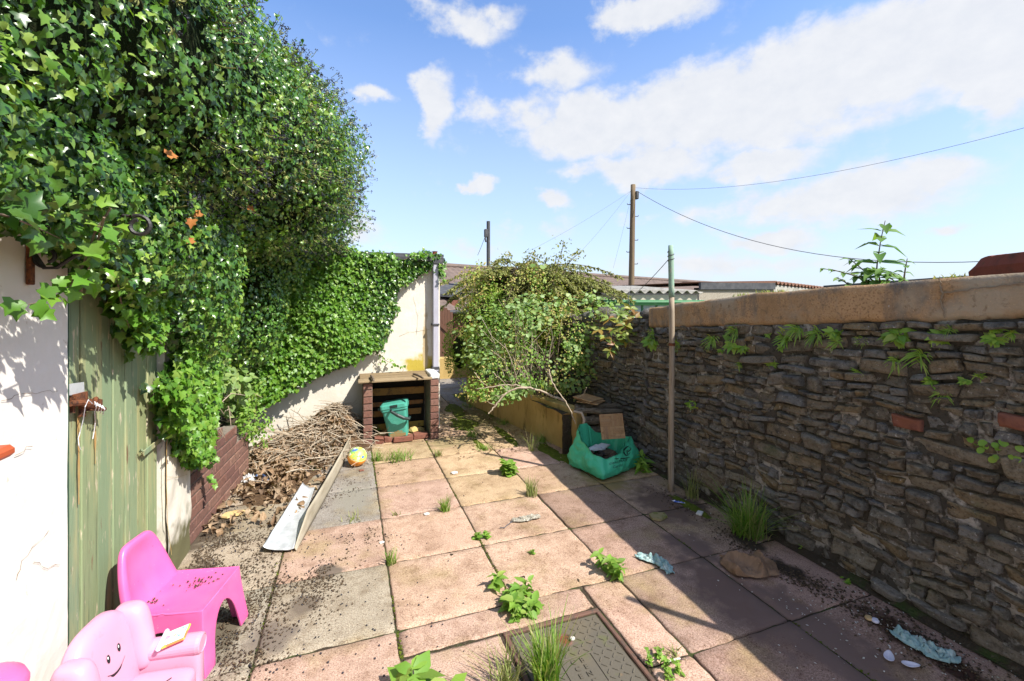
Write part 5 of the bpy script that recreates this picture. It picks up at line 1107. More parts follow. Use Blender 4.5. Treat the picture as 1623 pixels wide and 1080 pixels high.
# ---------------------------------------------------------------- litter (nobody could count it)
def heap_h(x, y):
    return .32*np.exp(-((x+.13)/.22)**2-((y-5.25)/.26)**2)+.17*np.exp(-((x+.46)/.34)**2-((y-5.15)/.34)**2)+.035*np.exp(-((x+.58)/.26)**2-((y-4.5)/.34)**2)+.012*np.exp(-((x+.62)/.25)**2-((y-4.0)/.3)**2)
b = MB(); b.grid(lambda i, j: (lambda x, y: (x, y, float(heap_h(x, y))*.93-.008+.02*mnoise.noise(Vector((x*14, y*14, 1)))*min(1, float(heap_h(x, y))*12)))(-.93+1.13*i, 3.6+1.89*j), 60, 90)
tag(b.build('leaf_mould', M_['mound'], smooth=True, origin=(-.3, 5, 0)), 'dark leaf mould under the heap of dead leaves', 'leaf mould', kind='stuff')
def dead_leaves():
    n = 11000; x = NR.uniform(-.93, .22, n); y = NR.uniform(3.45, 5.46, n); h = heap_h(x, y)
    lim = P0.x+(P1.x-P0.x)*(y-P0.y)/(P1.y-P0.y); prob = np.clip(h*12-.12, 0, 1)*.97+.05*(x < lim)
    k = (NR.uniform(0, 1, n) < prob) & (x < lim-.03*(y < 5.0)); x, y, h = x[k], y[k], h[k]; n = len(x)
    P = np.stack([x, y, h+NR.uniform(.002, .022, n)+.012], 1); Nn = np.tile([0, -.35, 1.0], (n, 1)); D = NR.normal(size=(n, 3))
    V, Fa = leaf_geo(P, Nn, D, NR.uniform(.022, .07, n), [(x_*.8, y_, z_*3+.35*abs(x_)) for x_, y_, z_ in OVAL_T], OVAL_F, 1.1, .9); return V, Fa
V, Fa = dead_leaves(); o = np_mesh('dead_leaves', V, Fa, None, M_['deadleaf']); tag(o, 'heap of brown dead leaves against the cream wall', 'dead leaves', kind='stuff')
b = MB()
for k in range(480):
    x = R.gauss(-.36, .27) if k < 330 else R.gauss(-.08, .13); y = R.gauss(4.95, .30) if k < 330 else R.gauss(5.2, .12)
    if y > 5.42 or x < -.9 or x > .3: continue
    h = float(heap_h(x, y)); l = R.uniform(.08, .34); a = R.uniform(0, 6.28); d = Vector((math.cos(a)*l/2, math.sin(a)*l/2*.6, R.uniform(-.05, .05))); c = Vector((x, y, h+.025+R.uniform(0, .03)))
    p0 = c-d; p1 = c+d
    for p in (p0, p1):
        p.z = max(.01, p.z, float(heap_h(p.x, p.y))*.9+.01); p.y = min(p.y, 5.47)
    mm = (p0+p1)/2+Vector((R.uniform(-.03, .03), R.uniform(-.03, .03), R.uniform(.005, .035))); r = R.uniform(.0014, .0042)
    b.tube([p0, p0.lerp(mm, .6)+Vector((0, 0, .006)), mm, p1], [r, r, r*.9, r*.5], 4)
for k in range(34):
    x = R.gauss(-.34, .26); y = R.gauss(5.0, .26)
    if not (-.85 < x < .2 and y < 5.35): continue
    h = float(heap_h(x, y)); a = R.uniform(0, 6.28); l = R.uniform(.2, .5); p0 = Vector((x, y, h)); p1 = p0+Vector((math.cos(a)*l, math.sin(a)*l*.5, R.uniform(.02, .22))); p1.y = min(p1.y, 5.46); p1.x = max(p1.x, -.92); p1.z = max(p1.z, float(heap_h(p1.x, p1.y))+.03); m_ = p0.lerp(p1, .55)+Vector((R.uniform(-.03, .03), R.uniform(-.03, .03), .03)); r = R.uniform(.004, .008)
    b.tube([p0, m_, p1], [r, r*.8, r*.45], 5)
    for q in range(2):
        f = m_.lerp(p1, R.uniform(0, .7)); g_ = f+Vector((R.uniform(-.12, .12), R.uniform(-.08, .04), R.uniform(.0, .10))); b.tube([f, g_], [r*.5, r*.25], 4)
tag(b.build('dead_twigs', M_['twig']), 'tangle of dry twigs lying through the dead leaf heap', 'twigs', kind='stuff')
# longer pale stems one can tell apart
ST = [([(282, 775), (322, 730), (348, 690), (352, 650), (330, 625)], 3.9, .006, 'long pale dead stem rising from the brick bed wall to its top'), ([(385, 700), (356, 685), (344, 668), (326, 640), (300, 628)], 4.3, .005, 'pale dead stem bending over the brick bed'),
      ([(562, 700), (580, 690), (575, 670), (540, 672), (500, 690)], 4.9, .004, 'pale twig arching against the left brick pier'), ([(470, 690), (510, 670), (560, 668), (572, 676)], 5.0, .004, 'long pale twig lying across the leaf heap'),
      ([(478, 700), (480, 682), (492, 660), (500, 652)], 5.0, .005, 'thick pale stem stuck upright in the leaf heap'), ([(340, 790), (352, 770), (362, 760)], 3.7, .005, 'short pale stem at the foot of the brick bed')]
for pts, Z, r, lab in ST:
    P = [W(x, y, Z+.12*k) for k, (x, y) in enumerate(pts)]
    for p in P: p.z = max(p.z, float(heap_h(p.x, p.y))+.02)
    Q = []
    for a, c in zip(P[:-1], P[1:]):
        for k in range(4): Q.append(a.lerp(c, k/4)+Vector((R.uniform(-.006, .006), R.uniform(-.006, .006), R.uniform(-.006, .006))))
    Q.append(P[-1]); b = MB(); b.tube(Q, [r*(1-.6*k/len(Q)) for k in range(len(Q))], 6); tag(b.build('dead_stem', M_['palebark'], origin=P[0]), lab, 'dead stem', 'pale dead stems at the leaf heap')
b = MB()
for x0, y0, dx, dy in ((600, 640, 0, -26), (592, 652, -14, -20), (662-20, 655, 14, -24)): pass
def crumbs():
    cl = [(330, 835, 1.6), (300, 890, 1.2), (360, 860, 1.2), (300, 960, .8), (400, 900, .6), (350, 800, 1.0), (330, 780, .8), (520, 910, .9), (500, 930, .5), (480, 965, .7), (575, 855, .35), (360, 1020, .8), (400, 1040, .6), (440, 850, .5), (420, 940, .7), (450, 780, .7), (520, 790, .4), (560, 770, .3), (390, 960, 1.0), (340, 900, 1.3), (320, 1000, .7), (430, 870, .5)]
    w = np.array([c[2] for c in cl]); w /= w.sum(); n = 9500; idx = NR.choice(len(cl), n, p=w); P = []
    for k in idx:
        g = G(cl[k][0], cl[k][1]); P.append((g.x+NR.normal()*.085, g.y+NR.normal()*.085))
    P = np.array(P); k = (P[:, 0] > -.93); P = P[k]; m = snoise(np.c_[P, np.zeros(len(P))], 24, 3) > -.25; P = P[m]
    P = np.c_[P, NR.uniform(.001, .006, len(P))]; V, Fa = leaf_geo(P, np.tile([0, 0, 1.], (len(P), 1)), NR.normal(size=P.shape), NR.uniform(.0012, .0062, len(P))**1.0, [(a*1.2, c, d*.55) for a, c, d in OCT_T], OCT_F, .3, 1); return V, Fa
V, Fa = crumbs(); tag(np_mesh('ground_litter', V, Fa, None, M_['litter']), 'dark crumbs of soil and leaf litter strewn over the left hand slabs', 'ground litter', kind='stuff')
def drops():
    n = 5200; x = NR.uniform(-.9, 1.6, n); y = NR.uniform(.9, 4.7, n); pr = np.clip(1.05-(x+.6)/1.35, .05, 1)**1.6*np.clip(1.25-(y-2.2)*.28, .12, 1); k = NR.uniform(0, 1, n) < pr*.62; x, y = x[k], y[k]
    k = snoise(np.c_[x, y, 0*x], 5, 9) > -.55; x, y = x[k], y[k]
    P = np.c_[x, y, np.full(len(x), .0035)]; return leaf_geo(P, np.tile([0, 0, 1.], (len(P), 1)), NR.normal(size=P.shape), NR.uniform(.0028, .0052, len(P)), OCT_T if False else [(a, c, d*.8) for a, c, d in ICO_T], ICO_F, .2, 1)
V, Fa = drops(); tag(np_mesh('fallen_berries', V, Fa, None, M_['berry'], smooth=True), 'small black ivy berries scattered over the sunlit slabs', 'berries', kind='stuff')
def flakes():
    P = []
    for px, py, s, n in ((1360, 945, .10, 60), (1400, 975, .11, 70), (1330, 1000, .12, 50), (1430, 1010, .12, 60), (1480, 1030, .12, 60), (1550, 1050, .12, 50), (1200, 930, .12, 30), (1320, 1040, .12, 40), (1110, 800, .09, 30), (1150, 860, .12, 20), (1260, 960, .10, 30)):
        g = G(px, py)
        for _ in range(int(n*.6)): P.append((g.x+NR.normal()*s, g.y+NR.normal()*s, .003))
    P = np.array(P); P = P[P[:, 0] < 2.64]; return leaf_geo(P, np.tile([0, 0, 1.], (len(P), 1)), NR.normal(size=P.shape), NR.uniform(.003, .008, len(P)), [(a*.6, c, d*.2) for a, c, d in OCT_T], OCT_F, .3, 1)
V, Fa = flakes(); tag(np_mesh('pale_flakes', V, Fa, None, M_['flake']), 'scatter of small pale flakes along the shaded wall foot', 'flakes', kind='stuff')
def wall_dirt():
    P = []
    for px, py, s, n in ((1250, 910, .06, 260), (1290, 930, .05, 160), (1180, 870, .06, 120), (1160, 850, .05, 90), (1420, 985, .08, 240), (1480, 1040, .09, 260), (1380, 980, .06, 120), (1060, 790, .08, 160), (1110, 815, .08, 120), (1530, 1060, .08, 160), (1100, 780, .1, 160), (1330, 940, .06, 120)):
        g = G(px, py)
        for _ in range(n): P.append((g.x+NR.normal()*s*.8, g.y+NR.normal()*s*1.6, NR.uniform(.001, .006)))
    P = np.array(P); P = P[P[:, 0] < 2.65]; return leaf_geo(P, np.tile([0, 0, 1.], (len(P), 1)), NR.normal(size=P.shape), NR.uniform(.002, .008, len(P)), [(a*1.2, c, d*.4) for a, c, d in OCT_T], OCT_F, .3, 1)
V, Fa = wall_dirt(); tag(np_mesh('wall_foot_dirt', V, Fa, None, M_['litter']), 'dark crumbly dirt gathered along the foot of the stone wall', 'dirt', kind='stuff')
b = MB(); b.grid(lambda i, j: (2.585+.085*j, -1.5+10*i, .004+.03*j+.014*mnoise.noise(Vector((i*90, j*3, 2)))), 260, 5); tag(b.build('wall_foot_soil', M_['soil'], smooth=True), 'strip of damp soil between the paving and the stone wall', 'soil', kind='stuff')
# ---------------------------------------------------------------- ivy
def blob_points(blobs, n, disp=.10, shell=(.86, 1.06), seed=0, clump=6.0, gap=-.55):
    """points near the outer skin of a union of ellipsoids, with outward normals; noise makes it lumpy and leaves gaps"""
    g = np.random.default_rng(seed); C = np.array([b[0] for b in blobs]); A = np.array([b[1] for b in blobs])
    area = (A[:, 0]*A[:, 1]+A[:, 1]*A[:, 2]+A[:, 0]*A[:, 2]); idx = g.choice(len(blobs), n, p=area/area.sum())
    u = nrmz(g.normal(size=(n, 3))); base = C[idx]+u*A[idx]
    bump = 1+disp*snoise(base, 3.2, seed)+disp*.55*snoise(base, 9, seed+1)
    r = bump*g.uniform(shell[0], shell[1], n)
    P = C[idx]+u*A[idx]*r[:, None]; Nn = nrmz(u/A[idx])
    keep = np.ones(n, bool)
    for k in range(len(blobs)):
        d = (((P-C[k])/A[k])**2).sum(1); keep &= (d > .80) | (idx == k)
    keep &= snoise(P, clump, seed+2) > gap
    return P[keep], Nn[keep]
def core_mesh(name, blobs, m, parent, k=.84, disp=.10, seed=0, cut=None):
    B = MB()
    for c, a in blobs:
        V = np.array(SPH[0]); P = np.array(c)+V*np.array(a); bump = 1+disp*snoise(P, 3.2, seed)
        B.add([tuple(p) for p in np.array(c)+V*np.array(a)*(k*bump)[:, None]], SPH[1])
    return B.build(name, m, parent, smooth=True)

ivy = thing('ivy', 'huge bulging mass of glossy dark ivy with black berries over the white outhouse', 'ivy', (-1.0, 2.5, 1.7))
IB = []
for k in range(10):
    t = -.1+4.95*k/9; q = max(0, (t-.5)/4.1); r = .42+.52*q
    cx = -1.13+.20*q; cz = 2.24+.48*min(1, q*1.4) if q < .72 else 2.72
    if t < .6: cx -= .10; cz += .02
    IB.append(((cx, t, cz), (r*.98, .62+.3*q, (r*.97) if t > 2.0 else (r*1.15))))
IB += [((-.86, .55, 1.90), (.22, .5, .27)), ((-.86, 1.1, 1.92), (.22, .45, .26)), ((-.86, 1.65, 1.92), (.24, .45, .24)), ((-.98, 2.45, 1.92), (.34, .75, .42)), ((-.92, 3.1, 1.7), (.30, .5, .5)), ((-1.05, 1.75, 2.0), (.3, .6, .36)), ((-1.15, 3.75, 1.55), (.33, .62, .9)), ((-1.0, 4.75, 1.55), (.42, .75, .65)), ((-.85, 5.0, 2.2), (.55, .5, .7)), ((-1.5, 2.5, 3.0), (.7, 1.6, .75)), ((-1.6, 1.2, 2.8), (.7, 1.3, .8)), ((-.60, 5.0, 2.5), (.55, .42, .50))]
def ivy_ok(P, seed=0):
    """keep leaves above the ragged lower edge of the mass and clear of the walls"""
    t = P[:, 1]; edge = np.interp(t, [-1, .6, 1.2, 1.8, 2.3, 2.8, 3.2, 3.6, 6], [1.60, 1.63, 1.72, 1.76, 1.60, 1.42, 1.0, .55, .5])+.10*snoise(P, 6, 77)
    return (P[:, 2] > edge) & ~((P[:, 1] > 5.42)) & ((P[:, 0] > -.93) | (P[:, 2] > 2.2) | (P[:, 1] > 3.4)) & (P[:, 0]+.0*t > -1.75)
parts = []
P, Nn = blob_points(IB, 235000, .13, (.82, 1.06), 3, 6.5, -.62); k = ivy_ok(P); P, Nn = P[k], Nn[k]
near = np.clip((2.6-P[:, 1])/2.0, 0, 1)
D = np.tile([.05, -.15, -1.0], (len(P), 1))+Nn*.35
SZ = (.016+.026*NR.random(len(P))**1.6)*np.interp(P[:, 1], [.3, 2.6], [.74, 1.0]); hf = NR.random(len(P)) < .62
V, Fa = merge_geo([leaf_geo(P[hf], Nn[hf]+np.array([.2, -.3, .4]), D[hf], SZ[hf], HEART_T, HEART_F, .5, .75), leaf_geo(P[~hf], Nn[~hf]+np.array([.2, -.3, .4]), D[~hf], SZ[~hf], IVY_T, IVY_F, .5, .75)])
np_mesh('foliage', V, Fa, None, M_['ivy'], ivy, smooth=True)
# leaves pressed against the wall head under the bulge
n = 9000; P = np.c_[NR.uniform(-.93, -.72, n), NR.uniform(.5, 3.0, n), NR.uniform(1.62, 2.25, n)]; k = ivy_ok(P); P = P[k & ((P[:, 0] < -.82) | (NR.random(n) < .4))]
V, Fa = leaf_geo(P, np.tile([1.0, -.4, .3], (len(P), 1)), np.tile([.2, -.1, -1.], (len(P), 1)), NR.uniform(.022, .042, len(P)), IVY_T, IVY_F, .5, .6); np_mesh('wall_foliage', V, Fa, None, M_['ivy'], ivy)
# young pale shoots on the outside, full light painted into their colour
P, Nn = blob_points(IB, 52000, .13, (.99, 1.12), 3, 4.0, .02); k = ivy_ok(P); P, Nn = P[k], Nn[k]
V, Fa = leaf_geo(P, Nn+np.array([.2, -.2, .5]), np.tile([.1, -.2, -.5], (len(P), 1))+Nn*.8, NR.uniform(.016, .036, len(P))*np.interp(P[:, 1], [.3, 2.6], [.8, 1.0]), IVY_T, IVY_F, .55, .8)
np_mesh('young_foliage', V, Fa, None, M_['ivymid'], ivy)
core_mesh('shade_core', [(c, a) for c, a in IB if c[2] > 2.0], M_['ivycore'], ivy, .80, .13, 3)  # added dark core that blocks light inside the ivy mass
# berry umbels standing proud of the leaves
P, Nn = blob_points(IB, 15000, .13, (1.02, 1.17), 3, 3.0, -.2); k = ivy_ok(P) & (P[:, 2] > 1.95) & (NR.random(len(P)) < .5+.5*(P[:, 1] > 1.8)); P, Nn = P[k], Nn[k]
bp = []; st = MB()
for p, n in zip(P, Nn):
    m = NR.integers(7, 15); v = nrmz(NR.normal(size=(m, 3))+n*.6)*NR.uniform(.012, .02)
    bp.append(p+v)
    if NR.random() < .7: q = p-n*.07; st.tube([q, (p+q)/2+np.array([0, 0, -.006]), p], [.0022, .002, .0028], 3, cap=False)
bp = np.concatenate(bp); V, Fa = leaf_geo(bp, np.tile([0, 0, 1.], (len(bp), 1)), np.tile([0, 1., 0], (len(bp), 1)), NR.uniform(.0035, .0052, len(bp)), OCT_T, OCT_F, .5, .5)
o = np_mesh('berries', V, Fa, None, M_['berry'], ivy, smooth=True); o['kind'] = 'stuff'
o = st.build('flower_stalks', M_['berrystalk'], ivy); o['kind'] = 'stuff'
P, Nn = blob_points(IB, 9000, .13, (1.0, 1.12), 3, 3.4, .12); k = ivy_ok(P) & (P[:, 2] > 1.9); P, Nn = P[k], Nn[k]
Q = np.repeat(P, 9, 0)+NR.normal(size=(len(P)*9, 3))*.006; dq = nrmz(np.repeat(Nn, 9, 0)*.7+NR.normal(size=Q.shape)); V, Fa = leaf_geo(Q, NR.normal(size=Q.shape), dq, NR.uniform(.012, .024, len(Q)), [(a*1.1, b_, c) for a, b_, c in LANCE_T], LANCE_F, .3, .2)
o = np_mesh('flower_heads', V, Fa, None, M_['berrystalk'], ivy); o['kind'] = 'stuff'
# a few orange dead leaves caught in it
odl = pm('orange dead leaf', (.36, .14, .035), .8, trans=.2, layers=[(30, (.25, .08, .02), .5, .7, 4)])
CI = np.array([b_[0] for b_ in IB]); AI = np.array([b_[1] for b_ in IB])
for px, py in ((305, 348), (314, 343), (265, 245), (392, 330), (300, 385)):
    o0 = np.array([0, 0, H]); dv = np.array(W(px, py, 1.0))-o0; hit = next((o0+dv*s_ for s_ in np.arange(.3, 6, .02) if ((((o0+dv*s_-CI)/AI)**2).sum(1) < 1.04).any()), None)
    if hit is None: continue
    V, Fa = leaf_geo(hit[None], np.array([[.3, -1, .3]]), NR.normal(size=(1, 3)), np.array([.045]), IVY_T, IVY_F, .3, .5); np_mesh('dead_leaf', V, Fa, None, odl, ivy)

P, Nn = blob_points(IB, 1500, .13, (1.0, 1.05), 8, 3.0, -.3); k = ivy_ok(P) & (P[:, 2] > 2.1); P, Nn = P[k], Nn[k]; LP = []; LN = []; SB = MB()
for p, n in zip(P, Nn):
    d = nrmz(n+np.array([0, 0, .45])+NR.normal(size=3)*.4); L_ = NR.uniform(.06, .20); SB.tube([p, p+d*L_*.6, p+d*L_+np.array([0, 0, .01])], [.0025, .002, .0012], 3, cap=False)
    for q in np.arange(.2, 1.01, .12): LP.append(p+d*L_*q+NR.normal(size=3)*.008); LN.append(NR.normal(size=3)*.6+np.array([0, -.4, .6]))
SB.build('shoot_stems', M_['bark'], ivy)['kind'] = 'stuff'; LP = np.array(LP); V, Fa = leaf_geo(LP, np.array(LN), NR.normal(size=LP.shape), NR.uniform(.014, .032, len(LP)), HEART_T, HEART_F, .4, .6); np_mesh('shoot_foliage', V, Fa, None, M_['ivy'], ivy)['kind'] = 'stuff'
# trailing sprays hanging in front of the wall beside the bracket
def spray(pts, n, size, m, parent, name='trailing_shoot', jn=.5, spread=.045):
    pts = [Vector(p) for p in pts]; B = MB(); B.tube(pts, [.0035-.0022*k/(len(pts)-1) for k in range(len(pts))], 5)
    stem = B.build(name, M_['bark'], parent)
    P = []; 
    for k in range(n):
        f = (k+.5)/n*(len(pts)-1); i = min(int(f), len(pts)-2); P.append(tuple(pts[i].lerp(pts[i+1], f-i)+Vector((R.uniform(-spread, spread), R.uniform(-spread, spread), R.uniform(-spread, spread)))))
    P = np.array(P); V, Fa = leaf_geo(P, np.tile([.55, -.6, .55], (n, 1)), np.tile([.2, -.15, -.9], (n, 1)), NR.uniform(size*.6, size*1.25, n), IVY_T, IVY_F, jn, .55)
    np_mesh('shoot_foliage', V, Fa, None, m, stem)
sh_ = thing('ivy', 'pale young ivy shoots trailing down in front of the bracket and white wall', 'ivy', PX(150, 380, -.7))
spray([PX(175, 330, -.66), PX(150, 370, -.70), PX(132, 420, -.74), PX(110, 455, -.78), PX(80, 475, -.80), PX(45, 483, -.80)], 26, .050, M_['ivyfresh'], sh_, spread=.03)
spray([PX(165, 345, -.66), PX(150, 400, -.72), PX(135, 440, -.78), PX(115, 470, -.80)], 12, .045, M_['ivyfresh'], sh_, spread=.03)
spray([PX(-20, 335, -.70), PX(20, 345, -.72), PX(60, 362, -.74), PX(95, 378, -.76)], 10, .055, M_['ivy'], sh_, spread=.03)
spray([PX(185, 440, -.83), PX(192, 480, -.87), PX(205, 520, -.88)], 12, .05, M_['ivyfresh'], sh_, spread=.03)

# curtain of smaller leaves hanging over the right side of the door and the brick bed
def in_poly(x, y, poly):
    c = np.zeros(len(x), bool); j = len(poly)-1
    for i in range(len(poly)):
        xi, yi = poly[i]; xj, yj = poly[j]
        with np.errstate(divide='ignore', invalid='ignore'): c ^= ((yi > y) != (yj > y)) & (x < (xj-xi)*(y-yi)/(yj-yi+1e-12)+xi)
        j = i
    return c
cur = thing('ivy', 'curtain of bright ivy hanging over the right edge of the green door', 'ivy', (-.88, 3.2, .6))
poly = [PX(x, y, -.92) for x, y in ((165, 425), (178, 470), (200, 520), (225, 560), (243, 600), (250, 640), (262, 680), (280, 715), (296, 738), (312, 730), (318, 690), (330, 660), (345, 600), (352, 560), (350, 420))]
poly = [(p.y, p.z) for p in poly]
n = 22000; y = NR.uniform(2.1, 4.4, n); z = NR.uniform(.4, 1.95, n); k = in_poly(y+NR.normal(size=n)*.022, z+NR.normal(size=n)*.022, poly); y, z = y[k], z[k]
x = -.925+.10*NR.uniform(0, 1, len(y))+.07*np.maximum(0, snoise(np.c_[y, z, 0*y], 6, 4))-.10*np.clip((y-3.4)/.6, 0, 1)
P = np.c_[x, y, z]; P = P[snoise(P, 9, 8) > -.75]
V, Fa = leaf_geo(P, np.tile([1.0, -.35, .45], (len(P), 1)), np.tile([.2, -.1, -1.], (len(P), 1)), NR.uniform(.024, .050, len(P)), IVY_T, IVY_F, .5, .6)
np_mesh('foliage', V, Fa, None, M_['ivyfresh'], cur)
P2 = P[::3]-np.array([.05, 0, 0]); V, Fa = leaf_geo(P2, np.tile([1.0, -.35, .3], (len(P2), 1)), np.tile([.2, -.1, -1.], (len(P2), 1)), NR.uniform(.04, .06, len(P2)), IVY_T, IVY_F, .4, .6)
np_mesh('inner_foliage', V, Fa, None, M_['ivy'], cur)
spray([PX(325, 690, -.86), PX(332, 715, -.86), PX(337, 745, -.87), PX(333, 765, -.88)], 13, .06, M_['ivyfresh'], cur, spread=.03)

# ivy on the rear outhouse wall
ri = thing('ivy', 'dense ivy covering the upper left of the cream rear wall up to its gutter', 'ivy', (-.2, 5.44, 1.0))
pxp = [(330, 340), (545, 385), (570, 402), (600, 400), (640, 412), (668, 400), (700, 406), (706, 420), (700, 442), (690, 420), (672, 428), (655, 440), (632, 455), (622, 470), (630, 485), (620, 510), (612, 530), (600, 555), (575, 560), (560, 575), (535, 580), (505, 592), (470, 612), (440, 632), (415, 640), (395, 655), (330, 660)]
pr = [(p.x, p.z) for p in (PY(x_, y_, 5.40) for x_, y_ in pxp)]
n = 40000; x = NR.uniform(-1.6, 1.1, n); z = NR.uniform(.3, 2.35, n); k = in_poly(x+NR.normal(size=n)*.022, z+NR.normal(size=n)*.022, pr); x, z = x[k], z[k]
th = .07+.16*np.clip((.45-x)/1.2, 0, 1); y = 5.47-NR.uniform(0, 1, len(x))*th-.06*np.maximum(0, snoise(np.c_[x, z, 0*x], 7, 21))
P = np.c_[x, y, z]; P = P[snoise(P, 10, 22) > -1.05]
V, Fa = leaf_geo(P, np.tile([.3, -1.0, .45], (len(P), 1)), np.tile([.1, -.15, -1.], (len(P), 1)), NR.uniform(.034, .062, len(P)), IVY_T, IVY_F, .5, .6)
half = NR.random(len(P)) < .5; k8 = np.repeat(half, len(IVY_T)); 
def subset(P, mask, m, name, par, seed, size=(.026, .054)):
    Q = P[mask]; V, Fa = leaf_geo(Q, np.tile([.3, -1.0, .45], (len(Q), 1)), np.tile([.1, -.15, -1.], (len(Q), 1)), NR.uniform(size[0], size[1], len(Q)), IVY_T, IVY_F, .5, .6); np_mesh(name, V, Fa, None, m, par)
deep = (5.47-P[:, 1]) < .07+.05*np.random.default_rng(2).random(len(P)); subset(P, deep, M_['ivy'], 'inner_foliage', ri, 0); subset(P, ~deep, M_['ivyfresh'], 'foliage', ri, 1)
spray([PY(700, 418, 5.36), PY(704, 432, 5.34), PY(702, 446, 5.33)], 14, .05, M_['ivyfresh'], ri, spread=.035)
spray([PY(600, 560, 5.42), PY(612, 572, 5.42), PY(625, 578, 5.40), PY(640, 585, 5.40)], 22, .036, M_['ivyfresh'], ri, spread=.03)
spray([PY(575, 556, 5.44), PY(590, 545, 5.45), PY(612, 556, 5.44), PY(598, 580, 5.44)], 10, .036, M_['ivyfresh'], ri, spread=.03)
spray([PY(640, 412, 5.30), PY(665, 402, 5.32), PY(690, 404, 5.34)], 40, .045, M_['ivyfresh'], ri, spread=.05)

# ---------------------------------------------------------------- shrubs
def leaf_blob(name, blobs, n, size, T, TF, m, parent, seed, disp=.14, shell=(.6, 1.08), clump=5, gap=-.35, nb=(0, -.2, .7), dn=(0, 0, -.4), jn=.7, jd=.8, cut=None):
    P, Nn = blob_points(blobs, n, disp, shell, seed, clump, gap)
    if cut is not None: k = cut(P); P, Nn = P[k], Nn[k]
    V, Fa = leaf_geo(P, Nn*.7+np.array(nb), Nn*.8+np.array(dn), NR.uniform(size[0], size[1], len(P)), T, TF, jn, jd); return np_mesh(name, V, Fa, None, m, parent)
def stems(name, base, tips, m, parent, r=.010, bendz=.15):
    B = MB()
    for t in tips:
        p0 = Vector(base)+Vector((R.uniform(-.08, .08), R.uniform(-.12, .12), 0)); t = Vector(t); mid = p0.lerp(t, .5)+Vector((R.uniform(-.06, .06), R.uniform(-.06, .06), bendz))
        pts = [p0*(1-q)**2+mid*2*q*(1-q)+t*q*q for q in [k/8 for k in range(9)]]; B.tube(pts, [r*(1-.75*k/8) for k in range(9)], 5)
    return B.build(name, m, parent)
s1 = thing('broadleaf_shrub', 'light green rounded leaf shrub spilling over the planter, with pale bare branches below it', 'shrub', (2.05, 5.0, .42))
S1 = [((2.02, 4.85, .95), (.42, .42, .45)), ((1.62, 4.95, .74), (.40, .40, .28)), ((2.38, 4.75, .85), (.36, .38, .38)), ((1.95, 5.25, 1.15), (.48, .45, .38)), ((1.40, 4.95, .62), (.26, .30, .15)), ((2.35, 4.62, .68), (.30, .25, .16)), ((1.85, 4.75, .72), (.42, .34, .2)), ((1.30, 4.72, .60), (.22, .25, .14)), ((1.55, 4.7, .55), (.24, .22, .16)), ((2.75, 4.75, 1.32), (.34, .36, .30)), ((2.62, 4.9, 1.35), (.34, .36, .28)), ((2.3, 5.0, 1.3), (.42, .4, .34))]
cutp = lambda P: P[:, 2] > .40+.08*snoise(P, 7, 5)
leaf_blob('foliage', S1, 8500, (.026, .062), ROUND_T, ROUND_F, M_['shrub1'], s1, 31, .26, (.5, 1.18), 6, -.12, (-.1, -.4, .8), (0, 0, -.3), .55, .8, cutp)
leaf_blob('small_foliage', S1, 14000, (.016, .034), OVAL_T, OVAL_F, M_['shrub2'], s1, 31, .26, (.35, 1.05), 7, -.1, (-.1, -.3, .8), (0, 0, -.3), .6, .8, cutp)
leaf_blob('yellow_foliage', S1, 7000, (.014, .030), OVAL_T, OVAL_F, M_['bronze'], s1, 33, .26, (.6, 1.16), 5, .1, (-.1, -.3, .8), (0, 0, .2), .7, .8, cutp)
SB2 = MB()
for k in range(46):
    a_ = R.uniform(0, 6.28); r_ = R.uniform(.15, .62); p0 = Vector((2.0+R.uniform(-.35, .45), 4.9+R.uniform(-.2, .3), .45)); p1 = p0+Vector((math.cos(a_)*r_-.1, math.sin(a_)*r_*.7-.12, R.uniform(.45, 1.15))); m_ = p0.lerp(p1, .55)+Vector((0, 0, .14)); SB2.tube([p0, p0.lerp(m_, .5)+Vector((0, 0, .03)), m_, p1], [.006, .005, .004, .0018], 4)
SB2.build('twigs', M_['twig'], s1)['kind'] = 'stuff'
stems('stem', (2.1, 4.95, .42), [(1.5+.09*k, 4.75+R.uniform(-.2, .3), .75+R.uniform(0, .5)) for k in range(12)]+[(2.5, 4.7, .95), (2.4, 4.6, .8), (1.3, 5.0, .68)], M_['bark'], s1, .008)
pb = [PX(970-20, 700-10, 0)] if False else None
B = MB()
def wline(pts): return [W(x, y, Z) for x, y, Z in pts]
def branch(B, pts, r0, r1, n=6):
    P = wline(pts); Q = []
    for a, c in zip(P[:-1], P[1:]):
        for k in range(4): Q.append(a.lerp(c, k/4)+Vector((R.uniform(-.006, .006), R.uniform(-.006, .006), R.uniform(-.006, .006))))
    Q.append(P[-1]); B.tube(Q, [r0+(r1-r0)*k/(len(Q)-1) for k in range(len(Q))], n)
branch(B, [(895, 636, 4.72), (880, 630, 4.68), (860, 620, 4.65), (840, 615, 4.62), (820, 616, 4.60), (800, 624, 4.58), (788, 640, 4.55), (780, 650, 4.53), (774, 656, 4.52)], .014, .006)
branch(B, [(838, 615, 4.62), (822, 611, 4.6), (805, 610, 4.58), (790, 612, 4.55), (772, 615, 4.52), (756, 617, 4.5)], .007, .004)
branch(B, [(798, 626, 4.58), (792, 629, 4.57), (784, 627, 4.56)], .004, .002); branch(B, [(786, 643, 4.55), (778, 640, 4.55), (772, 636, 4.55)], .004, .002)
branch(B, [(806, 620, 4.58), (800, 616, 4.57), (794, 612, 4.56), (790, 608, 4.55)], .004, .002)
branch(B, [(870, 585, 4.55), (874, 603, 4.5), (882, 618, 4.45), (895, 634, 4.40), (903, 648, 4.36), (908, 662, 4.33), (912, 672, 4.32)], .007, .004)
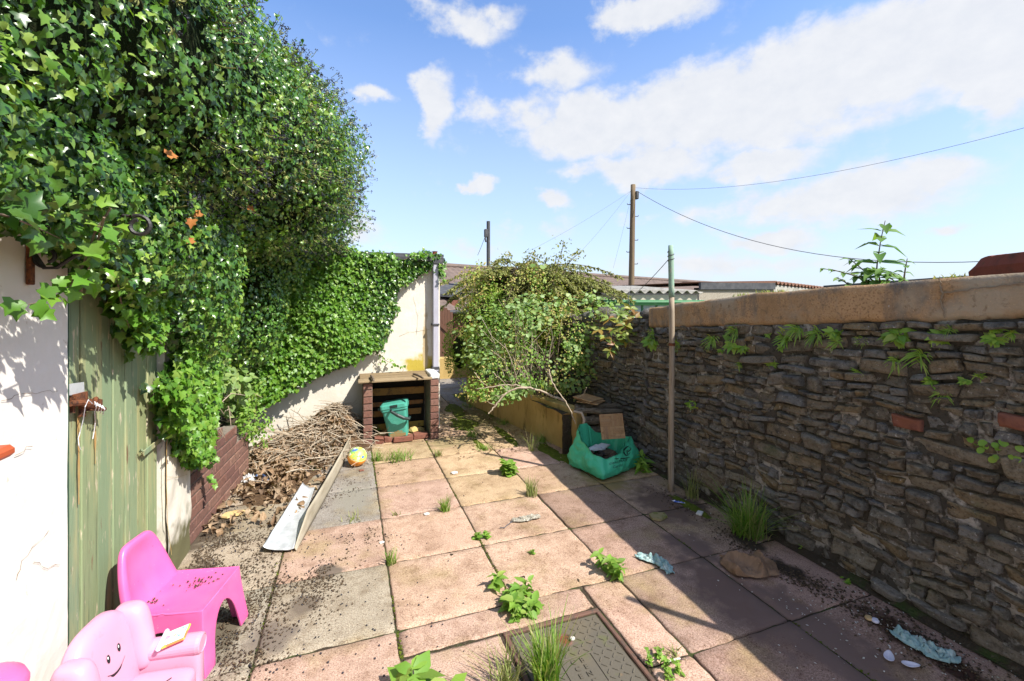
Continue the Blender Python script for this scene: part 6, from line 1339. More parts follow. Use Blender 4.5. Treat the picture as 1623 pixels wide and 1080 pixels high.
for pts in ([(800, 545, 4.6), (812, 575, 4.6), (818, 600, 4.62), (823, 612, 4.62)], [(830, 580, 4.6), (838, 600, 4.62), (842, 614, 4.62)], [(780, 590, 4.55), (795, 602, 4.56), (806, 616, 4.58)], [(930, 615, 4.4), (925, 625, 4.42), (915, 632, 4.45)], [(752, 590, 4.5), (762, 603, 4.5), (772, 612, 4.5)]): branch(B, pts, .004, .0025, 5)
tag(B.build('bare_branch', M_['palebark'], s1), 'pale bare branch arching out below the leaves')

s2 = thing('bronze_shrub', 'twiggy shrub with bronze and yellow green tips, behind the rounded leaf shrub', 'shrub', (2.1, 5.7, .42))
S2 = [((2.05, 5.75, 1.45), (.52, .5, .55)), ((1.80, 5.9, 1.75), (.38, .4, .36)), ((2.35, 5.7, 1.62), (.42, .42, .42)), ((1.75, 5.6, 1.20), (.36, .36, .45)), ((2.5, 5.5, 1.25), (.38, .36, .42))]
leaf_blob('foliage', S2, 13000, (.018, .038), OVAL_T, OVAL_F, M_['bronze'], s2, 41, .18, (.5, 1.12), 7, -.3, (-.1, -.3, .7), (0, 0, .3), .8, .8)
leaf_blob('green_foliage', S2, 6000, (.02, .038), OVAL_T, OVAL_F, M_['shrub2'], s2, 42, .18, (.5, 1.05), 4, .0, (-.1, -.3, .7), (0, 0, .2), .7, .8)
P, Nn = blob_points([S2[3], ((1.62, 5.85, 1.05), (.3, .4, .4)), ((1.7, 5.5, .9), (.3, .3, .3))], 1, .1)
leaf_blob('large_foliage', S2[:3], 160, (.06, .085), ROUND_T, ROUND_F, M_['shrub1'], s2, 43, .18, (1.0, 1.12), 4, .1, (-.1, -.7, .5), (0, 0, -.3), .4, .8)
stems('stem', (2.1, 5.75, .42), [(1.6+.13*k, 5.6+R.uniform(-.2, .3), 1.3+R.uniform(0, .7)) for k in range(9)], M_['bark'], s2, .011)

s3 = thing('feathery_conifer', 'bright yellow green feathery conifer bush beside the downpipe, left of the bronze shrub', 'conifer', (1.75, 6.4, .3))
S3 = [((1.60, 6.2, 1.0), (.26, .36, .62)), ((1.80, 6.0, 1.35), (.28, .30, .42)), ((1.50, 6.4, .8), (.24, .3, .5)), ((1.66, 5.9, 1.0), (.26, .3, .4))]
leaf_blob('foliage', S3, 15000, (.03, .06), LANCE_T, LANCE_F, M_['feather'], s3, 51, .14, (.5, 1.1), 8, -.3, (-.2, -.6, .2), (-.1, -.2, .9), .8, .5)
core_mesh('inner_shade_core', S3, M_['ivycore'], s3, .5, .1, 51)  # added dark filler painting the shade inside the conifer
B = MB(); B.tube([(1.75, 6.4, .3), (1.76, 6.4, .9), (1.78, 6.35, 1.4)], [.03, .022, .01], 7); B.build('trunk', M_['bark'], s3)

s4 = thing('drooping_conifer', 'dark yew like conifer with long drooping feathery branches, top of the shrub group', 'conifer', (2.35, 6.3, .3))
def conifer():
    base = Vector((2.42, 6.35, .3)); B = MB(); B.tube([base, base+Vector((.02, 0, .8)), base+Vector((.0, -.02, 1.5)), base+Vector((.02, -.02, 1.82))], [.05, .04, .025, .01], 8); B.build('trunk', M_['bark'], s4)
    SB = MB(); P = []; Nn = []; D = []
    br = []
    for k in range(150):
        a = R.uniform(0, 6.28); l = R.uniform(.55, 1.25)*(1.12 if math.cos(a) > .2 else 1.0); z0 = R.uniform(.75, 1.75); br.append((a, l, z0, R.uniform(.12, .42), R.uniform(.35, .75)))
    for a, l in ((.0, 1.45), (.15, 1.3), (-.2, 1.5), (-.35, 1.35), (.3, 1.2), (2.9, 1.2), (3.2, 1.3), (3.5, 1.25), (-.1, 1.6), (-.6, 1.3)): br.append((a, l, R.uniform(1.45, 1.7), R.uniform(.2, .32), R.uniform(.45, .65)))
    for k in range(60): br.append((R.uniform(-.75, .35), R.uniform(1.0, 1.75), R.uniform(1.05, 1.72), R.uniform(.15, .38), R.uniform(.45, .85)))
    for a, l, z0, up, dr in br:
        d = Vector((math.cos(a), math.sin(a), 0)); pts = []
        for k in range(11):
            q = k/10; pts.append(base+d*l*q+Vector((.03*math.sin(q*5+a), .03*math.cos(q*4+a), z0+up*q*1.6-dr*q*q*1.25)))
        SB.tube(pts, [.009*(1-.8*k/10) for k in range(11)], 4)
        for k in range(2, 11):
            for s in range(7):
                q = (k+R.random())/10
                if q > 1: continue
                i = min(int(q*10), 9); p = pts[i].lerp(pts[i+1], q*10-i); side = Vector((-d.y, d.x, 0))*R.choice((-1, 1)); dirn = (pts[i+1]-pts[i]).normalized()*R.uniform(.3, 1)+side*R.uniform(.4, 1.1)+Vector((0, 0, R.uniform(-.6, .1)))
                sl_ = R.uniform(.05, .16)*(1.15-q*.6)
                for m in range(7):
                    pp = p+dirn.normalized()*sl_*m/7+Vector((0, 0, -.25*sl_*(m/7)**2)); P.append(tuple(pp)); Nn.append((R.uniform(-.3, .3), R.uniform(-.5, .1), 1)); D.append(tuple(dirn+Vector((R.uniform(-.5, .5), R.uniform(-.5, .5), R.uniform(-.3, .2)))))
    SB.build('branches', M_['bark'], s4)
    P = np.array(P); V, Fa = leaf_geo(P, np.array(Nn), np.array(D), NR.uniform(.03, .058, len(P)), [(a*1.7, b_, c) for a, b_, c in LANCE_T], LANCE_F, .4, .3); np_mesh('foliage', V, Fa, None, M_['conifer'], s4)
conifer()
# thin grey green sprays that stick out of the top
for nm, pts in (('a', [(905, 430, 6.2), (900, 410, 6.2), (893, 390, 6.2)]),): pass
s5 = thing('sparse_sapling', 'sparse grey green sapling sticking out above the top of the shrubs', 'sapling', (2.45, 5.9, .4))
B = MB(); LP = []
for pts in ([(880, 440, 6.0), (885, 415, 6.0), (892, 395, 6.0), (893, 381, 6.0)], [(872, 440, 6.0), (878, 424, 6.0), (882, 402, 6.0)], [(890, 440, 6.0), (902, 416, 6.0), (915, 404, 6.0), (922, 400, 6.0)], [(858, 440, 6.1), (860, 420, 6.1), (866, 408, 6.1)], [(845, 430, 6.1), (848, 408, 6.1), (846, 400, 6.1)], [(805, 420, 6.3), (803, 410, 6.3), (801, 404, 6.3)], [(833, 425, 6.2), (838, 410, 6.2), (842, 402, 6.2)]):
    branch(B, pts, .007, .003, 5); Q = wline(pts)
    for a, c in zip(Q[:-1], Q[1:]):
        for k in range(30): LP.append(tuple(a.lerp(c, R.random())+Vector((R.gauss(0, .05), R.gauss(0, .05), R.gauss(0, .045)))))
branch(B, [(870, 640-40, 5.9), (872, 520, 5.95), (878, 440, 6.0)], .016, .008)
B.build('stem', M_['bark'], s5); P = np.array(LP); V, Fa = leaf_geo(P, np.tile([-.1, -.5, .6], (len(P), 1)), NR.normal(size=P.shape), NR.uniform(.02, .042, len(P)), OVAL_T, OVAL_F, .6, .6); np_mesh('foliage', V, Fa, None, M_['conifer'], s5)
s6 = thing('leathery_shrub', 'leathery shrub with yellow and reddish leaves on the broken end of the stone wall', 'shrub', W(985, 530, 4.5))
LP = []; DD = []; B = MB(); c0 = W(985, 545, 4.62)
for px, py, Z in ((965, 505, 4.45), (980, 497, 4.5), (998, 500, 4.55), (1008, 508, 4.5), (972, 522, 4.4), (990, 516, 4.4), (1004, 525, 4.45), (960, 535, 4.4), (975, 545, 4.35), (992, 540, 4.4), (950, 522, 4.45), (985, 530, 4.35), (968, 555, 4.35), (1000, 490, 4.6), (985, 508, 4.5), (1012, 520, 4.5)):
    p = W(px, py, Z); B.tube([c0, c0.lerp(p, .5)+Vector((0, 0, .03)), p], [.006, .005, .003], 5)
    for k in range(10): a = k*2.4; LP.append(tuple(p)); DD.append((math.cos(a), math.sin(a)*.9-.3, .25-.05*k))
B.build('stem', M_['bark'], s6); P = np.array(LP); V, Fa = leaf_geo(P, np.tile([-.2, -.5, .8], (len(P), 1)), np.array(DD), NR.uniform(.07, .115, len(P)), [(a*1.5, b_, c) for a, b_, c in LANCE_T], LANCE_F, .3, .25); np_mesh('foliage', V, Fa, None, M_['laurel'], s6)
# small bush in the raised brick bed
s7 = thing('young_bush', 'young light green bush growing in the brick bed below the ivy', 'bush', (-1.1, 4.3, .5))
S7 = [((-1.03, 4.0, .98), (.16, .22, .15)), ((-.95, 4.3, .86), (.15, .2, .13)), ((-1.1, 4.1, 1.1), (.15, .22, .12)), ((-.98, 4.45, .72), (.12, .16, .12))]
leaf_blob('foliage', S7, 620, (.045, .085), OVAL_T, OVAL_F, M_['shrub1'], s7, 61, .2, (.5, 1.15), 5, -.5, (.4, -.5, .6), (.2, -.2, -.2), .5, .7)
stems('stem', (-1.1, 4.2, .48), [(-1.0, 4.0, 1.05), (-.95, 4.3, .95), (-1.1, 4.1, 1.2), (-.95, 4.45, .8), (-1.0, 3.9, .9)], M_['bark'], s7, .007)
B = MB()
for k in range(70):
    x = R.uniform(-1.35, -.9); y = R.uniform(3.5, 4.6); z = R.uniform(.55, .85); l = R.uniform(.15, .4); a = R.uniform(0, 6.28); p0 = Vector((x, y, z)); p1 = p0+Vector((math.cos(a)*l*.5, math.sin(a)*l, R.uniform(-.15, .2))); m_ = (p0+p1)/2+Vector((0, 0, R.uniform(.02, .09)))
    B.tube([p0, m_, p1], [.004, .0035, .002], 4)
tag(B.build('dead_stems', M_['twig']), 'tangle of dead stems behind the young bush in the brick bed', 'dead stems', kind='stuff')
s8 = thing('bindweed', 'low trailing green weeds in front of the cream wall, behind the leaf heap', 'weed', (-.78, 4.75, .3))
leaf_blob('foliage', [((-.80, 4.72, .52), (.12, .25, .28)), ((-.86, 4.5, .55), (.08, .2, .2))], 900, (.018, .035), OVAL_T, OVAL_F, M_['shrub2'], s8, 71, .3, (.4, 1.1), 9, -.1, (.4, -.5, .6), (0, 0, -.3), .6, .8)
stems('stem', (-.85, 4.7, .3), [(-.75, 4.6, .75), (-.8, 4.8, .7), (-.7, 4.7, .55), (-.9, 4.5, .7)], M_['bark'], s8, .004)

# ---------------------------------------------------------------- ferns and plants rooted in the stone wall
def strap(name, P, n, size, m, parent, out=(-1, 0, 0), droop=.7, w=.105):
    P = np.array(P); a = NR.uniform(0, 6.283, n); o = np.array(out); up = np.array([0, 0, 1.]); sd = np.array([0, 1., 0])
    D = np.cos(a)[:, None]*sd+(np.sin(a)*.75+.12)[:, None]*up+o*NR.uniform(.35, .95, n)[:, None]; V = []; Q = []
    for k in range(n):
        d = D[k]/np.linalg.norm(D[k]); L = size*NR.uniform(.45, 1.0); s = np.cross(d, nrmz(o+up*.6)); s = s/np.linalg.norm(s); b0 = P+NR.normal(size=3)*np.array([.004, .02, .02])*size*10*.6; oo = len(V)
        for i in range(5):
            q = i/4; c = b0+d*L*q+np.array([0, 0, -droop*L*q*q*.6]); ww = w*L*(.35+.65*math.sin(math.pi*(q*.8+.12)))*(1 if i < 4 else .05)*.5
            V.append(c-s*ww+up*.15*ww); V.append(c+s*ww+up*.15*ww)
        for i in range(4): Q.append((oo+2*i, oo+2*i+1, oo+2*i+3, oo+2*i+2))
    return np_mesh(name, np.array(V), None, np.array(Q), m, parent)
FL = [(1033, 540, 26, 'fern clump at the far end of the coping, left of the clothes post, lower one'), (1035, 527, 16, 'small fern right below the far end of the coping'), (1075, 545, 20, 'fern just right of the clothes post below the coping'),
 (1130, 538, 22, 'spiky fern below the coping, between the clothes post and the tall fern clump'), (1166, 523, 22, 'fern tuft overlapping the lower edge of the coping'), (1162, 546, 24, 'fern right under the tuft that overlaps the coping'), (1178, 551, 17, 'small fern at the lower right of the tall fern clump'), (1143, 556, 9, 'tiny sprig at the lower left of the tall fern clump'),
 (1216, 531, 9, 'tiny lone fern under the coping, between the two large fern groups'), (1265, 522, 24, 'bushy fern under the coping in the middle group'), (1245, 536, 24, 'broad fern hanging left in the middle group'), (1238, 551, 12, 'small fern drooping from the broad one in the middle group'), (1294, 527, 22, 'fern spreading right in the middle group'), (1322, 527, 20, 'fern at the right of the middle group'), (1328, 543, 18, 'thin leaved fern below the right of the middle group'), (1368, 540, 15, 'small dark fern on the pale stone right of the middle group'),
 (1422, 532, 30, 'largest bright fern with broad arching fronds under the coping'), (1458, 563, 26, 'bright starry fern on the big grey stone'), (1420, 572, 20, 'smaller fern left of the starry fern on the big grey stone'), (1488, 535, 24, 'dark fern climbing to the coping crack'), (1505, 522, 18, 'dark fern in the corner right below the coping crack'), (1576, 537, 22, 'fern with pale tips toward the right edge of the wall'), (1579, 522, 14, 'thin sprig above the pale tipped fern'), (1604, 528, 14, 'small fern nearest the right edge of the wall'),
 (1222, 576, 14, 'small lone fern on the wall face well below the coping'), (1173, 578, 12, 'dull small fern left of the lone fern on the wall face'), (1098, 640, 16, 'small fern on the wall face right of the middle of the clothes post'), (1475, 605, 18, 'thin flat fern below the big grey stone'), (1495, 625, 20, 'trailing fern sprig with long fronds low below the big grey stone'), (1553, 597, 12, 'small fern right of the thin flat one'), (1530, 604, 14, 'fern in the joint under the ochre faced stone'), (1360, 590, 11, 'tiny fern low in the joint below the large bright fern'), (1573, 710, 18, 'round leaved plant low in a joint near the right edge of the wall')]
for px, py, s, lab in FL:
    p = PX(px, py, WU-.02); Z = p.x*SA+p.y*CA; sz = s*Z/F
    if 'round leaved' in lab:
        n = 14; Q = np.array(p)+NR.normal(size=(n, 3))*np.array([.01, .05, .02]); V, Fa = leaf_geo(Q, np.tile([-1, -.2, .6], (n, 1)), np.tile([-.2, 0, -1.], (n, 1)), NR.uniform(.02, .034, n), ROUND_T, ROUND_F, .3, .5); o = np_mesh('pennywort_foliage', V, Fa, None, M_['fern'])
    elif (px*7+py) % 3 == 1:
        n = int(14+s*1.3); a_ = NR.uniform(0, 6.283, n); Q = np.array(p)+NR.normal(size=(n, 3))*np.array([.05, .10, .10])*sz; D_ = np.c_[-NR.uniform(.2, .9, n), np.cos(a_), np.sin(a_)*.8+.1]; V, Fa = leaf_geo(Q, np.tile([-.8, -.3, .7], (n, 1)), D_, NR.uniform(.35, .8, n)*sz, [(a*1.7, b_, c) for a, b_, c in LANCE_T], LANCE_F, .3, .3); o = np_mesh('wall_fern', V, Fa, None, M_['fern'])
    else: o = strap('wall_fern', p, int(18+s*R.uniform(.6, 1.6)), sz*R.uniform(.9, 1.2), M_['fern'], None, droop=R.uniform(.3, 1.1), w=R.choice((.06, .085, .12)))
    tag(o, lab, 'fern' if 'round' not in lab else 'plant', 'small plants rooted in the stone wall')
# tufts on top of the coping
for px, py, s, u, lab in ((955, 492, 20, 2.72, 'pale grass tuft on the broken top of the stone wall by the leathery shrub'), (1175, 470, 9, 2.72, 'thin grass on top of the coping right of the clothes post'), (1210, 466, 9, 2.72, 'pale grass tuft on the coping in front of the pebble dashed garage'), (1235, 463, 7, 2.72, 'small pale grass tuft at the right end of the grassy part of the coping'), (1505, 438, 12, 2.74, 'pale moss and grass tuft on the coping near the red capped wall')):
    p = PX(px, py, u); Z = p.x*SA+p.y*CA; sz = s*Z/F; p.z = (z_cop_top(p.y) if p.y < 3.5 else z_wall(p.y))-.002; V, Q = blades(p, 60 if s > 15 else 34, sz*.4, sz*1.15, .006, .7, rad=.05 if s < 15 else .1); V2 = V.copy(); V2[:, 1] = p.y+(V[:, 1]-p.y)*1.8
    tag(np_mesh('wall_grass', V2, None, Q, M_['drygrass']), lab, 'grass tuft', 'grass tufts on top of the stone wall')

# ---------------------------------------------------------------- weeds in the paving
def grass(px, py, n, hmin, hmax, label, m='grass', spread=.8, rad=.035, w=.006):
    p = G(px, py); V, Q = blades(p, n, hmin, hmax, w, spread, rad=rad); return tag(np_mesh('grass_tuft', V, None, Q, M_[m]), label, 'grass tuft', 'grass tufts in the paving')
grass(706, 809, 70, .05, .15, 'grass tuft in the middle joint of the sunlit slabs')
grass(842, 785, 90, .06, .17, 'tall grass tuft in the joint right behind the leafy weed in mid yard', 'drygrass', .6, .05)
grass(619, 893, 60, .04, .11, 'short grass tuft in the left joint beside the buff slab')
grass(1185, 848, 300, .12, .40, 'big dark green grass tuft at the foot of the stone wall', 'grass', 1.15, .09, .007)
grass(1200, 852, 60, .10, .30, 'thinner grass growing through the back of the big dark tuft at the wall', 'drygrass', .9, .09, .006)
grass(1098, 790, 60, .10, .30, 'tall faint grass at the wall foot right of the clothes post', 'drygrass', .5, .06, .005)
grass(868, 1092, 150, .14, .32, 'long bright grass tuft growing at the near edge of the manhole cover', 'grass', .62, .05, .009)
grass(800, 1100, 70, .10, .24, 'thin grass at the left corner of the manhole cover, bottom edge', 'drygrass', .9, .06, .006)
grass(632, 728, 130, .05, .14, 'spreading grass clump in front of the brick store', 'grass', 1.2, .14)
grass(598, 730, 70, .05, .14, 'grass at the left of the clump in front of the brick store', 'grass', 1.0, .06)
grass(694, 722, 60, .03, .09, 'small pale grass tuft at the right foot of the brick store', 'drygrass', 1.2, .05)
grass(750, 692, 70, .05, .13, 'grass tuft in the path joint right of the brick store', 'grass', 1, .07)
grass(845, 715, 30, .15, .34, 'long wispy grass blades arching at the foot of the planter', 'drygrass', 1.0, .05, .004)
grass(770, 713, 60, .03, .09, 'low grass in the joint left of the leafy weed', 'grass', 1.2, .09)
grass(860, 700, 90, .03, .10, 'mossy grass along the near foot of the planter', 'grass', 1.2, .13)
grass(800, 672, 90, .03, .10, 'mossy grass along the middle foot of the planter', 'grass', 1.2, .14)
grass(745, 645, 80, .04, .12, 'grass in the shaded far end of the path', 'grass', 1.2, .16)
grass(1072, 1040, 26, .02, .05, 'few short blades at the right edge of the manhole cover', 'drygrass', 1.2, .05)
grass(628, 816, 20, .02, .05, 'tiny pale grass sprig beside the left joint', 'drygrass', 1.2, .03)
grass(560, 825, 24, .03, .07, 'sparse yellow grass on the grey slab left of the joint', 'drygrass', 1.2, .08)
def weed(px, py, n, size, label, T=OVAL_T, TF=OVAL_F, m='shrub2', h=.10, tiers=4, wid=1.0, spr=.0):
    p = G(px, py); root = thing('leafy_weed', label, 'weed', p, 0, 'leafy weeds in the paving'); B = MB(); P = []; D = []
    ns = max(1, n//14)
    for s in range(ns):
        a = R.uniform(0, 6.28); l = h*R.uniform(.6, 1.1); q = Vector(p)+Vector((R.gauss(0, spr), R.gauss(0, spr), 0)); top = q+Vector((math.cos(a)*l*.35, math.sin(a)*l*.35, l)); B.tube([q-Vector((0, 0, .01)), q.lerp(top, .5)+Vector((0, 0, .01)), top], [.0035, .003, .002], 5)
        for k in range(18):
            f = (k+.5)/18; c = q.lerp(top, f)+Vector((R.gauss(0, .006), R.gauss(0, .006), 0)); b_ = k*2.4+R.uniform(-.3, .3); P.append(tuple(c)); D.append((math.cos(b_), math.sin(b_), .35-.5*(1-f)))
    B.build('stem', M_['shrub2'], root)
    P = np.array(P); V, Fa = leaf_geo(P, np.tile([0, -.1, 1.], (len(P), 1)), np.array(D), NR.uniform(size*.35, size*1.0, len(P)), [(a*wid*.85, b_, c) for a, b_, c in T], TF, .3, .2); V[:, 2] = np.maximum(V[:, 2], .003); np_mesh('foliage', V, Fa, None, M_[m], root)
weed(806, 752, 70, .085, 'light green broad leaved weed standing in the mid yard joint', ROUND_T, ROUND_F, 'shrub2', .15, spr=.03)
weed(818, 957, 130, .08, 'large leafy weed in the joint above the left of the manhole cover', OVAL_T, OVAL_F, 'shrub2', .07, wid=.75, spr=.05)
weed(832, 980, 34, .05, 'small leafy weed just below the large one, left of the manhole cover', OVAL_T, OVAL_F, 'shrub2', .06, spr=.02)
weed(972, 915, 60, .075, 'upright leafy weed in the joint right of the manhole cover, by its dark shadow', OVAL_T, OVAL_F, 'shrub2', .085, wid=.65, spr=.03)
weed(761, 855, 40, .05, 'low leafy weed in the middle joint of the pink slabs', OVAL_T, OVAL_F, 'shrub2', .05, spr=.025)
weed(1020, 745, 46, .12, 'strap leaved weed between the green sack and the stone wall', LANCE_T, LANCE_F, 'fern', .14, wid=1.4, spr=.02)
weed(1050, 1062, 70, .028, 'tiny leaved creeping weed at the right edge of the manhole cover', OVAL_T, OVAL_F, 'shrub2', .05, spr=.05)
weed(1316, 890, 34, .07, 'small fern like weed at the foot of the stone wall, the upper one', LANCE_T, LANCE_F, 'fern', .06, wid=1.5, spr=.02)
weed(1330, 917, 26, .022, 'tiny round leaved weed at the wall foot below the fern like one', ROUND_T, ROUND_F, 'fern', .03, spr=.035)
weed(1272, 872, 16, .03, 'small yellowish seedling at the wall foot behind the brown paper', OVAL_T, OVAL_F, 'fern', .04, spr=.015)
weed(500, 745, 40, .04, 'small green weed growing out of the dead leaves near the trim board', LANCE_T, LANCE_F, 'shrub2', .10, wid=1.6, spr=.03)
weed(846, 876, 14, .03, 'tiny seedling on the pink slab below the grey rag', OVAL_T, OVAL_F, 'shrub2', .02, spr=.02)
weed(655, 1110, 14, .14, 'big upright dock leaf rising at the bottom edge, the left one of two', LANCE_T, LANCE_F, 'shrub2', .10, wid=2.6, spr=.006)
weed(706, 1125, 14, .14, 'big spreading dock leaf at the bottom edge, the right one of two', LANCE_T, LANCE_F, 'shrub2', .09, wid=3.0, spr=.01)
weed(598, 690, 20, .05, 'small yellow green plant inside the store at the left pier', OVAL_T, OVAL_F, 'fern', .14, spr=.012)
B = MB()
def mossy(cx, cy, rx, ry, seed):
    def f(i, j):
        a = i*2*math.pi; k = 1+.45*mnoise.noise(Vector((math.cos(a)*1.6, math.sin(a)*1.6, seed)))+.2*mnoise.noise(Vector((math.cos(a)*5, math.sin(a)*5, seed))); x, y = cx+rx*j*k*math.cos(a), cy+ry*j*k*math.sin(a)
        return (x, y, -.008+.019*(1-j**3)+.005*mnoise.noise(Vector((x*40, y*40, 1))))
    B.grid(f, 44, 14, closed_u=True)
for px, py, rx, ry in ((735, 672, .22, .30), (722, 650, .16, .45), (800, 690, .07, .4), (870, 715, .10, .32), (905, 730, .09, .2), (770, 650, .10, .5), (760, 705, .05, .25), (1090, 800, .05, .25), (740, 630, .25, .5)):
    g = G(px, py); mossy(g.x, g.y, rx, ry, R.uniform(0, 99))
tag(B.build('moss', M_['moss'], smooth=True), 'cushions of moss on the shaded path and along the planter foot', 'moss', kind='stuff')
def jointmoss():
    P = []
    for x in COLS[1:]:
        for _ in range(900): P.append((x+NR.normal()*.006, NR.uniform(.8, 6), -.004))
    P = np.array(P); P = P[snoise(P, 5, 3) > .1]; return leaf_geo(P, np.tile([0, 0, 1.], (len(P), 1)), NR.normal(size=P.shape), NR.uniform(.006, .014, len(P)), OVAL_T, OVAL_F, .6, 1)
V, Fa = jointmoss(); tag(np_mesh('joint_moss', V, Fa, None, M_['moss']), 'moss sprouting along the paving joints', 'moss', kind='stuff')
# dead leaves and crumbs on the shaded path
n = 900; x = NR.uniform(1.0, 2.0, n); y = NR.uniform(4.3, 7, n); P = np.c_[x, y, np.full(n, .006)]; P = P[x < 2.1-.175*(y-4.03)]; V, Fa = leaf_geo(P, np.tile([0, 0, 1.], (len(P), 1)), NR.normal(size=P.shape), NR.uniform(.01, .035, len(P)), OVAL_T, OVAL_F, .4, 1)
tag(np_mesh('path_litter', V, Fa, None, M_['deadleaf']), 'old leaves scattered over the shaded path', 'leaf litter', kind='stuff')

# buddleia behind the wall
bu = thing('buddleia', 'upright buddleia shoots with paired leaves behind the coping of the stone wall', 'buddleia', (3.0, 1.6, 1.3))
B = MB(); LP = []; LD = []; LS = []
def shoot(pts, u, nl, ls):
    P = [PX(x, y, u) for x, y in pts]; B.tube(P, [.005-.003*k/(len(P)-1) for k in range(len(P))], 5)
    for k in range(nl):
        f = (k+.4)/nl*(len(P)-1); i = min(int(f), len(P)-2); c = P[i].lerp(P[i+1], f-i); a0 = k*math.pi/2+.5
        for s in (0, math.pi): LP.append(tuple(c)); LD.append((math.cos(a0+s), math.sin(a0+s), .28)); LS.append((1.5 if u == 3.02 else 1.25)*ls*(1-.35*k/nl)*R.uniform(.85, 1.1))
        if k > 1: LP.append(tuple(c)); LD.append((R.uniform(-1, 1), R.uniform(-1, 1), .5)); LS.append(ls*.3)
shoot([(1388, 450), (1390, 420), (1396, 380), (1403, 350)], 3.02, 9, .115); shoot([(1385, 448), (1370, 430), (1352, 415), (1345, 410)], 3.0, 8, .06); shoot([(1380, 448), (1350, 436), (1320, 428), (1300, 426)], 3.05, 9, .055); shoot([(1432, 446), (1435, 425), (1438, 410)], 3.0, 4, .055); shoot([(1395, 448), (1392, 432), (1400, 425)], 2.95, 5, .08); shoot([(1375, 448), (1365, 440), (1355, 438)], 2.95, 5, .06); shoot([(1405, 448), (1410, 436), (1412, 430)], 2.95, 5, .07); shoot([(1345, 452), (1335, 444), (1325, 440)], 3.0, 5, .05)
B.build('stem', M_['bark'], bu); P = np.array(LP); V, Fa = leaf_geo(P, np.tile([-.15, -.3, 1.], (len(P), 1)), np.array(LD), np.array(LS), [(a*1.7, b_, c*1.3) for a, b_, c in LANCE_T], LANCE_F, .15, .12); np_mesh('foliage', V, Fa, None, M_['bud'], bu)
# ---------------------------------------------------------------- beyond the walls
# far bungalow with a concrete tile roof
def plane_grid(B, p00, p10, p01, p11, nu, nv, f=None, mi=0):
    p00, p10, p01, p11 = map(Vector, (p00, p10, p01, p11)); nrm = (p10-p00).cross(p01-p00).normalized()
    def fn(i, j):
        p = p00.lerp(p10, i).lerp(p01.lerp(p11, i), j); return p+nrm*(f(i, j) if f else 0)
    B.grid(fn, nu, nv, mi)
rA = W(690, 421.5, 18.0); rB = W(1120, 449, 31.0); rdir = (rB-rA).normalized(); fr = Vector((rdir.y, -rdir.x, 0)).normalized()
if fr.y > 0: fr = -fr
A = rA-rdir*6; Bq = rB+rdir*6; run = 3.9; drop = 1.72
bung = thing('bungalow', 'long low bungalow with a brown tiled roof, behind the shrubs', 'bungalow', (rA+fr*2).to_2d().to_3d())
b = MB(); length = (Bq-A).length; ncol = int(length/.30); nrow = 13
def tile(i, j):
    c = i*ncol*2*math.pi; r = j*nrow; return .018*math.sin(c)+.03*(1-(r-math.floor(r-1e-6))) 
e0, e1 = A+fr*run-Vector((0, 0, drop)), Bq+fr*run-Vector((0, 0, drop))
plane_grid(b, e0, e1, A, Bq, ncol*6, nrow*4, tile)
plane_grid(b, Bq-fr*run-Vector((0, 0, drop)), A-fr*run-Vector((0, 0, drop)), Bq, A, 4, 2)
roof = b.build('roof', M_['tilesred'], bung, smooth=False)
b = MB(); b.tube([A+(Bq-A)*k/60+Vector((0, 0, .03)) for k in range(61)], .11, 8); b.build('ridge', M_['tilesred'], roof)
b = MB(); zf = -.35
for q in (1,):
    w0, w1 = A+fr*(run-.45), Bq+fr*(run-.45); b.prism([(w0.x, w0.y, zf), (w1.x, w1.y, zf), (w1.x, w1.y, w1.z-drop+.1), (w0.x, w0.y, w0.z-drop+.1)], -fr*6.6)
b.build('wall', M_['redbrick'], bung)
b = MB(); b.tube([e0+Vector((0, 0, -.06))+fr*.05, e1+Vector((0, 0, -.06))+fr*.05], .06, 8); b.build('gutter', M_['fascia'], bung)
cc = W(690, 412, 18.4); b = MB(); b.bbox((cc.x-.2, cc.y-.25, cc.z-.6), (cc.x+.2, cc.y+.25, cc.z+.12), .02); ch = b.build('chimney', M_['redbrick'], roof)
b = MB(); b.lathe([(.11, .12), (.10, .32), (.12, .34)], 12, Matrix.Translation((cc.x-.02, cc.y, cc.z))); b.build('chimney_pot', M_['claycap'], ch)
# porch roof, gate and brick pier at the end of the path
pr_ = thing('porch', 'dark felt porch roof on a brick pier, right of the downpipe', 'porch', W(712, 500, 14.5).to_2d().to_3d())
a = W(690, 470, 14.5); c = W(735, 472, 14.5); b = MB(); b.prism([a, c, c+Vector((.3, 2.2, .5)), a+Vector((0, 2.2, .5))], (0, 0, .09)); b.build('roof', M_['felt'], pr_)
a = W(718, 476, 14.4); b = MB(); b.box((a.x-.14, a.y, -.3), (a.x+.16, a.y+.3, a.z)); b.build('brick_pier', M_['redbrick'], pr_)
gt = thing('wooden_gate', 'brown plank gate at the far end of the shaded path, beside the brick pier', 'gate', W(705, 540, 12.5).to_2d().to_3d())
a = W(688, 485, 12.5); c = W(718, 487, 12.5); b = MB()
for k in range(7):
    p = a.lerp(c, k/7); q = a.lerp(c, (k+.94)/7); b.prism([(p.x, p.y, -.3), (q.x, q.y, -.3), (q.x, q.y, a.z-.06*abs(k-3)), (p.x, p.y, a.z-.06*abs(k-3))], (0, .03, 0))
b.build('board', M_['gate'], gt)
b = MB(); b.prism([a+Vector((0, -.03, -.3)), c+Vector((0, -.03, -.75)), c+Vector((0, -.03, -.87)), a+Vector((0, -.03, -.42))], (0, .025, 0)); b.build('brace', M_['gate'], gt)
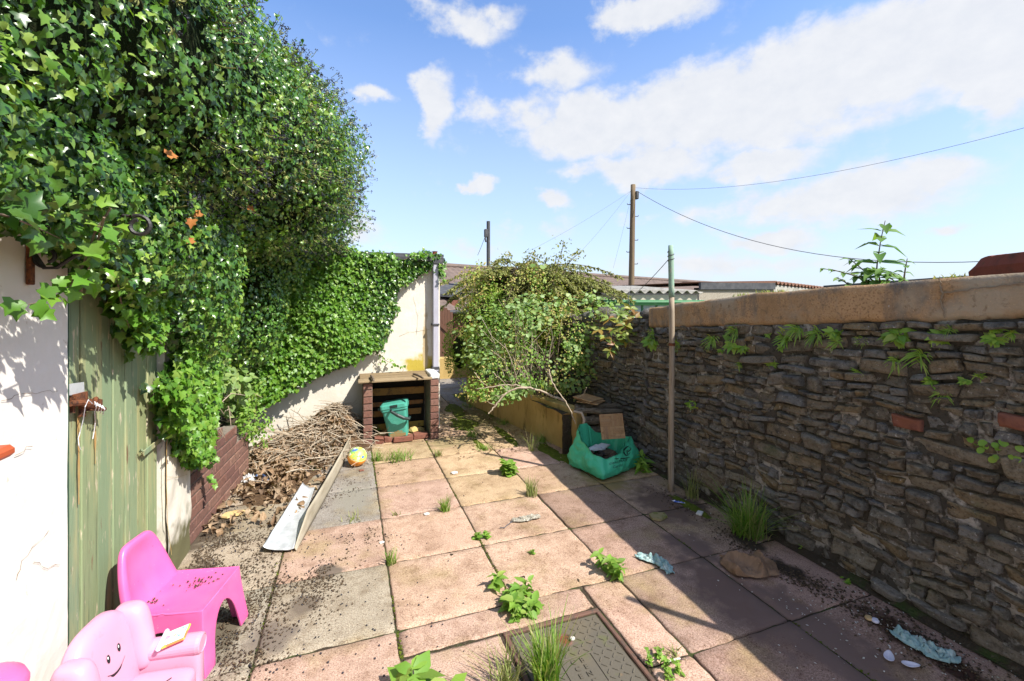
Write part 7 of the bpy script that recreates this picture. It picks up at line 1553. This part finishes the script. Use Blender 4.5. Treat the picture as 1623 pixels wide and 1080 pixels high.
a = W(700, 588, 9.0); b = MB(); b.bbox((a.x-.3, a.y, -.3), (a.x+2.4, a.y+.22, .42), .01); tag(b.build('garden_wall', M_['ochre'], origin=(a.x, a.y, -.3)), 'low ochre wall across the far shaded end of the path', 'wall')

# corrugated shed with green gutter
sh0 = W(955, 462, 6.85); sh1 = W(1114, 463, 7.05); sd_ = (sh1-sh0).normalized(); sb = Vector((-sd_.y, sd_.x, 0)).normalized()
if sb.y < 0: sb = -sb
shed = thing('corrugated_shed', 'low shed with corrugated grey roof and green gutter, behind the stone wall', 'shed', sh0.to_2d().to_3d())
b = MB(); p0 = sh0-sd_*.8; L_ = (sh1-p0).length; nc = round(L_/.150)
plane_grid(b, p0, sh1, p0+sb*2.6+Vector((0, 0, .17)), sh1+sb*2.6+Vector((0, 0, .17)), nc*8, 6, lambda i, j: .026*math.sin(i*nc*2*math.pi))
b.build('roof', M_['asbestos'], shed, smooth=True, mods=[('SOLIDIFY', dict(thickness=.008))])
def along(s, o=0, z=0): return p0+sd_*s+sb*o+Vector((0, 0, z))
b = MB(); b.prism([along(0, .06, -.05), along(L_-.06, .06, -.05), along(L_-.06, .06, -.13), along(0, .06, -.13)], sb*.03); b.build('fascia_board', M_['cream'], shed)
b = MB(); b.tube([along(0, .02, -.165), along(L_+.03, .02, -.165)], .036, 8); b.build('gutter', M_['greengutter'], shed)
b = MB(); b.prism([along(0, .12, -.14), along(L_-.04, .12, -.14), along(L_-.04, .12, -2.1), along(0, .12, -2.1)], sb*2.2); b.build('wall', M_['pebble'], shed)
fw = MB(); gl = MB()
for s in range(9):
    x = .05+s*.235
    if x > L_-.1: break
    fw.prism([along(x, .085, -.205), along(x+.03, .085, -.205), along(x+.03, .085, -.75), along(x, .085, -.75)], sb*.03)
fw.prism([along(0, .084, -.19), along(L_-.06, .084, -.19), along(L_-.06, .084, -.215), along(0, .084, -.215)], sb*.034)
wn = fw.build('window', M_['greengutter'], shed)
gl.prism([along(0, .10, -.21), along(L_-.2, .10, -.21), along(L_-.2, .10, -.74), along(0, .10, -.74)], sb*.008); gl.build('pane', M_['glass'], wn)
# pebble dashed garage with felt fascia and corrugated side
g0 = W(1108, 448, 9.6); g1 = W(1226, 449, 10.4); gd = (g1-g0).normalized(); gb = Vector((-gd.y, gd.x, 0)).normalized()
if gb.y < 0: gb = -gb
gar = thing('garage', 'pebble dashed garage with a dark felt fascia, above the coping right of the clothes post', 'garage', g0.to_2d().to_3d())
b = MB(); b.prism([g0+Vector((0, 0, -.16)), g1+Vector((0, 0, -.16)), g1+Vector((0, 0, -2.4)), g0+Vector((0, 0, -2.4))], gb*4.5); b.build('wall', M_['pebble'], gar)
b = MB(); b.prism([g0-gb*.05, g1-gb*.05, g1-gb*.05+Vector((0, 0, -.15)), g0-gb*.05+Vector((0, 0, -.15))], gb*.06); b.build('fascia_board', M_['felt'], gar)
b = MB(); g2 = W(1345, 461, 13.5); nc = 24
plane_grid(b, g1+Vector((0, 0, .02))-gb*.05, g2, g1+gb*3+Vector((0, 0, .12)), g2+gb*3+Vector((0, 0, .1)), nc*8, 4, lambda i, j: .035*math.sin(i*nc*2*math.pi)); plane_grid(b, g0+Vector((0, 0, .015))-gb*.05, g1+Vector((0, 0, .015))-gb*.05, g0+gb*4.5+Vector((0, 0, .05)), g1+gb*4.5+Vector((0, 0, .05)), 2, 2)
b.build('roof', M_['gate'], gar, smooth=True, mods=[('SOLIDIFY', dict(thickness=.02))])
b = MB(); b.prism([g1+Vector((0, 0, -.04)), g2+Vector((0, 0, -.06)), g2+Vector((0, 0, -2.4)), g1+Vector((0, 0, -2.4))], gb*2.5); b.build('side_wall', M_['asbestos'], gar)
d0 = W(1305, 453, 11.5); d1 = W(1530, 437, 9.0); dd_ = (d1-d0).normalized(); db = Vector((-dd_.y, dd_.x, 0)).normalized()
if db.y < 0: db = -db
fs = thing('flat_roof_shed', 'flat felt roofed shed seen as a thin dark line behind the buddleia', 'shed', d0.to_2d().to_3d())
b = MB(); b.prism([d0, d1, d1+Vector((0, 0, -.07)), d0+Vector((0, 0, -.07))], db*3); b.build('roof', M_['felt'], fs)
b = MB(); q0, q1 = d0+db*.1+Vector((0, 0, -.073)), d1+db*.1+Vector((0, 0, -.073)); b.prism([q0, q1, q1+Vector((0, 0, -2.2)), q0+Vector((0, 0, -2.2))], db*2.6); b.build('wall', M_['pebble'], fs)
# red capped wall and its post, right
rc = thing('red_coping_wall', 'red clay capped neighbouring wall peeping over the coping at the right edge', 'wall', (3.1, 1.3, 0))
c0 = W(1536, 433, 2.62); c1 = W(1720, 417, 1.95)
b = MB(); n = 24; vs = []
dc = (c1-c0).normalized(); cb = Vector((-dc.y, dc.x, 0)).normalized()
if cb.x < 0: cb = -cb
for k in range(n+1):
    p = c0.lerp(c1, k/n); hh = (.02+.075*min(1, k/2.2))*(1+.08*mnoise.noise(Vector((k*.9, 0, 0))))
    for o, z in ((0, -.03), (-.004, .3*hh), (.02, .9*hh), (.10, hh), (.22, .9*hh), (.24, -.03)): vs.append(p+cb*o+Vector((0, 0, z)))
b.add(vs, [(6*k+j, 6*k+j+1, 6*k+j+7, 6*k+j+6) for k in range(n) for j in range(5)]+[(0, 1, 2, 3, 4, 5)]); b.build('clay_cap', M_['claycap'], rc)
b = MB(); a, c = c0+cb*.02, c1+cb*.02; b.prism([(a.x, a.y, a.z-.034), (c.x, c.y, c.z-.034), (c.x, c.y, -.3), (a.x, a.y, -.3)], cb*.2); b.build('wall', M_['pebble'], rc)
fpp = W(1611, 421, 2.75); fp = thing('fence_post', 'short mossy post with wire insulators above the red capped wall, far right', 'post', (fpp.x, fpp.y, fpp.z-.4))
b = MB(); b.tube([fpp+Vector((0, 0, -.45)), fpp, fpp+Vector((0, 0, .075))], .014, 8); b.build('shaft', M_['bark'], fp)
b = MB(); b.lathe([(.020, .010), (.027, .02), (.027, .034), (.018, .045)], 10, Matrix.Translation(fpp)); b.build('insulator', M_['darkmetal'], fp)

# telegraph pole, dark pole and wires
tp = W(1000, 447, 20); top = W(1003.5, 293, 20); pole = thing('telegraph_pole', 'tall weathered wooden telegraph pole rising behind the corrugated shed', 'pole', (tp.x, tp.y, -.3))
b = MB(); b.tube([Vector((tp.x-.03, tp.y, -.3)).lerp(top, k/10) for k in range(11)], [.145-.04*k/10 for k in range(11)], 12); b.build('shaft', M_['polewood'], pole, smooth=True)
for k in range(6):
    p = Vector((tp.x, tp.y, -.3)).lerp(top, .50+.075*k); s = -1 if k % 2 else 1; b = MB(); b.tube([p, p+Vector((s*.24*CA, -s*.24*SA, 0)), p+Vector((s*.25*CA, -s*.25*SA, .05))], .018, 5); b.build('step_iron', M_['darkmetal'], pole)
b = MB(); c = top+Vector((.14, -.06, -.45)); b.bbox((c.x-.07, c.y-.09, c.z-.2), (c.x+.07, c.y+.09, c.z+.15), .02); b.build('junction_box', M_['darkmetal'], pole)
dp0 = W(774, 425, 15.5); dp1 = W(774, 351, 15.5); dk = thing('dark_pole', 'thin dark metal pole with a bracket, above the tiled roof left of the shrubs', 'pole', (dp0.x, dp0.y, -.3))
b = MB(); b.tube([(dp0.x, dp0.y, -.3), tuple(dp1)], .062, 10); b.build('shaft', M_['darkmetal'], dk)
b = MB(); p = W(772, 370, 15.45); b.bbox((p.x-.1, p.y-.06, p.z-.14), (p.x+.02, p.y+.06, p.z+.14), .02); b.tube([W(771, 372, 15.4), W(769, 378, 15.4), W(770, 384, 15.4)], .03, 6); b.build('bracket', M_['darkmetal'], dk)
def wire(pts, r, label, sag=0):
    P = [W(*p) for p in pts]; Q = []
    if len(P) == 2:
        for k in range(25): q = k/24; p = P[0].lerp(P[1], q); p.z -= sag*4*q*(1-q); Q.append(p)
    else: Q = P
    b = MB(); b.tube(Q, r, 5); tag(b.build('overhead_wire', M_['cable'], origin=Q[0]), label, 'wire', 'overhead wires')
wire([(1009, 303, 20), (1660, 408, 11)], .011, 'thick black cable sagging from the telegraph pole toward the right', 1.15)
wire([(1008, 298, 20), (1700, 182, 9)], .005, 'thin wire rising from the telegraph pole to the upper right corner', .55)
wire([(1000, 303, 20), (835, 400, 17.5)], .004, 'faint wire from the telegraph pole down to the left, the flattest one', .1)
wire([(1000, 303, 20), (918, 402, 18)], .004, 'faint wire from the telegraph pole down into the top of the conifer', .08)
wire([(1002, 305, 20), (972, 425, 18.5)], .004, 'faint steep wire falling from the telegraph pole to the roof', .05)
wire([(1002, 470, 6.6), (1059, 412, 5.0)], .004, 'short slanting line from the clothes post top toward the corrugated shed', .02)
wire([(772, 366, 15.45), (757, 405, 15.6)], .008, 'short line hanging from the bracket of the thin dark pole', .03)
wire([(1018, 520, 5.4), (1000, 500, 5.6), (996, 470, 6.0), (1000, 455, 6.2)], .003, 'thin pale wire rising from the wall top to the shed', 0)
